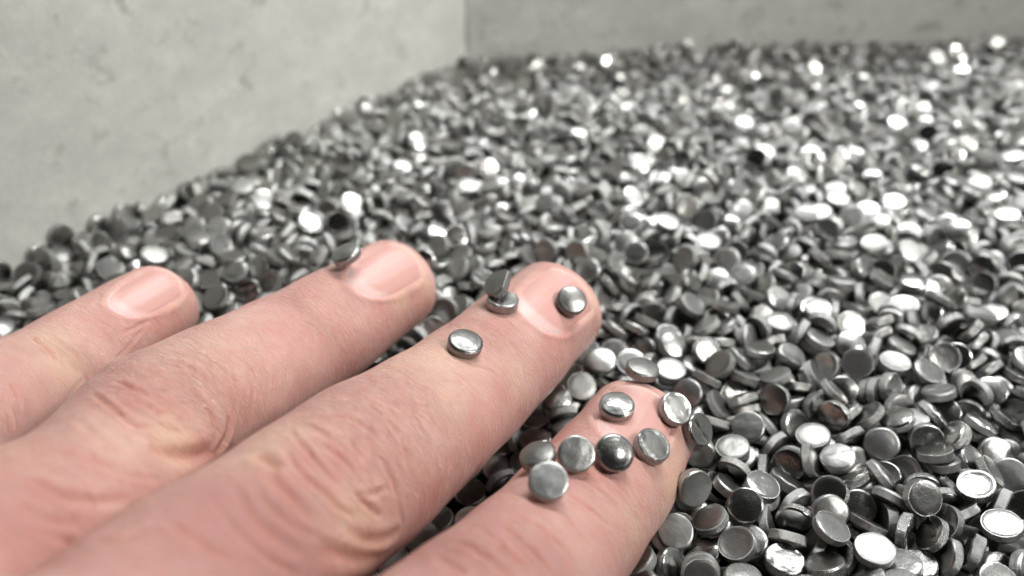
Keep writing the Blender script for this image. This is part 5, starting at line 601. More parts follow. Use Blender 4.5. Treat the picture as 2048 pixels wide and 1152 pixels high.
10,784,547,-28,-14,94,0,765,520,-20,-19,98,17,790,555,-1,-1,85,7,756,582,-43,0,0,13,-702,1076,-31,17,-85,14,-729,1034,-42,-79,62,2,-726,1096,-44,-26,87,0,-714,1113,-35,26,-87,17,-705,
1079,-5,-16,78,4,-732,985,-30,45,48,1,-714,1006,-13,-85,-2,0,-739,1049,-38,-71,70,0,-713,936,-19,-49,-72,10,-714,890,-24,-6,56,15,747,984,-46,7,-56,0,783,816,-15,-24,51,0,751,777,1,
73,-10,3,767,871,-59,-22,-73,1,753,1322,-59,0,0,3,749,1309,-43,0,0,4,774,1329,-27,-83,-56,3,731,1213,-30,65,-65,6,772,1194,-25,62,19,3,751,1207,-74,0,0,14,760,1588,-58,34,94,5,754,1613,
-28,3,8,3,772,1542,-28,88,-47,17,788,1432,-30,-3,-96,7,756,1461,-28,0,2,13,776,1475,-10,9,29,5,743,1365,-29,0,-26,17,738,1369,-14,0,26,4,-612,770,-43,0,0,10,-675,794,-29,62,8,0,-699,
488,-21,-38,-62,4,-688,444,-30,70,-26,10,765,1890,-26,-83,-27,5,753,1744,-22,-20,-15,7,778,1646,-6,-81,56,12,752,1660,-21,-45,-36,0,781,1678,-17,48,79,14,-785,1306,-45,76,-7,10,-788,
1205,-59,98,19,2,-754,1122,-39,-79,-31,11,748,2127,-29,-23,24,11,787,2153,-21,33,-48,0,776,2049,-26,-48,-55,4,771,2089,-14,-29,-58,13,734,2075,-23,15,-56,11,818,521,-29,-59,-19,10,822,
529,-15,-59,-19,15,803,585,-43,0,0,15,849,607,-38,13,18,15,816,579,-27,0,0,0,846,607,-8,93,2,16,837,554,-56,14,5,0,799,843,-43,68,73,5,818,868,-28,78,-33,1,787,830,-3,-24,51,5,810,856,
9,31,29,0,803,724,-3,-9,-18,11,825,775,-8,90,-1,7,834,814,-59,0,0,6,795,806,-43,-91,10,17,832,829,-31,-62,13,16,807,797,-9,77,-62,6,837,821,-7,-84,-8,10,821,714,-32,-12,-57,3,813,674,
-24,-100,0,6,848,736,-1,75,15,17,817,762,-28,90,-1,0,839,654,-59,0,0,13,810,637,-43,-57,-82,0,844,652,-32,0,-57,2,811,626,-11,-17,4,17,816,624,3,17,-4,3,800,1047,-52,36,-4,10,832,1119,
-59,-77,-64,10,827,913,-24,-46,-20,2,813,930,-9,-46,-20,6,793,935,-47,-23,-52,17,827,961,-20,59,-10,11,-785,1047,-43,67,-74,12,-750,1065,-17,-61,53,4,-758,1021,4,-8,-4,0,-784,934,-22,
-6,-29,3,-750,930,-6,-73,-43,10,-807,994,-55,29,17,11,-770,1016,-35,-29,-26,0,-799,1002,-17,44,-1,0,-757,1019,-12,-8,-4,1,-778,866,-20,-45,-48,2,-768,905,-20,33,-74,3,-768,958,-29,10,
41,13,-724,872,-17,6,-56,0,801,1261,-43,59,78,0,785,1206,-18,-62,-19,10,-744,779,-25,-47,-46,0,-715,832,-28,-17,-88,0,-775,699,-29,-35,92,17,-767,668,-27,-10,6,3,791,1852,-13,30,26,
11,788,1716,-10,-56,28,0,782,2233,-28,-4,-2,0,825,2248,-24,-56,-3,0,832,2144,-27,0,0,0,824,2202,-28,14,20,11,816,2096,-27,-2,7,11,821,2042,-25,55,-33,1,-720,468,-27,39,67,11,-768,489,
-23,52,45,1,-704,400,-26,-21,-2,10,-730,449,-29,39,67,11,-744,424,-18,-3,4,11,-816,1339,-43,-4,-3,0,-815,1272,-43,0,0,13,-850,1297,-62,58,-38,1,872,762,-65,-25,-39,1,847,739,-48,-2,
-46,10,880,751,-32,22,86,1,854,743,-16,75,15,10,864,783,-3,-22,-33,17,876,619,-19,-6,-4,10,892,647,-27,-49,-87,11,863,694,-27,1,0,17,830,690,-8,100,0,11,858,666,-2,-57,28,10,872,581,
-43,-86,51,13,848,562,-27,-99,-1,0,878,623,-48,29,58,11,873,1025,-40,2,3,0,871,1020,-9,86,49,14,852,945,-37,24,18,0,875,976,-25,3,-5,1,858,932,2,-18,21,10,872,975,-10,-3,5,17,849,856,
-23,-19,-93,13,868,867,-10,48,79,0,871,929,-21,-20,-2,12,842,886,-8,-74,61,10,889,890,-3,-55,35,3,856,789,-39,-17,-9,10,876,816,-27,-55,-82,0,865,787,-24,-17,-9,12,884,820,3,16,8,6,
862,851,-59,0,0,3,885,849,-29,64,-47,17,-858,1211,-46,-61,-75,17,-792,989,-3,44,-1,7,-833,1102,-59,-94,-34,11,-814,972,-33,4,-41,12,-830,941,-18,-35,-33,4,-792,922,1,43,-12,10,-822,
1022,-58,-59,80,16,-850,1002,-44,32,79,11,867,1325,-42,-3,1,0,864,1209,-20,-87,27,11,882,1225,-59,72,69,0,883,1423,-30,-49,-29,0,859,1461,-45,-70,-27,6,841,1367,-36,49,30,16,871,1340,
-12,-67,-47,11,864,1897,-26,-70,-9,0,868,1641,-25,15,-81,16,-847,867,-43,0,0,10,-813,898,-30,17,61,10,-836,872,-15,-23,64,3,-838,907,-3,-4,33,16,-782,804,-22,63,-37,5,-848,825,-44,-55,
77,2,-815,853,-33,-53,1,13,-846,828,-12,7,7,10,-806,839,-12,-78,3,11,-819,752,-17,41,-67,1,-775,761,-14,-50,-46,11,-824,780,-25,54,-18,3,-846,687,-28,2,4,4,-806,705,-16,82,17,12,-768,
728,-12,-19,88,12,878,2133,-25,12,-44,11,882,2046,-28,63,-66,14,882,1979,-29,29,89,3,866,1929,-59,0,0,14,830,1907,-40,-79,-22,13,937,722,-17,-39,-53,7,908,672,-15,-16,71,13,928,707,
-11,39,53,12,914,740,-74,0,0,1,951,747,-66,-41,-11,13,916,724,-46,52,41,3,932,747,-27,3,-87,7,888,729,-9,54,-64,7,916,684,-58,-90,-43,10,940,703,-59,-84,53,7,894,690,-39,82,26,10,871,
2208,-28,-36,-49,0,920,979,-12,58,45,12,905,1007,-10,-64,77,15,938,1020,0,59,72,0,937,915,-24,55,-45,11,898,892,-18,-55,35,1,923,932,-2,-28,-3,10,898,936,-39,29,8,16,902,939,-13,-28,
-3,10,931,869,-22,-22,0,10,922,823,-24,7,-21,0,930,825,-8,-7,21,12,924,873,-37,-27,6,16,971,749,-20,86,-51,3,911,777,-29,-7,-35,3,910,783,-10,7,35,10,950,803,-18,-77,57,0,908,1086,-5,
21,16,11,925,1130,3,-55,-11,6,913,1148,-22,57,9,13,894,1039,-26,15,10,0,931,1064,-30,17,60,11,897,1041,-10,-15,-10,17,951,1049,6,25,58,12,-801,637,-20,-24,70,10,-769,671,-11,10,-6,17,
-783,563,-27,-52,68,2,-825,529,-22,-10,58,12,-798,595,-21,-88,3,16,-766,627,-28,-61,77,1,-820,480,-23,-61,-41,0,-780,517,-14,5,-79,10,-784,383,-16,14,65,10,-784,448,-29,-63,-35,7,-849,
419,-13,36,-33,16,-809,441,-19,-20,-59,5,946,1589,-27,0,0,17,905,1455,-44,11,-90,13,934,1529,-65,22,40,17,894,1299,-28,1,-55,1,932,1389,-21,-79,-20,12,929,1842,-20,25,-53,1,940,1782,
-27,-45,57,15,922,1681,-25,9,8,12,940,1643,-30,65,-35,10,906,1615,-22,62,27,0,-874,1262,-42,-33,20,7,-901,1224,-32,-34,-45,10,-854,381,-11,-26,-77,5,-902,1225,-51,34,45,0,-883,1031,
-27,10,34,10,-904,977,-19,58,-53,3,-889,1000,-5,-64,-59,15,-894,1055,-8,-36,88,2,892,2008,-22,-21,18,1,925,1987,-17,-72,31,0,927,1889,-25,-18,-29,15,988,827,-55,8,83,10,989,809,-45,
14,71,10,974,785,-28,14,71,10,891,2292,-26,-25,36,6,928,2249,-30,47,67,4,911,2125,-15,68,8,1,906,2171,-27,0,0,13,984,1022,-17,-71,-21,17,976,1072,-29,-79,3,10,942,1052,-14,-25,-58,3,
982,1068,-11,79,-3,1,977,955,-27,-80,-51,14,962,930,-9,85,35,0,977,977,-5,4,-52,11,956,990,-43,-7,-99,11,975,1021,-30,-71,-21,11,933,990,-17,-58,-45,4,959,900,-42,-5,-95,2,1003,909,
-27,6,81,4,966,883,-9,-21,-8,11,979,898,9,34,-20,0,982,799,-35,-14,-71,2,978,870,-28,-13,33,3,967,839,-17,34,73,16,1001,859,-5,59,2,4,983,1333,-27,0,0,3,962,1363,-47,-38,25,10,979,1230,
-5,-7,12,3,977,1283,-27,-30,-92,14,976,1151,-11,5,99,0,972,1185,6,-25,42,7,981,1228,-21,7,-12,15,962,1183,-14,25,-42,11,949,1092,-43,-2,100,3,970,1121,-24,-65,55,15,935,1108,-13,55,
10,15,973,1124,9,11,-54,0,-893,940,-43,0,0,4,-861,971,-36,22,33,6,-900,932,-27,0,0,11,-853,966,-7,38,-44,10,-893,991,-50,44,-15,0,-910,852,-13,12,33,5,-894,886,-46,-1,37,11,-858,911,
-30,-53,-50,0,-890,886,-29,-1,37,11,-879,887,-12,-1,37,12,-880,798,-23,-58,1,0,-935,784,-17,52,-17,0,-891,796,-12,-58,1,1,-885,841,-59,0,0,10,-877,841,-35,32,27,10,-921,829,-27,0,0,
0,-854,761,-32,43,37,2,-931,731,-26,73,-39,4,-894,749,-13,-1,-16,0,-850,806,-59,25,-86,17,-883,795,-47,-64,2,0,957,1556,-9,-13,-12,11,952,1511,-32,32,-40,11,948,1556,-45,30,31,0,981,
1418,-25,-48,13,10,972,1910,-32,15,55,7,990,1789,-22,78,-20,12,958,1759,-12,-8,65,5,962,1749,-24,8,-65,15,981,1699,-56,64,-1,17,-830,670,-11,40,-7,3,-879,689,-43,94,-34,15,-886,718,
-27,-14,-72,11,-913,682,-21,-20,-23,2,-862,736,-5,43,-32,2,-855,601,-20,-53,59,2,-906,570,-14,-14,99,0,-868,608,-12,-53,59,2,-857,636,-27,2,89,10,-879,539,-27,0,0,15,-917,537,-12,0,
0,13,-870,545,-12,0,0,11,-855,450,-11,36,-48,10,-893,496,-13,17,-39,10,-857,496,-12,-87,20,14,946,2066,-18,-4,46,17,967,1998,-29,-8,-49,6,966,2041,-23,-66,72,13,1057,923,-62,-39,-51,
2,1012,887,-51,14,-64,0,1027,866,-30,-98,-9,0,1048,903,-16,24,-94,4,1012,847,-74,0,0,15,1011,845,-43,-78,-49,10,1013,819,-5,86,-51,14,1038,1168,-24,-33,16,3,1020,1129,-17,79,25,14,1017,
1171,4,-13,-14,1,1024,1211,-28,-32,33,10,1036,1117,-58,-64,73,3,1000,1093,-37,80,37,12,1045,1137,-31,31,-38,16,998,1112,-9,-55,15,1,1041,1111,-1,-54,60,13,1000,978,-24,39,-4,11,1035,
1009,-10,2,51,11,1011,1046,-45,9,14,7,1025,1063,-18,89,-5,6,1005,1053,-14,89,-5,7,1048,1066,4,-45,-25,0,1020,926,-49,27,43,12,1022,970,-31,39,-4,10,1009,922,-18,-7,-81,11,1022,952,-9,
-4,59,10,1002,989,-50,-14,38,13,1032,1020,-33,34,-19,3,1003,1459,-23,-19,-29,0,1010,1358,-45,79,10,11,1042,1370,9,70,-59,17,1027,1330,-12,26,-94,10,1016,1314,13,37,33,10,1009,1179,-11,
13,14,14,1026,1231,0,-9,-10,0,1017,1296,-21,73,26,12,1010,1264,-9,10,-70,0,1053,1287,9,-52,-19,4,-903,386,-18,-13,45,7,-901,408,-12,-13,45,5,-897,435,-30,27,58,12,-957,1150,-34,7,46,
5,-939,1061,-21,32,71,17,-937,1089,-38,-54,66,0,-922,1102,-10,-62,-10,11,-923,1005,-29,29,4,10,-982,964,-34,-37,-64,12,-945,990,-20,29,4,10,-942,1044,-47,9,64,1,-926,1079,-44,54,-66,
15,-969,1029,-27,51,-15,10,1000,1617,-14,15,65,16,1029,1688,-28,86,25,1,1040,1583,-28,0,0,2,1015,1643,-27,18,98,13,1033,1536,-29,-19,22,10,1030,2056,-27,70,-70,17,1010,1932,-22,-67,
51,7,1032,1901,-21,-45,-42,7,1009,1751,-32,43,-33,1,1033,1786,-11,21,-53,7,1022,1839,-29,-52,64,6,1032,2247,-29,-29,20,14,1003,2072,-21,15,50,13,1056,1094,-59,-100,-2,12,1087,1120,-59,
0,0,7,1073,1101,-33,47,10,5,1105,1132,-27,0,0,11,1072,1076,-14,-27,13,12,1075,1122,-2,98,20,0,1067,986,-35,35,16,0,1105,1006,-15,37,7,7,1058,1047,-43,-98,-18,4,1093,1060,-34,-10,41,
5,1066,1029,-18,9,-50,0,1109,1056,1,73,3,10,1060,935,-33,-30,-31,11,1105,973,-43,-86,51,7,1067,941,-21,30,31,1,1076,984,-19,-33,-24,13,1113,1018,-36,37,7,4,1021,2379,-59,-9,100,13,1084,
1382,-20,-35,16,10,1055,1343,-5,-75,-56,14,1079,1366,5,11,0,12,1076,1428,-26,63,20,0,1045,1305,-27,-79,-61,7,1104,1326,1,-42,-67,11,1052,1197,-8,-34,31,1,1096,1215,-3,-38,50,14,1050,
1250,-27,-14,-14,4,1085,1282,-20,49,54,15,1053,1245,-12,14,14,15,1079,1279,-4,49,54,12,1076,1181,-29,64,76,5,1057,1155,1,-66,60,10,1104,1177,9,-54,49,1,1088,1229,-44,-11,-82,3,1092,
1221,-17,38,-50,7,-935,960,-41,10,-3,7,-963,922,-33,-49,16,0,-893,942,-12,0,0,15,-917,1024,-59,-11,91,1,-954,998,-48,-45,26,16,-949,870,-16,-56,26,17,-931,914,-43,0,0,12,-962,876,-43,
0,0,15,-922,908,-15,-67,-18,0,-1019,785,-34,21,-40,1,-965,793,-27,-2,1,13,-924,850,-43,0,0,10,-967,830,-28,35,-81,1,-939,735,-51,32,-24,2,-963,746,-27,0,0,0,-1008,732,-27,0,0,11,-979,
740,-12,0,0,14,-961,776,-43,0,0,11,1050,1619,-16,-27,-92,0,1065,1683,-25,-4,-99,6,1040,1588,-12,0,0,1,1084,1641,-21,85,13,1,1058,1517,-36,74,-65,12,1066,1413,6,71,11,14,1099,1435,-5,
-17,94,1,1089,1465,1,-84,2,13,1078,1783,-30,6,74,13,1085,1717,-27,0,0,10,1038,2159,-27,-56,-45,7,1066,2121,-21,24,-23,0,1086,2005,-22,31,-46,17,1044,1986,-27,0,0,4,1108,1095,-16,-46,
-63,0,1144,1119,-7,57,-30,17,1145,1164,-59,0,7,10,1134,1169,-31,60,-33,5,1103,1140,-12,0,0,13,1152,1157,-8,-29,80,1,1116,1024,-59,0,0,0,1139,1063,-47,-7,-68,1,1129,1045,-24,54,0,0,1140,
1062,-12,54,0,0,1158,1092,-27,73,69,0,1085,2312,-19,-10,-84,14,1055,2282,-21,64,54,10,1144,1414,-15,-29,87,5,1099,1404,-6,-56,-57,11,1132,1424,-6,29,-87,11,1108,1311,-18,59,63,2,1135,
1330,-12,-67,-6,6,1130,1383,-32,20,22,0,1096,1345,-24,-24,73,11,1127,1367,-2,-7,55,7,1107,1248,-44,-31,-77,0,1132,1271,-30,77,14,0,1120,1256,-3,-55,-15,1,1145,1288,-2,13,85,2,1141,1234,
-30,47,-68,3,1114,1186,-13,54,-52,13,1147,1225,-19,-47,68,10,-906,636,-21,3,-32,10,-905,712,-65,15,-46,13,-948,690,-59,0,0,0,-907,705,-44,-15,46,1,-955,656,-24,32,15,0,-954,701,-27,
83,56,6,-919,610,-35,-30,30,7,-954,613,-35,66,-35,11,-949,649,-59,69,73,17,-984,645,-46,28,74,11,-913,658,-43,0,0,5,-997,630,-45,28,74,10,-940,567,-12,-95,31,12,-922,457,-8,18,-8,11,
-926,525,-27,0,0,16,-939,480,-27,0,0,1,1124,1690,-30,-42,-54,10,1096,1656,-14,85,11,3,1126,1736,-30,66,-8,11,1124,1638,-27,99,12,1,1146,1507,6,36,23,4,1107,1574,-27,-2,92,3,1125,1496,
-21,-10,-7,10,1149,1464,-7,20,2,4,1135,1542,-27,-94,-30,10,1125,1896,-29,27,-71,10,1109,1946,-28,-92,6,16,1106,1817,-17,-2,65,0,1128,1783,-27,-92,-24,0,1106,1749,-9,-36,18,11,1123,2193,
-27,42,82,0,1137,2102,-30,-14,-87,1,-945,391,-12,60,-80,11,-970,1132,-59,-62,-78,3,-1010,1092,-36,46,-89,17,-949,1103,-29,69,-52,16,-1031,1063,-28,45,-89,0,-986,1110,-25,-70,-46,13,
-1014,1020,-27,-2,-1,10,-1017,1045,-59,0,0,10,-980,1071,-46,-16,-47,0,-1012,1038,-43,0,0,10,-986,1059,-21,32,-30,10,-1002,944,-50,-48,-1,0,-1045,932,-52,-34,-2,1,-989,981,-22,37,64,
7,-977,1021,-59,0,0,14,-1029,978,-61,67,11,0,-1017,992,-48,-51,-16,10,-1028,963,-25,37,-27,1,1204,1237,3,-36,34,0,1171,1250,-55,13,8,11,1174,1278,-35,-29,-92,15,1163,1255,-19,48,81,
0,1193,1270,-6,42,-60,0,1198,1162,-20,31,44,7,1162,1131,-22,54,22,16,1210,1180,8,9,23,0,1198,1227,-66,-24,34,6,1168,1196,-48,-52,-20,11,1192,1219,-31,-49,-83,4,1177,1196,-16,-78,56,
1,1188,1113,-28,86,-51,13,1201,1165,-59,12,90,10,1169,1142,-34,54,22,13,1120,2340,-25,43,-5,13,1168,1544,-32,20,-1,13,1169,1514,-17,-20,-6,0,1189,1525,4,-13,-1,6,1185,1431,0,56,-30,
11,1161,1456,-25,-20,-2,12,1193,1478,1,-41,-27,4,1200,1379,-31,-91,-34,17,1158,1350,-14,67,-1,17,1221,1372,5,19,46,10,1157,1406,-59,64,77,0,1185,1409,-23,8,-92,15,1201,1437,-24,-44,
74,3,1164,1385,-10,-54,-80,11,1145,1310,-50,-53,-9,5,1181,1335,-32,-13,-54,1,1180,1308,-24,20,-60,0,1199,1298,-9,-10,80,10,1172,1778,-22,-20,47,0,1175,1824,-29,-30,6,0,1173,1737,-28,
13,1,10,1149,1712,-9,-8,34,16,1179,1629,15,-59,-79,0,1170,1683,-28,14,89,4,1195,1589,-34,-23,73,11,1160,1559,-14,21,-46,11,1166,1594,4,21,48,12,1158,1614,-23,21,48,11,1201,1642,-28,
17,87,3,1189,1986,-28,65,8,11,1154,1970,-19,-53,-32,11,1166,2005,-41,51,-59,1,1140,1932,-27,-78,-54,4,-1056,891,-36,-75,-1,10,-1007,901,-46,13,50,10,-1019,898,-31,-13,-50,0,-978,877,
-27,0,0,13,-977,974,-66,27,-32,2,-1083,806,-42,3,6,10,-1024,813,-59,0,0,10,-1009,856,-50,-11,47,0,-1029,854,-33,11,-47,10,-990,835,-35,-39,78,16,-1045,884,-66,-4,43,0,-1045,748,-49,
-43,-31,3,-1086,726,-43,0,0,10,-1087,769,-43,48,83,12,-982,797,-59,-73,67,10,-1037,817,-43,0,0,4,-1113,742,-58,74,-67,7,-1040,703,-59,0,0,2,-992,730,-43,0,0,11,-1045,702,-43,0,0,3,-1003,
686,-33,20,14,14,-967,766,-59,0,0,2,-1084,724,-59,0,0,1,1136,2335,-35,43,-5,10,1157,2351,-17,58,36,4,1250,1218,-59,-86,51,4,1213,1188,-43,-35,-94,7,1160,2165,-14,61,-15,4,1193,2154,
-26,-59,34,4,1246,1430,-28,-4,-3,10,1216,1399,-18,98,-4,4,1247,1420,-9,9,-4,17,1242,1479,-31,-22,71,10,1203,1472,-14,41,27,13,1244,1369,-35,-12,-36,10,1206,1335,-14,78,11,0,1248,1375,
-21,12,36,0,1275,1259,-11,86,-51,10,1242,1316,-38,18,-25,2,1239,1271,-14,21,59,2,1248,1327,-20,18,-25,3,1212,1184,-10,-9,-23,15,1233,1219,-4,-9,52,0,1214,1241,-40,-65,40,7,1207,1250,
-28,65,-41,11,1212,1696,14,2,-9,11,1199,1699,-18,99,14,2,1211,1729,-16,81,48,3,1247,1640,-28,-32,71,11,1210,1606,-12,40,67,1,1243,1631,-11,-32,71,15,1201,1660,-29,-17,-87,11,1223,1685,
-16,-86,33,10,1192,1655,1,-25,9,4,1257,1592,-33,45,42,10,1203,1575,-28,23,-73,7,1251,1586,-20,45,42,15,1246,1487,-3,-27,12,11,1230,1544,-26,-52,9,7,1205,1519,-18,66,8,13,1206,1556,-5,
14,99,10,1242,1950,-28,-30,-36,10,1214,1848,-23,-10,-21,10,1220,1892,-35,61,58,3,1231,1779,-20,-27,1,0,1197,1764,0,64,-71,1,1238,1777,12,16,66,0,1219,2252,-27,48,36,16,1231,2033,-27,
97,-15,11,1301,1438,-42,-86,-34,2,1285,1404,-28,-29,18,12,1309,1427,-13,27,-25,0,1291,1482,-27,36,-29,0,1301,1360,-30,87,38,11,1287,1357,-24,87,38,11,1310,1398,-4,-27,27,10,1288,1312,
-37,15,25,11,1274,1289,-28,23,59,12,1288,1312,-7,25,40,4,1255,1674,-15,10,-66,12,1293,1671,-7,74,-67,0,1289,1727,-30,62,-27,3,1245,1704,-1,86,51,2,1271,1724,-3,10,13,13,1290,1635,-31,
-77,-51,15,1283,1613,-29,77,51,1,1278,1616,2,4,-9,13,1257,1656,-40,32,-71,4,1273,1692,-34,-70,-62,7,1272,1550,-43,-54,-84,3,1298,1571,-43,0,0,1,1294,1564,-12,27,96,10,1297,1579,-12,
27,96,14,1269,1452,-22,53,73,3,1300,1477,-15,-36,29,11,1290,1533,-22,-68,29,10,1278,1517,2,-54,-47,4,1319,1521,-10,58,81,0,-1039,591,-42,-12,9,2,-1016,637,-74,0,0,1,-990,673,-67,-23,
-28,11,-1033,656,-59,0,0,0,-979,684,-44,-19,-14,0,-1094,649,-43,0,0,2,-1052,656,-35,38,6,1,-1028,701,-74,0,0,5,-991,588,-43,17,49,1,-965,621,-67,-31,20,0,-1042,618,-60,-28,-76,2,-1086,
591,-43,2,-3,4,-975,450,-23,45,-46,10,1288,1941,-24,-72,66,12,1255,1811,-15,-28,-59,11,1297,1832,-9,68,-50,13,1278,1876,-24,-25,-72,10,1271,1744,-29,-62,27,15,1232,1751,-6,21,30,11,
1281,1786,-3,-22,65,16,1280,2291,-26,-5,7,13,1297,2183,-27,70,-22,2,1260,2165,-14,52,-4,10,1273,2142,-24,-52,19,0,1258,2017,-44,-23,75,4,1270,2103,-26,-47,62,3,1355,1514,-27,69,-72,
12,1318,1502,-11,58,81,7,1383,1488,-9,3,7,10,1346,1405,-2,-69,19,15,1336,1428,-31,73,20,11,1342,1462,-6,-41,20,0,1327,1379,-43,0,0,1,1354,1422,-36,72,19,13,1330,1381,-27,0,0,1,1322,
1786,-21,-21,-17,0,1295,1757,-3,14,-99,13,1322,1770,9,-81,-53,10,1349,1819,-15,65,19,1,1306,1820,-17,68,-50,13,1300,1713,-5,93,-35,3,1330,1738,3,18,98,2,1340,1645,-7,23,19,17,1328,1705,
-19,66,-17,1,1308,1648,-11,99,-15,0,1335,1676,10,24,95,0,1338,1548,-20,23,26,13,1341,1592,-6,-26,-29,2,1333,1621,-33,27,30,12,1325,1604,-24,26,29,10,1338,2080,-27,-73,-61,11,1308,2016,
-19,69,71,0,1332,2038,-18,-47,-28,3,1321,1931,-22,43,56,17,1292,1902,-14,15,-11,11,1356,1819,0,-65,-19,11,1337,1887,-19,0,48,5,1319,1856,-15,-56,-69,0,-1055,1020,-47,-6,-47,16,-1064,
982,-34,16,45,11,-1052,1035,-21,-45,89,5,-1059,985,-74,0,0,10,-1158,906,-58,79,-62,0,-1072,970,-59,0,0,1,-1097,934,-46,30,63,7,-1087,962,-32,-40,-61,6,-1122,956,-58,80,-60,1,-1075,850,
-54,-8,48,0,-1172,864,-74,0,0,1,-1075,896,-61,60,-41,12,-1112,870,-74,0,0,0,-1114,916,-66,30,26,16,-1155,848,-59,0,0,0,-1131,889,-57,21,4,11,-1087,947,-74,0,0,0,-1066,790,-59,0,0,5,
-1184,784,-59,-47,-88,10,-1136,770,-60,22,47,11,-1138,831,-74,0,0,0,-1041,847,-74,0,0,16,-1196,823,-74,0,0,15,-1154,802,-64,22,47,12,1327,2356,-32,86,-11,11,1306,2329,-15,76,-49,14,
1326,2308,-30,39,-25,6,1306,2268,-14,-94,32,3,1323,2190,-27,65,-27,0,1300,2153,-44,-43,80,6,1394,1680,-23,-5,-34,1,1349,1664,-20,-28,-12,1,1394,1676,-8,-5,-34,5,1392,1728,-29,21,-98,
11,1356,1705,-7,24,28,7,1385,1634,-23,-45,-9,10,1370,1609,-7,41,50,15,1411,1636,-2,-51,56,5,1410,1518,-4,-47,-67,4,1392,1554,-35,38,-11,3,1383,1553,-14,-38,11,17,1338,1545,-4,23,26,
10,1371,1450,-26,13,98,1,1404,1509,-35,-41,-40,16,1367,1483,-25,-2,-7,0,1387,1947,10,74,-24,17,1341,1958,-26,-6,15,11,1360,1952,3,-92,38,2,1393,1988,-12,-99,11,10,1384,1888,-18,-1,61,
2,1373,1856,-7,-9,76,10,1405,1906,8,-27,44,10,1380,1933,-22,-43,-5,1,1359,1908,-7,18,-32,10,1392,1833,-28,-31,95,12,1383,1799,-5,81,-39,11,1405,1833,5,72,24,5,1365,1856,-32,24,-51,2,
1376,1717,14,40,-24,15,1357,1748,-12,55,56,12,1400,1785,3,-81,39,3,1359,2218,-13,15,-47,7,1357,2172,-21,-63,-75,14,1379,2075,-27,25,96,0,1356,2105,-16,-53,35,5,1353,1998,-29,-6,-55,
4,1389,2039,-20,93,-18,1,1362,1997,-10,6,55,15,1401,2051,15,-11,32,13,1445,1666,-59,0,0,13,1449,1677,-43,0,0,7,1438,1662,-26,-5,2,17,1463,1682,-12,66,75,14,1423,1536,-28,-81,-17,15,
1441,1570,-11,-39,-57,1,1427,1616,-32,58,11,7,1432,1616,-16,-58,-11,11,1467,1629,-9,1,9,10,1443,1572,-30,-39,-57,0,1421,1914,-30,8,-43,0,1434,1949,-15,-85,-41,11,1409,1919,-4,27,-44,
7,1440,1959,9,66,43,3,1437,1888,-26,34,-53,1,1423,1868,-14,-34,53,10,1450,1877,0,83,36,4,1403,1752,-6,20,-60,12,1430,1773,1,2,68,7,1413,1807,-25,-11,-7,3,1431,1831,2,-76,-24,16,1403,
1710,-7,15,-97,17,1436,1690,3,82,-34,10,1425,1762,-26,-44,27,1,1401,2168,-13,-19,46,16,1391,2215,-25,73,-28,12,1398,2104,-36,26,-21,16,1439,2150,-26,-47,-6,2,1401,2125,-22,-28,50,5,
1434,2149,0,-34,-53,0,1425,2196,-24,-19,-31,1,1417,2071,-39,-74,67,1,1439,2103,-28,59,33,0,1404,2081,-3,30,25,0,1439,2104,-7,-59,-33,10,1408,1979,-12,-100,7,11,1441,1996,-4,-46,64,13,
1425,2057,-18,74,-67,13,1414,2017,-13,76,65,3,1434,2042,-11,-73,68,11,1481,1706,-27,35,-91,16,1487,1733,-23,71,-67,16,1460,1753,-31,63,19,17,1439,1738,-10,-64,69,17,1485,1643,-29,62,
54,10,1495,1694,-27,-35,91,3,1426,2372,-29,-25,32,0,1414,2328,-20,75,4,11,1404,2260,-19,-43,38,10,1489,1986,1,-37,-92,10,1480,2053,-28,4,2,0,1452,2022,-12,-31,82,11,1496,2047,4,2,2,
11,1489,1956,-27,3,-6,11,1463,1902,-15,86,45,1,1473,1917,-12,-86,-45,10,1463,1964,-14,-74,22,3,1479,1839,-11,12,22,13,1513,1873,-5,-31,19,10,1490,1774,-7,-56,29,10,1505,1831,-32,-18,
39,10,1458,1797,-15,-35,-31,1,1519,1815,-20,0,-44,1,1486,2199,3,-34,-19,0,1482,2252,-2,53,-56,14,1488,2145,-22,-16,-68,1,1482,2116,-11,2,1,11,1483,2151,7,10,-7,5,1491,2209,-27,72,-24,
1,1458,2181,-9,-67,-18,15,1502,2102,-26,-13,7,7,1472,2069,-12,-5,-1,11,1482,2103,4,-2,-1,6,1539,1861,-20,64,-32,11,1557,1895,-14,17,-82,10,1524,1927,-18,-67,74,11,1502,1879,-17,-31,
19,14,1552,1822,-33,12,51,17,1533,1786,-22,34,-88,10,1561,1793,-12,-93,-27,16,1529,1732,-19,-49,-87,17,1563,1768,-37,-34,88,7,1544,1743,-32,49,87,2,1538,1774,-31,-34,88,4,1538,1714,
-59,88,-37,11,1521,1672,-43,86,-51,11,1529,2142,1,-10,61,0,1514,2186,-16,-3,-17,10,1538,2215,-5,26,95,13,1550,2092,-36,-12,-87,14,1517,2060,-12,-5,-2,16,1525,2084,2,17,29,6,1544,2151,
-27,4,0,0,1530,2122,-23,61,77,12,1550,2026,-23,13,18,14,1504,2015,-15,-33,-24,10,1543,2020,-5,-3,5,17,1550,1924,-4,77,-24,0,1538,1981,-28,-79,-38,0,1501,1949,-10,3,-6,13,1538,1969,-5,
73,40,11,1584,1805,-27,95,3,4,1597,1822,-18,95,2,0,1541,2309,-27,-3,-95,11,1523,2276,-29,21,76,11,1497,2311,-12,26,6,17,1541,2365,-27,-94,32,1,1496,2357,-23,-51,-48,14,1544,2249,-27,
28,77,10,1508,2233,-13,72,-24,3,1538,2248,2,-7,38,11,1595,2090,-25,25,6,14,1559,2064,3,64,-35,4,1591,2093,-9,25,6,10,1590,2144,-30,-38,-45,10,1559,2114,-11,80,-21,0,1572,2003,-7,68,
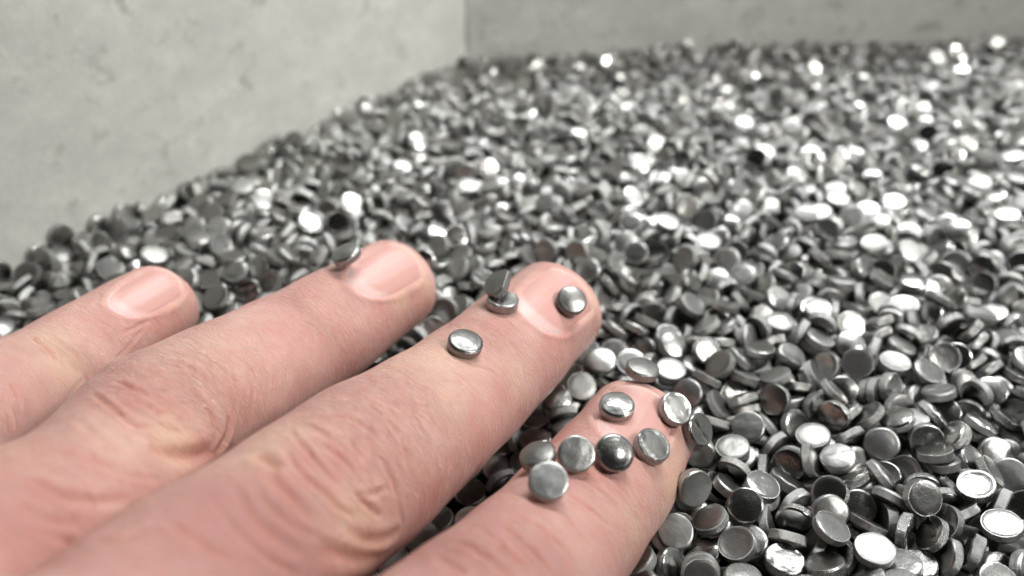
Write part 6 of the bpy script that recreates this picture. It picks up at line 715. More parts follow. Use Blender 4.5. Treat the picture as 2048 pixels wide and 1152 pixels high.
-73,10,1596,2043,-14,-12,25,10,1597,1920,-13,-19,35,12,1571,1956,-43,-83,-56,7,1591,1980,-33,-26,-47,5,1578,1962,-13,-21,-7,10,1612,1961,3,5,5,10,1594,1879,-35,-44,52,1,1569,1845,-7,
80,5,3,1612,1866,-12,40,-17,3,1572,1886,-32,-44,52,2,1559,2365,-27,-95,29,0,1609,2415,-49,-48,6,0,1572,2408,-16,-98,-12,10,1603,2415,-23,-65,46,1,1603,2302,-14,-41,-83,0,1584,2293,2,
13,86,12,1595,2348,-2,-41,9,11,1591,2366,-38,50,9,0,1537,2332,-20,-38,-93,13,1595,2238,-20,4,23,3,1567,2217,-18,-58,-72,1,1584,2254,-3,-35,49,0,1570,2277,-28,16,-12,2,1606,2152,-3,-44,
-23,1,1556,2167,-3,36,71,1,1569,2182,-3,36,71,3,1631,2122,-24,-21,-2,11,1656,2161,-1,-10,-48,0,1644,2030,-16,-17,-35,0,1636,2067,-18,13,48,17,1667,2099,-7,-32,-83,0,1662,1981,-27,74,
66,3,1625,1958,-12,-5,-5,0,1620,2002,2,-35,-69,11,1614,2002,-19,35,69,3,1649,1919,-28,13,1,0,1633,1891,-11,-79,-56,1,1662,1914,1,-82,56,0,1635,1963,-27,-5,-5,0,1620,2379,-30,68,-25,
3,1652,2418,-38,33,-6,7,1671,1955,-7,2,-55,7,1597,2339,-22,41,-9,3,1635,2325,-13,18,9,3,1638,2367,-8,14,43,6,1651,2263,3,0,0,7,1638,2316,-29,18,9,2,1623,2278,-12,52,-77,2,1682,2351,
-9,3,20,0,1643,2211,-26,-45,-10,11,1611,2168,-14,44,23,10,1651,2190,-3,-10,-48,0,1642,2246,-20,13,63,1,1610,2216,-1,-6,-2,10,1688,2248,-13,-53,82,13,1675,2208,-8,43,52,10,1720,2232,
-4,38,20,10,1677,2275,-28,0,0,17,1697,2302,-21,-76,-50,10,1688,2204,-24,43,52,17,1660,2166,-28,-45,3,2,1699,2181,-8,-24,86,13,1681,2052,-17,-39,-18,0,1713,2092,-22,31,38,2,1678,2124,
-31,-6,-43,10,1733,2151,-43,29,-96,10,1681,2127,-15,6,43,3,1709,2139,-23,-91,-33,0,1692,2034,-43,-13,-54,7,1686,1990,-28,45,89,0,1705,2011,-30,-1,91,16,1751,2128,-19,-36,71,7,1739,2195,
-27,12,98,1,1731,2170,-27,39,-88,13,1766,2168,-7,-32,8,10,1726,2047,-24,-35,18,10,1755,2086,-19,-97,6,0,1772,2115,-43,100,4,0,1704,2424,-31,-6,-51,10,1668,2275,-12,0,0,12,1719,2289,
-8,76,40,0,1677,2345,-23,-3,-20,11,1700,2384,-14,-81,-46,1,1777,2162,-60,-10,-85,10,1797,2136,-43,86,-51,12,1814,2196,-32,-19,41,2,1778,2165,-29,0,0,0,1797,2161,-5,-70,17,10,1723,2342,
-25,5,15,5,1733,2351,-11,-3,-14,10,1728,2394,-28,16,-67,17,1750,2428,-30,5,-56,12,1733,2242,-16,-40,-30,5,1751,2307,-8,-40,2,0,1761,2366,-30,70,-22,10,1737,2212,-36,-12,-98,12,1811,
2223,-2,24,-3,12,1828,2220,-14,-24,3,3,1848,2252,-12,-4,-100,17,1866,2288,-20,-47,-61,11,1783,2431,-28,95,-28,0,1806,2402,-28,82,28,13,1829,2222,-44,-39,-72,5,1761,2277,-19,-35,29,1,
1825,2312,-27,0,0,0,1807,2355,-35,-37,-18,15,1773,2323,-16,43,11,12,1858,2382,-25,3,-9,2,1795,2253,-33,-33,45,11,1783,2210,-23,-2,42,1,1798,2253,-15,33,-45,1,1799,2298,-39,-85,-21,10,
-1155,729,-74,0,0,10,-1260,747,-74,0,0,11,-1201,750,-74,0,0,3,-1230,710,-74,0,0,7,-1230,662,-74,0,0,17,-1108,785,-74,0,0,11,-1228,788,-74,0,0,10,-1126,651,-65,-16,42,14,-1089,702,-74,
0,0,16,-1186,695,-74,0,0,11,-1341,637,-74,0,0,2,-1139,685,-74,0,0,1,-1294,700,-74,0,0,17,-1123,697,-59,0,0,1,-1098,611,-59,0,0,11,-1229,616,-74,0,0,14,-1161,603,-59,0,0,3,-1177,649,
-74,0,0,17,-1080,656,-59,0,0,15,-1276,656,-74,0,0,0,-1193,637,-59,0,0,5,-1150,611,-74,0,0,10,-1087,618,-74,0,0,11,
]).reshape(-1, 6); n = len(HEAP)
PP = HEAP[:, :3]/10.; VV = HEAP[:, 5] % 10
nxy = HEAP[:, 3:5]/100.; nzz = np.sqrt(np.clip(1-(nxy**2).sum(1), 0, 1))*np.where(HEAP[:, 5] > 9, -1, 1)
NR = np.c_[nxy, nzz]; NR /= np.linalg.norm(NR, axis=1)[:, None]
spin = np.random.default_rng(4).normal(size=(n, 3)); spin -= (spin*NR).sum(1)[:, None]*NR; spin /= np.linalg.norm(spin, axis=1)[:, None]
RR = np.stack([spin, np.cross(NR, spin), NR], -1); NI = 300; SIZE = .93

meshes = []
for v in range(8):
    V, Q, sm = SH[(v, 0)]; me = bpy.data.meshes.new('steel_pellet'); fill(me, V, Q, {'loc': V, 'rnd': np.zeros(len(V)), 'side': sm}); me.materials.append(STEEL); meshes.append(me)
cp, sp_ = math.cos(PITCH), math.sin(PITCH)
def to_view(p):                                   # used only to word the labels
    d = cp*p[1]+sp_*(EYE-p[2]); return 1024+1607*p[0]/d, 576-1607*(sp_*p[1]-cp*(EYE-p[2]))/d
ONHAND = ['dull pellet leaning on the left edge of the ring fingernail', 'domed pellet lying alone on the back of the middle finger below the nail', 'bright domed pellet lying on the right side of the middle fingernail', 'bent broken pellet at the upper left edge of the middle fingernail', "thick creased pellet lying at the left end of the middle nail's cuticle", 'domed pellet lying on the upper left part of the index fingernail', 'rough-lipped pellet leaning on the right edge of the index fingernail', 'dished pellet at the right end of the row across the index finger', 'bright domed pellet third from the left in the row across the index finger', 'dark flat pellet second from the left in the row across the index finger', 'tan tinted pellet at the left end of the row across the index finger', 'dark pellet below the row, lowest on the back of the index finger', 'pellet lying over the very tip of the index finger', 'tilted pellet in the heap just right of the index fingernail', 'dark flat pellet standing against the right side of the index finger']
TIPS = (('little', 375, 585), ('ring', 850, 540), ('middle', 1185, 610), ('index', 1350, 830))
KIND = ['domed', 'smooth', 'flat-faced', 'rough-lipped', 'stepped', 'dished', 'bent', 'bulging']
NUM = 'no one two three four five six seven eight nine ten eleven twelve thirteen fourteen fifteen'.split()
def word(i):
    if i < len(ONHAND): return ONHAND[i]
    x, y = to_view(PP[i]); nrm = RR[i][:, 2]; view = np.array([0, 0, EYE])-PP[i]; view /= np.linalg.norm(view); a = abs(nrm@view)
    pose = 'face-on' if a > .9 else 'lying flat' if abs(nrm[2]) > .85 else 'tilted' if a > .45 else 'edge-on'
    t = min(TIPS, key=lambda t: (t[1]-x)**2+(t[2]-y)**2)
    dx, dy = round((x-t[1])/75), round((y-t[2])/62)
    w = []
    if dx: w.append(NUM[min(15, abs(dx))]+(' right' if dx > 0 else ' left'))
    if dy: w.append(NUM[min(15, abs(dy))]+(' below' if dy > 0 else ' above'))
    k = KIND[VV[i]] if nrm@view > 0 else 'plain-backed'
    if not w: return f"{k} pellet {pose}, touching the {t[0]} fingertip"
    first = w[0].split(); w[0] = f"{first[0]} pellet widths {first[1]}"
    return f"{k} pellet {pose}, " + ' and '.join(w)+(' ' if dy else ' of ')+f"the {t[0]} fingertip"
words = [word(i) for i in range(NI)]
for x in sorted(set(words)):                      # neighbours that would read alike: say which is which
    same = sorted([i for i in range(NI) if words[i] == x], key=lambda i: to_view(PP[i])[1])
    if len(same) == 2: words[same[0]] += ', upper one'; words[same[1]] += ', lower one'
    elif len(same) > 2:
        for j, i in enumerate(same): words[i] += ', '+('upper one' if j == 0 else 'lower one' if j == len(same)-1 else 'middle one')
from mathutils import Matrix
proto = bpy.data.objects.new('steel_pellet', meshes[0])
for i in range(NI):
    o = proto if i == 0 else proto.copy(); o.data = meshes[VV[i]]; C.objects.link(o)
    M4 = Matrix((RR[i]*(SIZE*.90 if 8 < i < 12 else SIZE*.96 if i < len(ONHAND)-1 else SIZE)).tolist()).to_4x4(); M4.translation = (PP[i]*MM).tolist(); o.matrix_world = M4
    o['category'] = 'pellet'; o['label'] = words[i]
    o['group'] = 'pellets lying on the hand' if i < len(ONHAND) else 'steel pellets in the heap around the hand'
# the rest of the heap
rng = np.random.default_rng(8)
tp, tr, tv, tl = [PP[NI:]], [RR[NI:]], [VV[NI:]], [np.where(np.arange(n-NI) < 900, 1, 2)]
def cross(p, a, b): return (b[0]-a[0])*(p[:, 1]-a[1])-(b[1]-a[1])*(p[:, 0]-a[0])
patch = (PP[:, 0] > 20) & (PP[:, 0] < 90) & (PP[:, 1] > 130) & (PP[:, 1] < 200) & (np.arange(n) > 40)
P2, P3 = np.array([75., 36.]), np.array([200., 246.])
for gx in range(-4, 6):
    for gy in range(-3, 2):
        q = PP[patch]+np.array([gx*70., gy*70.-24, 0]); r = RR[patch]
        inside = (cross(q, P2, P3) > -200) & (q[:, 1] > 38)            # already filled by the settled heap
        okk = (~inside) & (cross(q, LLn, CO) < -3*134) & (cross(q, CO, RFn) < -3*171) & (q[:, 1] > -120) & ~((q[:, 0] < -5) & (q[:, 1] > 36))
        okk &= ~((q[:, 1] < 45) & (q[:, 0] < 20) & (q[:, 2] > -4) & (q[:, 0] > -95))
        if okk.any(): tp.append(q[okk]); tr.append(r[okk]); tv.append(VV[patch][okk]); tl.append(np.full(okk.sum(), 2))
tp, tr, tv, tl = map(np.concatenate, (tp, tr, tv, tl))
VA, QA, LA, SA, RA = [], [], [], [], []; off = 0
for v in range(8):
    for l in (1, 2):
        s = (tv == v) & (tl == l); k = s.sum()
        if not k: continue
        V, Q, sm = SH[(v, l)]
        W = SIZE*np.einsum('nij,kj->nki', tr[s], V)+tp[s][:, None]
        VA.append(W.reshape(-1, 3)); QA.append((Q[None]+(np.arange(k)*len(V))[:, None, None]+off).reshape(-1, 4)); off += k*len(V)
        LA.append(np.tile(V, (k, 1))); SA.append(np.tile(sm, k)); RA.append(np.repeat(rng.random(k), len(V)))
me = bpy.data.meshes.new('pellet_heap'); fill(me, np.concatenate(VA), np.concatenate(QA), {'loc': np.concatenate(LA), 'side': np.concatenate(SA), 'rnd': np.concatenate(RA)})
me.materials.append(STEEL); o = bpy.data.objects.new('pellet_heap', me); C.objects.link(o)
o['kind'] = 'stuff'; o['label'] = 'deep loose heap of small round grey steel pellets filling the concrete bin'; o['category'] = 'pellets'
print('heap', len(tp), len(me.polygons))
# ------------------------------------------------------------------ hand
# ---- HAND (shared by sim and scene). all in mm; camera constants only used to express joints
# each finger: rows of centreline points from beyond the knuckle to the fingertip: X, Y, Z, half-width, half-height
def smooth_path(P, n=140):
    P=np.array(P,float)
    # catmull-rom on all columns, chord parameterised
    d=np.r_[0,np.cumsum(np.linalg.norm(np.diff(P[:,:3],axis=0),axis=1))]
    t=np.linspace(0,d[-1],n)
    m=np.gradient(P,d,axis=0)
    i=np.clip(np.searchsorted(d,t,side='right')-1,0,len(d)-2)
    h=(d[i+1]-d[i])[:,None]; x=((t-d[i])[:,None])/h
    h00=2*x**3-3*x**2+1;h10=x**3-2*x**2+x;h01=-2*x**3+3*x**2;h11=x**3-x**2
    return h00*P[i]+h10*h*m[i]+h01*P[i+1]+h11*h*m[i+1]
class Finger:
    def __init__(self,P,roll,cap):
        S=smooth_path(P); self.S=S; C=S[:,:3]; self.C=C; self.w=S[:,3]; self.h=S[:,4]
        T=np.gradient(C,axis=0); T/=np.linalg.norm(T,axis=1)[:,None]; self.T=T
        up=np.array([0,0,1.])
        L=np.cross(T,up); L/=np.linalg.norm(L,axis=1)[:,None]      # lateral: to the right of the finger direction
        D=np.cross(L,T)
        r=math.radians(roll)
        self.D=D*math.cos(r)+L*math.sin(r); self.L=L*math.cos(r)-D*math.sin(r)
        self.cap=cap
        self.len=np.r_[0,np.cumsum(np.linalg.norm(np.diff(C,axis=0),axis=1))]
        self.tot=self.len[-1]
    def local(self,p,chunk=60000):
        """returns u (distance back from the fingertip), a lateral, b dorsal, t beyond the last centre, w, h"""
        n=len(p); out=np.empty((n,6),np.float32)
        C=self.C.astype(np.float32)
        for s in range(0,n,chunk):
            q=p[s:s+chunk].astype(np.float32)
            d2=(q**2).sum(1)[:,None]-2*q@C.T+(C**2).sum(1)[None]
            i=np.argmin(d2,1); i2=np.clip(i,1,len(C)-2)
            # refine along the tangent
            off=((q-C[i])*self.T[i]).sum(1)
            step=self.tot/(len(C)-1); fi=np.clip(i+off/step,0,len(C)-1)
            k=np.minimum(fi.astype(int),len(C)-2); f=(fi-k)[:,None]
            lerp=lambda A:A[k]*(1-f)+A[k+1]*f
            c=lerp(self.C);L=lerp(self.L);D=lerp(self.D);T=lerp(self.T)
            wh=lerp(self.S[:,3:5]); r=q-c
            a=(r*L).sum(1);b=(r*D).sum(1);t=(r*T).sum(1)
            t=np.where((fi>=len(C)-1.001)|(fi<=0.001),t,0)
            u=self.tot-fi*step-np.maximum(t,0)+self.cap
            out[s:s+chunk]=np.stack([u,a,b,t,wh[:,0],wh[:,1]],1)
        return out
    def sdf(self,p):
        u,a,b,t,w,h=self.local(p).T
        tt=np.where(t>0,t/self.cap,t/6.0)
        hb=np.where(b>0,h,h*1.0)
        A=np.abs(a/w);B=np.abs(b/hb)
        e=2.15
        q=(A**e+B**e)**(1/e)
        r=(q**2.2+np.abs(tt)**2.2)**(1/2.2)
        return (r-1)*np.minimum(w,h)
def smin(a,b,k):
    h=np.clip(0.5+0.5*(b-a)/k,0,1)
    return b*(1-h)+a*h-k*h*(1-h)
def surface_nets(f,org,vs):
    """f: grid of samples; returns verts, quads (naive surface nets)"""
    nx,ny,nz=f.shape; s=f<0
    occ=np.zeros((nx-1,ny-1,nz-1),np.uint8); 
    for dx in (0,1):
        for dy in (0,1):
            for dz in (0,1): occ+=s[dx:nx-1+dx,dy:ny-1+dy,dz:nz-1+dz]
    act=(occ>0)&(occ<8); idx=-np.ones(act.shape,np.int64); cell=np.argwhere(act); idx[act]=np.arange(len(cell))
    acc=np.zeros((len(cell),3));cnt=np.zeros(len(cell))
    cor=[(x,y,z) for x in (0,1) for y in (0,1) for z in (0,1)]
    for a in cor:
        for ax in range(3):
            if a[ax]==1: continue
            b=list(a); b[ax]=1
            fa=f[cell[:,0]+a[0],cell[:,1]+a[1],cell[:,2]+a[2]]; fb=f[cell[:,0]+b[0],cell[:,1]+b[1],cell[:,2]+b[2]]
            m=(fa<0)!=(fb<0)
            t=np.where(m,fa/np.where(m,fa-fb,1),0)
            pt=np.tile(np.array(a,float),(len(cell),1)); pt[:,ax]+=t
            acc[m]+=pt[m]; cnt[m]+=1
    V=(cell+acc/cnt[:,None])*vs+org
    Q=[]
    for ax in range(3):
        sl=[slice(1,-1)]*3; 
        a=s; 
        lo=[slice(None)]*3; hi=[slice(None)]*3; lo[ax]=slice(0,-1); hi[ax]=slice(1,None)
        e=a[tuple(lo)]!=a[tuple(hi)]; E=np.argwhere(e)
        o1,o2=[(1,2),(2,0),(0,1)][ax]
        E=E[(E[:,o1]>0)&(E[:,o2]>0)&(E[:,o1]<f.shape[o1]-1)&(E[:,o2]<f.shape[o2]-1)]
        ins=s[E[:,0],E[:,1],E[:,2]]
        def c(d1,d2):
            G=E.copy(); G[:,o1]-=d1; G[:,o2]-=d2; return idx[G[:,0],G[:,1],G[:,2]]
        q=np.stack([c(1,1),c(0,1),c(0,0),c(1,0)],1)
        q[~ins]=q[~ins][:,::-1]; Q.append(q)
    return V,np.concatenate(Q)
class Hand:
    def __init__(self,fingers,palm):
        self.F=fingers; self.palm=palm
    def sdf(self,p):
        d=None
        for i,f in enumerate(self.F+self.palm):
            k=.5 if i<len(self.F) else 7.0; pad=float(f.w.max())+f.cap+(4 if i<len(self.F) else 9)
            lo,hi=f.C.min(0)-pad,f.C.max(0)+pad
            m=((p>lo)&(p<hi)).all(1); v=np.full(len(p),30.)
            if m.any(): v[m]=f.sdf(p[m])
            d=v if d is None else smin(d,v,k)
        return d
    def mesh(self,vs,lo,hi):
        lo=np.array(lo,float);hi=np.array(hi,float)
        n=((hi-lo)/vs).astype(int)+1
        # coarse pass to find the cells near the surface
        st=4; g=[np.arange(0,k+st,st) for k in n]
        G=np.stack(np.meshgrid(*g,indexing='ij'),-1).reshape(-1,3)
        dc=self.sdf(lo+G*vs).reshape([len(k) for k in g])
        n=[(len(k)-1)*st+1 for k in g]
        f=np.full(n,5.,np.float32)
        # fill by nearest coarse sign
        f=np.repeat(np.repeat(np.repeat(dc,st,0),st,1),st,2)[:n[0],:n[1],:n[2]].astype(np.float32)
        near=np.abs(dc)<st*vs*1.7
        cells=np.zeros([k-1 for k in dc.shape],bool)
        for dx in (0,1):
            for dy in (0,1):
                for dz in (0,1): cells|=near[dx:near.shape[0]-1+dx,dy:near.shape[1]-1+dy,dz:near.shape[2]-1+dz]
        cc=np.argwhere(cells)
        o=np.stack(np.meshgrid(*[np.arange(st+1)]*3,indexing='ij'),-1).reshape(-1,3)
        key=np.zeros(n,bool)
        for s in range(0,len(cc),4000):
            I=(cc[s:s+4000,None]*st+o[None]).reshape(-1,3); key[I[:,0],I[:,1],I[:,2]]=True
        I=np.argwhere(key)
        f[key]=self.sdf(lo+I*vs)
        return surface_nets(f,lo,vs)
    def project(self,V,it=2):
        e=0.12
        for _ in range(it):
            d=self.sdf(V); g=np.stack([self.sdf(V+np.eye(3)[k]*e)-d for k in range(3)],1)/e
            gn=(g**2).sum(1)+1e-6
            V=V-np.clip(d/gn,-.5,.5)[:,None]*g
        return V

FD = {'little': ([[-63.17, 41.57, 22.0, 9.0, 9.0], [-64.29, 56.17, 18.0, 8.4, 8.2], [-64.06, 66.7, 14.5, 8.3, 8.0], [-62.56, 81.33, 9.0, 7.6, 7.1], [-59.29, 89.92, 8.0, 7.3, 6.6], [-54.94, 98.3, 7.8, 6.6, 5.8]], 25, 5.2), 'ring': ([[-48.05, 28.03, 26.0, 10.5, 10.5], [-46.33, 42.83, 22.0, 9.3, 9.3], [-42.81, 51.15, 18.5, 9.1, 9.1], [-40.97, 64.96, 15.0, 9.4, 9.2], [-35.93, 76.37, 12.0, 8.8, 8.4], [-30.96, 88.36, 8.0, 8.6, 8.0], [-25.34, 96.06, 7.6, 8.1, 7.3], [-18.97, 103.78, 8.0, 7.4, 6.4]], 25, 5.8), 'middle': ([[-31.25, 24.7, 26.0, 10.2, 10.2], [-29.16, 36.14, 22.5, 9.4, 9.4], [-23.34, 48.57, 18.0, 9.15, 9.1], [-17.4, 59.36, 14.5, 9.6, 9.3], [-10.8, 71.14, 10.5, 9.0, 8.7], [-5.26, 81.55, 7.4, 8.8, 8.4], [0.74, 90.89, 6.6, 8.45, 7.9], [6.54, 98.57, 7.0, 7.8, 6.7]], 25, 5.8), 'index': ([[-17.71, 15.21, 24.0, 9.5, 9.5], [-11.77, 27.61, 20.0, 8.8, 9.0], [-8.05, 34.14, 18.0, 8.8, 9.0], [-3.32, 40.75, 14.5, 9.0, 8.9], [2.74, 51.81, 9.0, 8.5, 8.4], [10.07, 64.51, 4.2, 8.5, 8.1], [13.81, 70.43, 3.2, 8.3, 7.6], [17.13, 76.24, 3.4, 7.5, 6.8]], 25, 5.6)}
FING = [Finger(*FD[k]) for k in ('little', 'ring', 'middle', 'index')]
def palm_parts():
    out = []; W = np.array([-78, -48, 20.])
    for k, off in (('little', (-14, -2)), ('ring', (-5, 0)), ('middle', (5, 0)), ('index', (14, 2))):
        m = np.array(FD[k][0][0]); w_ = W+np.array([off[0]*.75, -off[0]*.55, 0])
        out.append(Finger([list(w_)+[13, 13], list((m[:3]*.5+w_*.5)+[0, 0, 1])+[12, 13], list(m[:3])+[10.5, 11]], 0, 6))
    out.append(Finger([[-190, -190, 26, 34, 26], [-120, -105, 22, 29, 21], [-80, -52, 19, 26, 18]], 25, 10))
    out.append(Finger([[-66, -34, 14, 15, 15], [-38, -22, 8, 13, 13], [-12, -8, 3, 10.5, 10], [6, 16, 0, 10.5, 9], [14, 32, -1, 8.5, 7]], -30, 7))
    return out
HH = Hand(FING, palm_parts())
HV, HQ = HH.mesh(.62, (-215, -215, -30), (45, 125, 60))
# halve the quads of the four fingers, so that creases and nails have enough points
def refine(V, Q, sel):
    q = Q[sel]; keep = Q[~sel]
    E = np.stack([q, np.roll(q, -1, 1)], -1).reshape(-1, 2); E.sort(axis=1)
    ue, inv_ = np.unique(E, axis=0, return_inverse=True); inv_ = inv_.reshape(-1, 4)
    mid = V[ue].mean(1); cen = V[q].mean(1); n0 = len(V); e = inv_+n0; cidx = n0+len(mid)+np.arange(len(q))
    new = [np.stack([q[:, i], e[:, i], cidx, e[:, i-1]], 1) for i in range(4)]
    return np.r_[V, mid, cen], np.r_[keep, np.concatenate(new)]
cq = HV[HQ].mean(1); dd = cp*cq[:, 1]+sp_*(EYE-cq[:, 2]); px = 1607*cq[:, 0]/np.maximum(dd, 1); py = 1607*(sp_*cq[:, 1]-cp*(EYE-cq[:, 2]))/np.maximum(dd, 1)
HV, HQ = refine(HV, HQ, (dd > 20) & (np.abs(px) < 1250) & (np.abs(py) < 720) & (cq[:, 2] > -6))
HV = HH.project(HV, 2)
e_ = .15; d0 = HH.sdf(HV); HN = np.stack([HH.sdf(HV+np.eye(3)[k]*e_)-d0 for k in range(3)], 1); HN /= np.linalg.norm(HN, axis=1)[:, None]+1e-9
nv = len(HV); disp = np.zeros(nv); near = np.argmin(np.stack([f.sdf(HV) for f in FING], 1), 1)
sst = lambda x, a, b: np.clip((x-a)/(b-a), 0, 1)**2*(3-2*np.clip((x-a)/(b-a), 0, 1))
A = {k: np.zeros(nv) for k in ('nail', 'lunula', 'edge', 'red', 'pale', 'violet', 'crease', 'joint')}
UV = np.zeros((nv, 3))
NAIL = {'ring': (-0.3, 4.4, 16.4, 2.4), 'little': (0, 3.7, 14.7, 1.7), 'middle': (0.2, 5.0, 18.2, 3.0), 'index': (-2.0, 4.9, 18.7, 3.5)}
for fi, (f, nm) in enumerate(zip(FING, ('little', 'ring', 'middle', 'index'))):
    s = np.where(near == fi)[0]; u, a, b, t, w_, h_ = f.local(HV[s]).T
    UV[s] = np.stack([u, a, np.full(len(u), fi*40.)+b*.3], 1)
    ac, wn, up, ud = NAIL[nm]; wn *= .95; up -= .5; ud += .3; x = (a-ac)/wn
    wn_u = wn*(1-.10*sst(u, ud+6, up+1))                             # a little narrower towards the cuticle
    d1 = (up-3.2*np.abs(x)**2.6)-u; d2 = u-(ud+1.5*x*x); d3 = wn_u-np.abs(a-ac)
    kk = .9; dist = -np.logaddexp(np.logaddexp(-d1/kk, -d2/.35), -d3/kk)*kk; dist = np.minimum(dist, np.minimum(d1, np.minimum(d2, d3))); top = b > 0
    dist = np.where(top, dist, -9)
    inside = sst(dist, -.12, .12); prox = sst(u, ud+.5, ud+2.5)
    fold = .15*np.exp(-((dist+.75)/.55)**2)*prox*(dist < .3)
    groove = -.24*np.exp(-((dist-.02)/.22)**2)*prox
    plate = inside*(-.18+.22*sst(dist, 0, 2.5))*prox+inside*(1-prox)*.12
    step = -.35*np.exp(-((d2+.35)/.35)**2)*(np.abs(x) < 1)*top*(d1 > 1)*sst(1-np.abs(x), 0, .3)
    disp[s] += fold+groove+plate+step
    A['nail'][s] = inside; A['lunula'][s] = inside*(1-sst(d1, 1.2 if nm == 'little' else 1.9, 2.9))*sst(1-np.abs(x), -.1, .25)
    A['edge'][s] = inside*(1-sst(d2, .55, 1.1))
    A['joint'][s] = np.clip((np.exp(-((u-27)/4.5)**2)*.6+np.exp(-((u-52)/9)**2))*sst(b, -2, 4), 0, 1)
    # soft pad of the tip and slight bulges of the joints
    disp[s] += .22*np.sin(u*.55+fi)*.4*np.cos(a*.4)
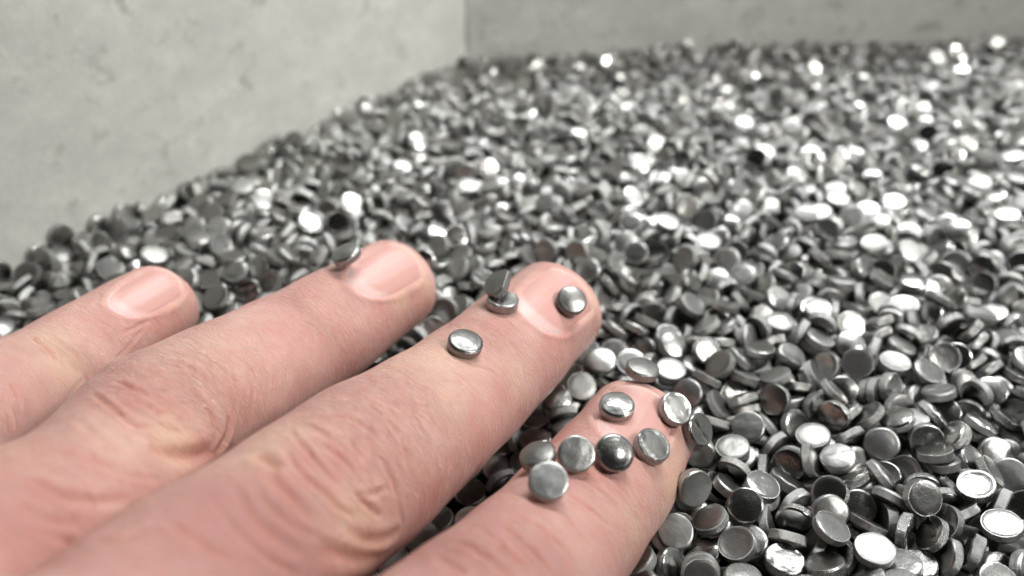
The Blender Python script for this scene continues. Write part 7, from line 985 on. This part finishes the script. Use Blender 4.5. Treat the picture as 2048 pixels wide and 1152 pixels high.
CREASES = [[0.3, 0.35, [[-39.0, 67.9, 23.6], [-37.6, 68.0, 23.2], [-36.2, 67.6, 22.6], [-34.7, 66.8, 21.7], [-33.9, 66.2, 21.1]]], [0.35, 0.35, [[-35.7, 64.8, 22.6], [-34.5, 63.8, 21.7], [-33.3, 62.8, 20.4], [-32.7, 61.9, 19.2], [-32.4, 61.1, 18.2]]], [0.35, 0.5, [[-32.0, 64.4, 18.3], [-31.9, 62.8, 17.3], [-32.2, 61.0, 17.1], [-32.4, 59.3, 17.4]]], [0.38, 0.35, [[-42.1, 62.9, 25.2], [-40.3, 61.9, 25.2], [-39.1, 61.4, 24.9], [-38.2, 61.1, 24.6]]], [0.3, 0.35, [[-39.1, 59.6, 25.3], [-37.7, 59.5, 24.6], [-36.6, 59.1, 24.1], [-36.1, 59.8, 23.7]]], [0.38, 0.35, [[-43.8, 60.8, 25.5], [-41.4, 58.8, 26.0], [-39.7, 57.6, 25.8], [-37.9, 56.5, 25.3], [-36.6, 56.5, 24.5]]], [0.25, 0.35, [[-36.1, 57.7, 24.0], [-35.1, 57.9, 23.1], [-34.4, 58.2, 22.2]]], [0.5, 1.0, [[-35.8, 54.2, 24.3], [-34.6, 54.7, 22.9], [-33.5, 56.1, 21.1], [-32.7, 58.2, 19.0], [-32.4, 60.0, 17.7]]], [0.2, 0.4, [[-42.7, 55.8, 26.7], [-40.6, 54.0, 26.9], [-38.7, 53.1, 26.4]]], [0.15, 0.3, [[-37.2, 70.7, 22.6], [-34.1, 69.6, 21.2], [-32.3, 68.5, 19.6], [-31.8, 67.0, 18.7], [-31.6, 65.1, 17.7]]], [0.12, 0.3, [[-32.8, 72.2, 20.2], [-30.9, 70.8, 18.4], [-30.6, 69.1, 17.5], [-30.7, 66.9, 16.4]]], [0.1, 0.3, [[-32.2, 75.2, 19.7], [-29.9, 72.8, 17.7], [-29.6, 70.4, 16.3]]], [0.2, 0.5, [[-39.6, 50.5, 27.4], [-38.2, 50.3, 26.6], [-36.4, 50.8, 25.1]]], [0.25, 0.6, [[-41.7, 46.1, 29.5], [-39.7, 45.5, 28.3], [-37.5, 46.2, 26.2], [-35.5, 48.3, 23.8]]], [0.2, 0.6, [[-41.2, 42.8, 29.9], [-39.2, 42.6, 28.2], [-37.8, 43.6, 26.2]]], [0.15, 0.35, [[-28.6, 84.5, 16.1], [-27.1, 84.7, 15.0], [-26.0, 84.2, 13.9], [-25.6, 82.7, 13.2]]], [0.1, 0.3, [[-29.0, 82.2, 16.7], [-27.7, 81.7, 15.6], [-27.1, 80.2, 15.0]]], [0.35, 0.35, [[-21.8, 54.9, 25.8], [-20.0, 52.9, 26.0], [-18.6, 51.4, 25.6], [-17.2, 50.2, 24.9], [-16.2, 49.6, 24.1]]], [0.45, 0.4, [[-21.3, 51.7, 26.5], [-20.1, 50.1, 26.4], [-18.8, 48.9, 25.9], [-17.2, 48.2, 24.8], [-16.0, 47.6, 23.6], [-14.8, 47.7, 22.1]]], [0.45, 0.7, [[-22.2, 48.6, 27.4], [-20.9, 47.1, 27.2], [-19.8, 46.4, 26.6], [-18.6, 45.6, 25.8], [-17.7, 45.0, 24.9]]], [0.25, 0.35, [[-18.4, 53.6, 25.4], [-16.6, 52.7, 24.6], [-15.2, 51.7, 23.7]]], [0.45, 0.4, [[-15.0, 49.9, 23.2], [-14.4, 49.5, 22.4], [-13.3, 49.4, 20.8], [-12.8, 49.5, 19.8]]], [0.25, 0.35, [[-13.3, 54.5, 22.6], [-12.3, 53.5, 21.5], [-11.6, 52.6, 20.1], [-11.3, 51.6, 18.5], [-11.0, 51.1, 16.3]]], [0.35, 0.7, [[-15.2, 46.4, 22.1], [-14.4, 46.5, 20.6], [-13.3, 47.7, 18.6], [-11.9, 49.7, 16.6], [-11.2, 50.8, 15.8]]], [0.2, 0.35, [[-19.5, 57.5, 25.0], [-16.9, 58.1, 24.4], [-15.0, 57.4, 23.8], [-13.8, 56.9, 23.1]]], [0.2, 0.35, [[-15.6, 60.9, 23.6], [-13.7, 60.0, 23.0], [-12.1, 58.5, 22.1], [-10.9, 56.6, 20.9], [-10.3, 55.1, 19.7], [-10.1, 53.7, 18.1]]], [0.35, 0.9, [[-17.0, 43.2, 23.4], [-15.4, 44.5, 20.8], [-13.7, 46.8, 17.0], [-12.7, 48.9, 14.2]]], [0.22, 0.5, [[-22.4, 46.2, 28.0], [-20.9, 44.6, 27.4], [-18.8, 43.6, 25.8], [-17.5, 43.3, 24.2]]], [0.12, 0.35, [[-14.9, 62.5, 23.1], [-12.1, 61.9, 22.1], [-10.2, 60.8, 20.8], [-8.9, 58.8, 19.2]]], [0.25, 0.35, [[-14.5, 49.8, 22.6], [-13.3, 50.8, 21.6], [-12.3, 52.2, 20.9]]], [0.5, 0.8, [[-23.9, 51.0, 27.0], [-22.6, 50.2, 27.1], [-21.3, 49.1, 27.0]]], [0.25, 0.6, [[-24.0, 45.8, 28.6], [-22.2, 43.4, 28.3], [-20.0, 42.0, 26.8], [-18.2, 41.8, 24.6]]], [0.2, 0.5, [[-17.9, 54.5, 25.1], [-19.0, 55.5, 25.4], [-21.1, 56.2, 25.4]]], [0.12, 0.3, [[-6.8, 75.3, 17.8], [-5.1, 74.6, 17.0], [-2.5, 75.0, 15.3], [-0.9, 74.6, 13.5]]], [0.1, 0.3, [[-7.5, 71.9, 18.5], [-5.4, 71.0, 17.3], [-3.9, 69.9, 15.9]]], [0.1, 0.3, [[-6.3, 83.1, 16.0], [-3.9, 80.5, 15.9], [-1.6, 79.8, 14.9]]], [0.35, 0.4, [[-62.4, 79.9, 17.2], [-60.6, 78.7, 17.0], [-59.0, 77.7, 16.4], [-57.9, 76.4, 15.9]]], [0.2, 0.35, [[-59.1, 68.9, 20.4], [-58.2, 68.4, 19.8], [-56.9, 66.9, 18.8], [-56.2, 65.2, 17.7]]], [0.25, 0.35, [[-57.7, 65.7, 20.2], [-56.6, 64.1, 19.1], [-56.0, 63.0, 17.8]]], [0.2, 0.35, [[-55.7, 71.3, 13.6], [-55.9, 76.3, 12.4], [-45.1, 66.7, 23.5], [-53.5, 86.3, 10.4]]], [0.14, 0.3, [[-45.7, 65.4, 23.7], [-54.2, 84.1, 10.4], [-52.5, 90.0, 10.9]]], [0.14, 0.3, [[-46.1, 61.4, 24.5], [-44.4, 63.8, 24.6], [-53.7, 85.2, 10.1]]], [0.12, 0.3, [[-54.7, 86.2, 12.1], [-53.6, 88.4, 11.6], [-52.4, 90.7, 11.1]]], [0.12, 0.3, [[-58.7, 80.4, 15.2], [-57.3, 79.5, 14.2], [-56.4, 78.2, 13.2]]], [0.2, 0.35, [[5.3, 55.4, 16.4], [6.9, 54.4, 16.0], [8.5, 53.6, 15.1], [10.0, 52.8, 13.8]]], [0.25, 0.35, [[3.1, 52.6, 18.0], [5.4, 51.4, 17.4], [7.0, 49.5, 16.6], [7.9, 48.6, 15.8]]], [0.3, 0.4, [[0.5, 49.3, 20.0], [2.9, 48.0, 19.6], [4.8, 46.4, 18.8], [5.8, 45.3, 18.0]]], [0.25, 0.4, [[-1.2, 47.2, 21.3], [1.0, 45.4, 21.4], [2.8, 43.7, 20.8], [3.7, 42.9, 20.2]]], [0.3, 0.4, [[-3.1, 46.3, 21.9], [-0.8, 44.2, 22.5], [0.8, 42.4, 22.3]]], [0.45, 0.5, [[-5.1, 43.9, 23.2], [-3.2, 43.0, 23.5], [-1.6, 41.8, 23.6], [-0.7, 40.7, 23.4]]], [0.2, 0.5, [[-6.6, 42.1, 24.2], [-5.2, 40.5, 25.0], [-3.9, 39.6, 25.1]]], [0.15, 0.3, [[6.9, 58.8, 15.0], [9.1, 57.5, 14.4], [11.2, 56.3, 13.0], [12.2, 54.7, 11.6]]], [0.12, 0.3, [[8.8, 60.7, 13.9], [11.3, 59.8, 12.9], [13.4, 58.3, 11.2]]], [0.3, 0.5, [[-39.5, 41.2, 28.8], [-37.7, 42.1, 25.8], [-29.9, 37.8, 32.1], [-28.3, 39.2, 31.5]]], [0.22, 0.4, [[-43.0, 45.8, 30.2], [-40.4, 45.6, 28.8], [-38.2, 45.2, 26.9]]], [0.25, 0.45, [[-27.7, 40.5, 31.0], [-24.5, 38.7, 30.3], [-21.6, 38.3, 28.3]]], [0.2, 0.4, [[-25.4, 43.7, 29.5], [-22.7, 41.2, 28.8], [-20.0, 39.9, 26.5], [-18.0, 40.4, 23.7]]], [0.18, 0.4, [[-25.6, 39.9, 30.6], [-22.9, 38.0, 29.4], [-21.5, 37.5, 28.1]]], [0.15, 0.35, [[-42.1, 50.0, 28.6], [-38.9, 49.9, 27.1], [-36.3, 50.2, 25.0], [-34.3, 51.8, 22.4]]], [0.15, 0.35, [[-20.4, 45.7, 27.0], [-18.5, 44.1, 25.6], [-16.3, 44.2, 22.7]]]]
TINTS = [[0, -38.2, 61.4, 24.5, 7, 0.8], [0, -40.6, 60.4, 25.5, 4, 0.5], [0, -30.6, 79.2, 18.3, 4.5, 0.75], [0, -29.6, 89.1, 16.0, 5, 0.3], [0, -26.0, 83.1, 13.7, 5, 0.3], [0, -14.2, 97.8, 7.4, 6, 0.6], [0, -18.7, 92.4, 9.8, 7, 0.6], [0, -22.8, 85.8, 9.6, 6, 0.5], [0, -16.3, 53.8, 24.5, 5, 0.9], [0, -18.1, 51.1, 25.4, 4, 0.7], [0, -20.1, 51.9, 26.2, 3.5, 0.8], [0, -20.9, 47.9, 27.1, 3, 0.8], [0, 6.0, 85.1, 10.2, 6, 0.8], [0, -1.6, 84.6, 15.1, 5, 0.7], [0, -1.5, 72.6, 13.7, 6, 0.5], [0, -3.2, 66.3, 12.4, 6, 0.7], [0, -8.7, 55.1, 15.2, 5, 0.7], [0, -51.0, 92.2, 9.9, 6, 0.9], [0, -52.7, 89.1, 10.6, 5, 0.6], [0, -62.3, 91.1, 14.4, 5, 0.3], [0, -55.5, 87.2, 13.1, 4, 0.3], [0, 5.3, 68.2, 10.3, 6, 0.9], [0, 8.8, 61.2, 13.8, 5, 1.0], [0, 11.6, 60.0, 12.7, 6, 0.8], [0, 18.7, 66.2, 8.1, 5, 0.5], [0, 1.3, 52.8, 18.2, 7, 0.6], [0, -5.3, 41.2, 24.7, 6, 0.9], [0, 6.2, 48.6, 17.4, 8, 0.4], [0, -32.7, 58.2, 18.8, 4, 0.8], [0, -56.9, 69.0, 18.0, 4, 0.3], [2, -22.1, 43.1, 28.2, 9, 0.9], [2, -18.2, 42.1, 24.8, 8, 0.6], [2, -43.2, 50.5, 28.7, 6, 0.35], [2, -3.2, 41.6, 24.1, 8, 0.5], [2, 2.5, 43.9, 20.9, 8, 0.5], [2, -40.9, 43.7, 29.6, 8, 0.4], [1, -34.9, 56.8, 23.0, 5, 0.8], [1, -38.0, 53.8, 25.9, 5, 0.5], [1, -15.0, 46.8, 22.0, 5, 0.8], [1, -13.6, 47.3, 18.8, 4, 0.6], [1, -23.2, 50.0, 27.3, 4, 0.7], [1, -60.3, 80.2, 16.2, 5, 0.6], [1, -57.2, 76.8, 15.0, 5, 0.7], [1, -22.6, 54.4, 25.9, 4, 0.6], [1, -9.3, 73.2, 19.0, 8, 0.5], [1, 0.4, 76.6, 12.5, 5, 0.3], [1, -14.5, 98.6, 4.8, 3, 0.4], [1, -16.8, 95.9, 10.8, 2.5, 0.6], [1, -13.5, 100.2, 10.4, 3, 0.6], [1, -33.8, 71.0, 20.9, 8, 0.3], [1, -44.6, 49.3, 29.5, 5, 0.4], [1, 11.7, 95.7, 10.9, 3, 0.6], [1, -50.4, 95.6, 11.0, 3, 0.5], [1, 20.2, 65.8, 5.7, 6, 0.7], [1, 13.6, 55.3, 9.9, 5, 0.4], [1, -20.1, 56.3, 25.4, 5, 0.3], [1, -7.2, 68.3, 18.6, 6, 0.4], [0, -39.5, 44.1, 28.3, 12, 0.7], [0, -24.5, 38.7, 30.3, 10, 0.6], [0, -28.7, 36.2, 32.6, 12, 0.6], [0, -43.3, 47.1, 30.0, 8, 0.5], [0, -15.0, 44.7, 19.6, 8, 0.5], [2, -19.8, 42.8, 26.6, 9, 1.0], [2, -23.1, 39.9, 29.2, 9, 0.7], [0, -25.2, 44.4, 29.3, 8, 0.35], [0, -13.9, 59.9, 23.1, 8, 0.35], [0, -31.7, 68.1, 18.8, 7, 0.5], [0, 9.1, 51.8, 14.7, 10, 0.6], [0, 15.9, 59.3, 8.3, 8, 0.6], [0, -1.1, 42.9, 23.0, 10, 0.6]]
for dep, wid, pts in CREASES:
    wid = max(.24, wid*.75)
    P = np.array(pts); P = smooth_path(np.c_[P, np.zeros((len(P), 2))], 40)[:, :3] if len(P) > 2 else np.linspace(P[0], P[-1], 40)
    lo, hi = P.min(0)-3, P.max(0)+3; s = np.where(((HV > lo) & (HV < hi)).all(1))[0]
    if not len(s): continue
    best = np.full(len(s), 99.); tt = np.zeros(len(s))
    for k in range(39):
        p, q = P[k], P[k+1]; dq = q-p; L2 = dq@dq+1e-9; t = np.clip(((HV[s]-p)@dq)/L2, 0, 1); r = np.linalg.norm(HV[s]-p-t[:, None]*dq, axis=1)
        m = r < best; best[m] = r[m]; tt[m] = (k+t[m])/39
    tap = np.sin(np.clip(tt, .0, 1)*math.pi)**.4
    disp[s] += 1.0*dep*tap*(-np.exp(-(best/wid)**2)+.45*np.exp(-((best-2.1*wid)/(1.2*wid))**2)); A['crease'][s] = np.maximum(A['crease'][s], tap*min(1, dep*2.6)*np.exp(-(best/(wid*1.1))**2))
for kind, x, y, z, r, amt in TINTS:  # skin blotches; those on the index finger also paint in its shade
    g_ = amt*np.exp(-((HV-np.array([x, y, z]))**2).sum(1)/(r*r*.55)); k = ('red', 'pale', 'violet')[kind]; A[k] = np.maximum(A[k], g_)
for i in range(len(ONHAND)-2):                                     # the skin gives a little under the pellets that lie on it
    rel = HV-PP[i]; ax = rel@NR[i]; rr_ = np.linalg.norm(rel-ax[:, None]*NR[i], axis=1); m = (np.linalg.norm(rel, axis=1) < 6)
    pen = np.clip(np.minimum(.66*SIZE-np.abs(ax+0), 2), -1, 2)*sst(2.9-rr_, 0, .7)
    disp -= np.where(m & (rr_ < 2.9) & (np.abs(ax) < 2), np.clip(pen, 0, .8)*1.0, 0); disp -= np.where(m, .10*np.exp(-((rr_-1.5)/1.8)**2), 0)
HV = HV+HN*disp[:, None]
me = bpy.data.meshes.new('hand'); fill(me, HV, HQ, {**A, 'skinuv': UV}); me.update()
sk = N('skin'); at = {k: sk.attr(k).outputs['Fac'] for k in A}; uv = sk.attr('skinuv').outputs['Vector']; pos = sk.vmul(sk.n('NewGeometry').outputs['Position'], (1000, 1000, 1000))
blo = sk.noise(pos, .16, 4, .55); blo2 = sk.noise(pos, .55, 4, .6); fin = sk.noise(pos, 2.4, 4, .65)
wv = sk.n('VectorMath', operation='ADD'); sk.l(uv, wv.inputs[0]); nz = sk.n('TexNoise'); nz.inputs['Scale'].default_value = .7; sk.l(uv, nz.inputs['Vector']); sk.l(sk.vmul(nz.outputs['Color'], (1.6, 1.6, 0)), wv.inputs[1])
lin = sk.noise(sk.vmul(wv.outputs[0], (1.7, .16, .1)), 1.0, 4, .62); lin = sk.math('ABSOLUTE', sk.math('SUBTRACT', lin, .5))
c = sk.mix(sk.rng(blo, .35, .65), (.50, .27, .235), (.575, .35, .305))
c = sk.mix(sk.math('MULTIPLY', at['pale'], .75), c, (.70, .52, .36))
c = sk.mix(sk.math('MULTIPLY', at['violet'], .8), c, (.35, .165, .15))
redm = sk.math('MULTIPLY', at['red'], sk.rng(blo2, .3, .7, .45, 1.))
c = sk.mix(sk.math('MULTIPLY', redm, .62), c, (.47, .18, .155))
c = sk.mix(sk.math('MULTIPLY', sk.rng(blo2, .5, .75), .38), c, (.50, .21, .18))
c = sk.mix(sk.math('MULTIPLY', at['crease'], .5), c, (.48, .19, .13))
c = sk.mix(sk.math('MULTIPLY', sk.rng(lin, .0, .05, 1, 0), sk.rng(at['joint'], 0, 1, .06, .34)), c, (.50, .22, .17))
c = sk.mix(sk.math('MULTIPLY', sk.rng(fin, .55, .8), .18), c, (.50, .24, .19))
nr = sk.noise(sk.vmul(uv, (.02, 1.1, .0)), 1., 2, .5)
nc = sk.mix(sk.rng(nr, .3, .7), (.53, .285, .255), (.555, .315, .28))
nc = sk.mix(sk.math('MULTIPLY', at['lunula'], .35), nc, (.78, .64, .62)); nc = sk.mix(sk.math('MULTIPLY', at['edge'], .35), nc, (.74, .62, .50))
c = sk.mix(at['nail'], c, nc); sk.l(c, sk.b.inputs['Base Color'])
sk.l(sk.mix(at['nail'], (.46,)*3, (.27,)*3), sk.b.inputs['Roughness']) if False else None
sk.l(sk.math('ADD', sk.rng(fin, .3, .7, .31, .48), sk.math('MULTIPLY', at['nail'], .02)), sk.b.inputs['Roughness'])
sk.b.inputs['IOR'].default_value = 1.42
sk.b.inputs['Subsurface Weight'].default_value = .25; sk.b.inputs['Subsurface Radius'].default_value = (1.0, .32, .18); sk.b.inputs['Subsurface Scale'].default_value = .0016
# skin relief: a fine net of lines, coarser across the finger, none on the nails
v1 = sk.n('TexVoronoi', feature='DISTANCE_TO_EDGE'); 
sk.l(sk.vmul(wv.outputs[0], (1.9, .85, .1)), v1.inputs['Vector']); v1.inputs['Scale'].default_value = .95
net = sk.rng(v1.outputs['Distance'], 0, .12)
por = sk.noise(pos, 5.5, 3, .6)
hh = sk.math('ADD', sk.math('MULTIPLY', net, .16), sk.math('ADD', sk.math('MULTIPLY', lin, sk.rng(at['joint'], 0, 1, 2.0, 5.5)), sk.math('MULTIPLY', por, .55)))
skinonly = sk.math('SUBTRACT', 1., at['nail'])
bb = sk.bump(sk.math('MULTIPLY', hh, skinonly), .00026, .8)
bb = sk.bump(sk.math('MULTIPLY', nr, at['nail']), .00012, .4, bb)
sk.l(bb, sk.b.inputs['Normal'])
me.materials.append(sk.m)
o = bpy.data.objects.new('hand', me); C.objects.link(o)
o['label'] = 'bare left hand laid palm down with fingers spread on the steel pellets'; o['category'] = 'hand'
print('hand', nv)
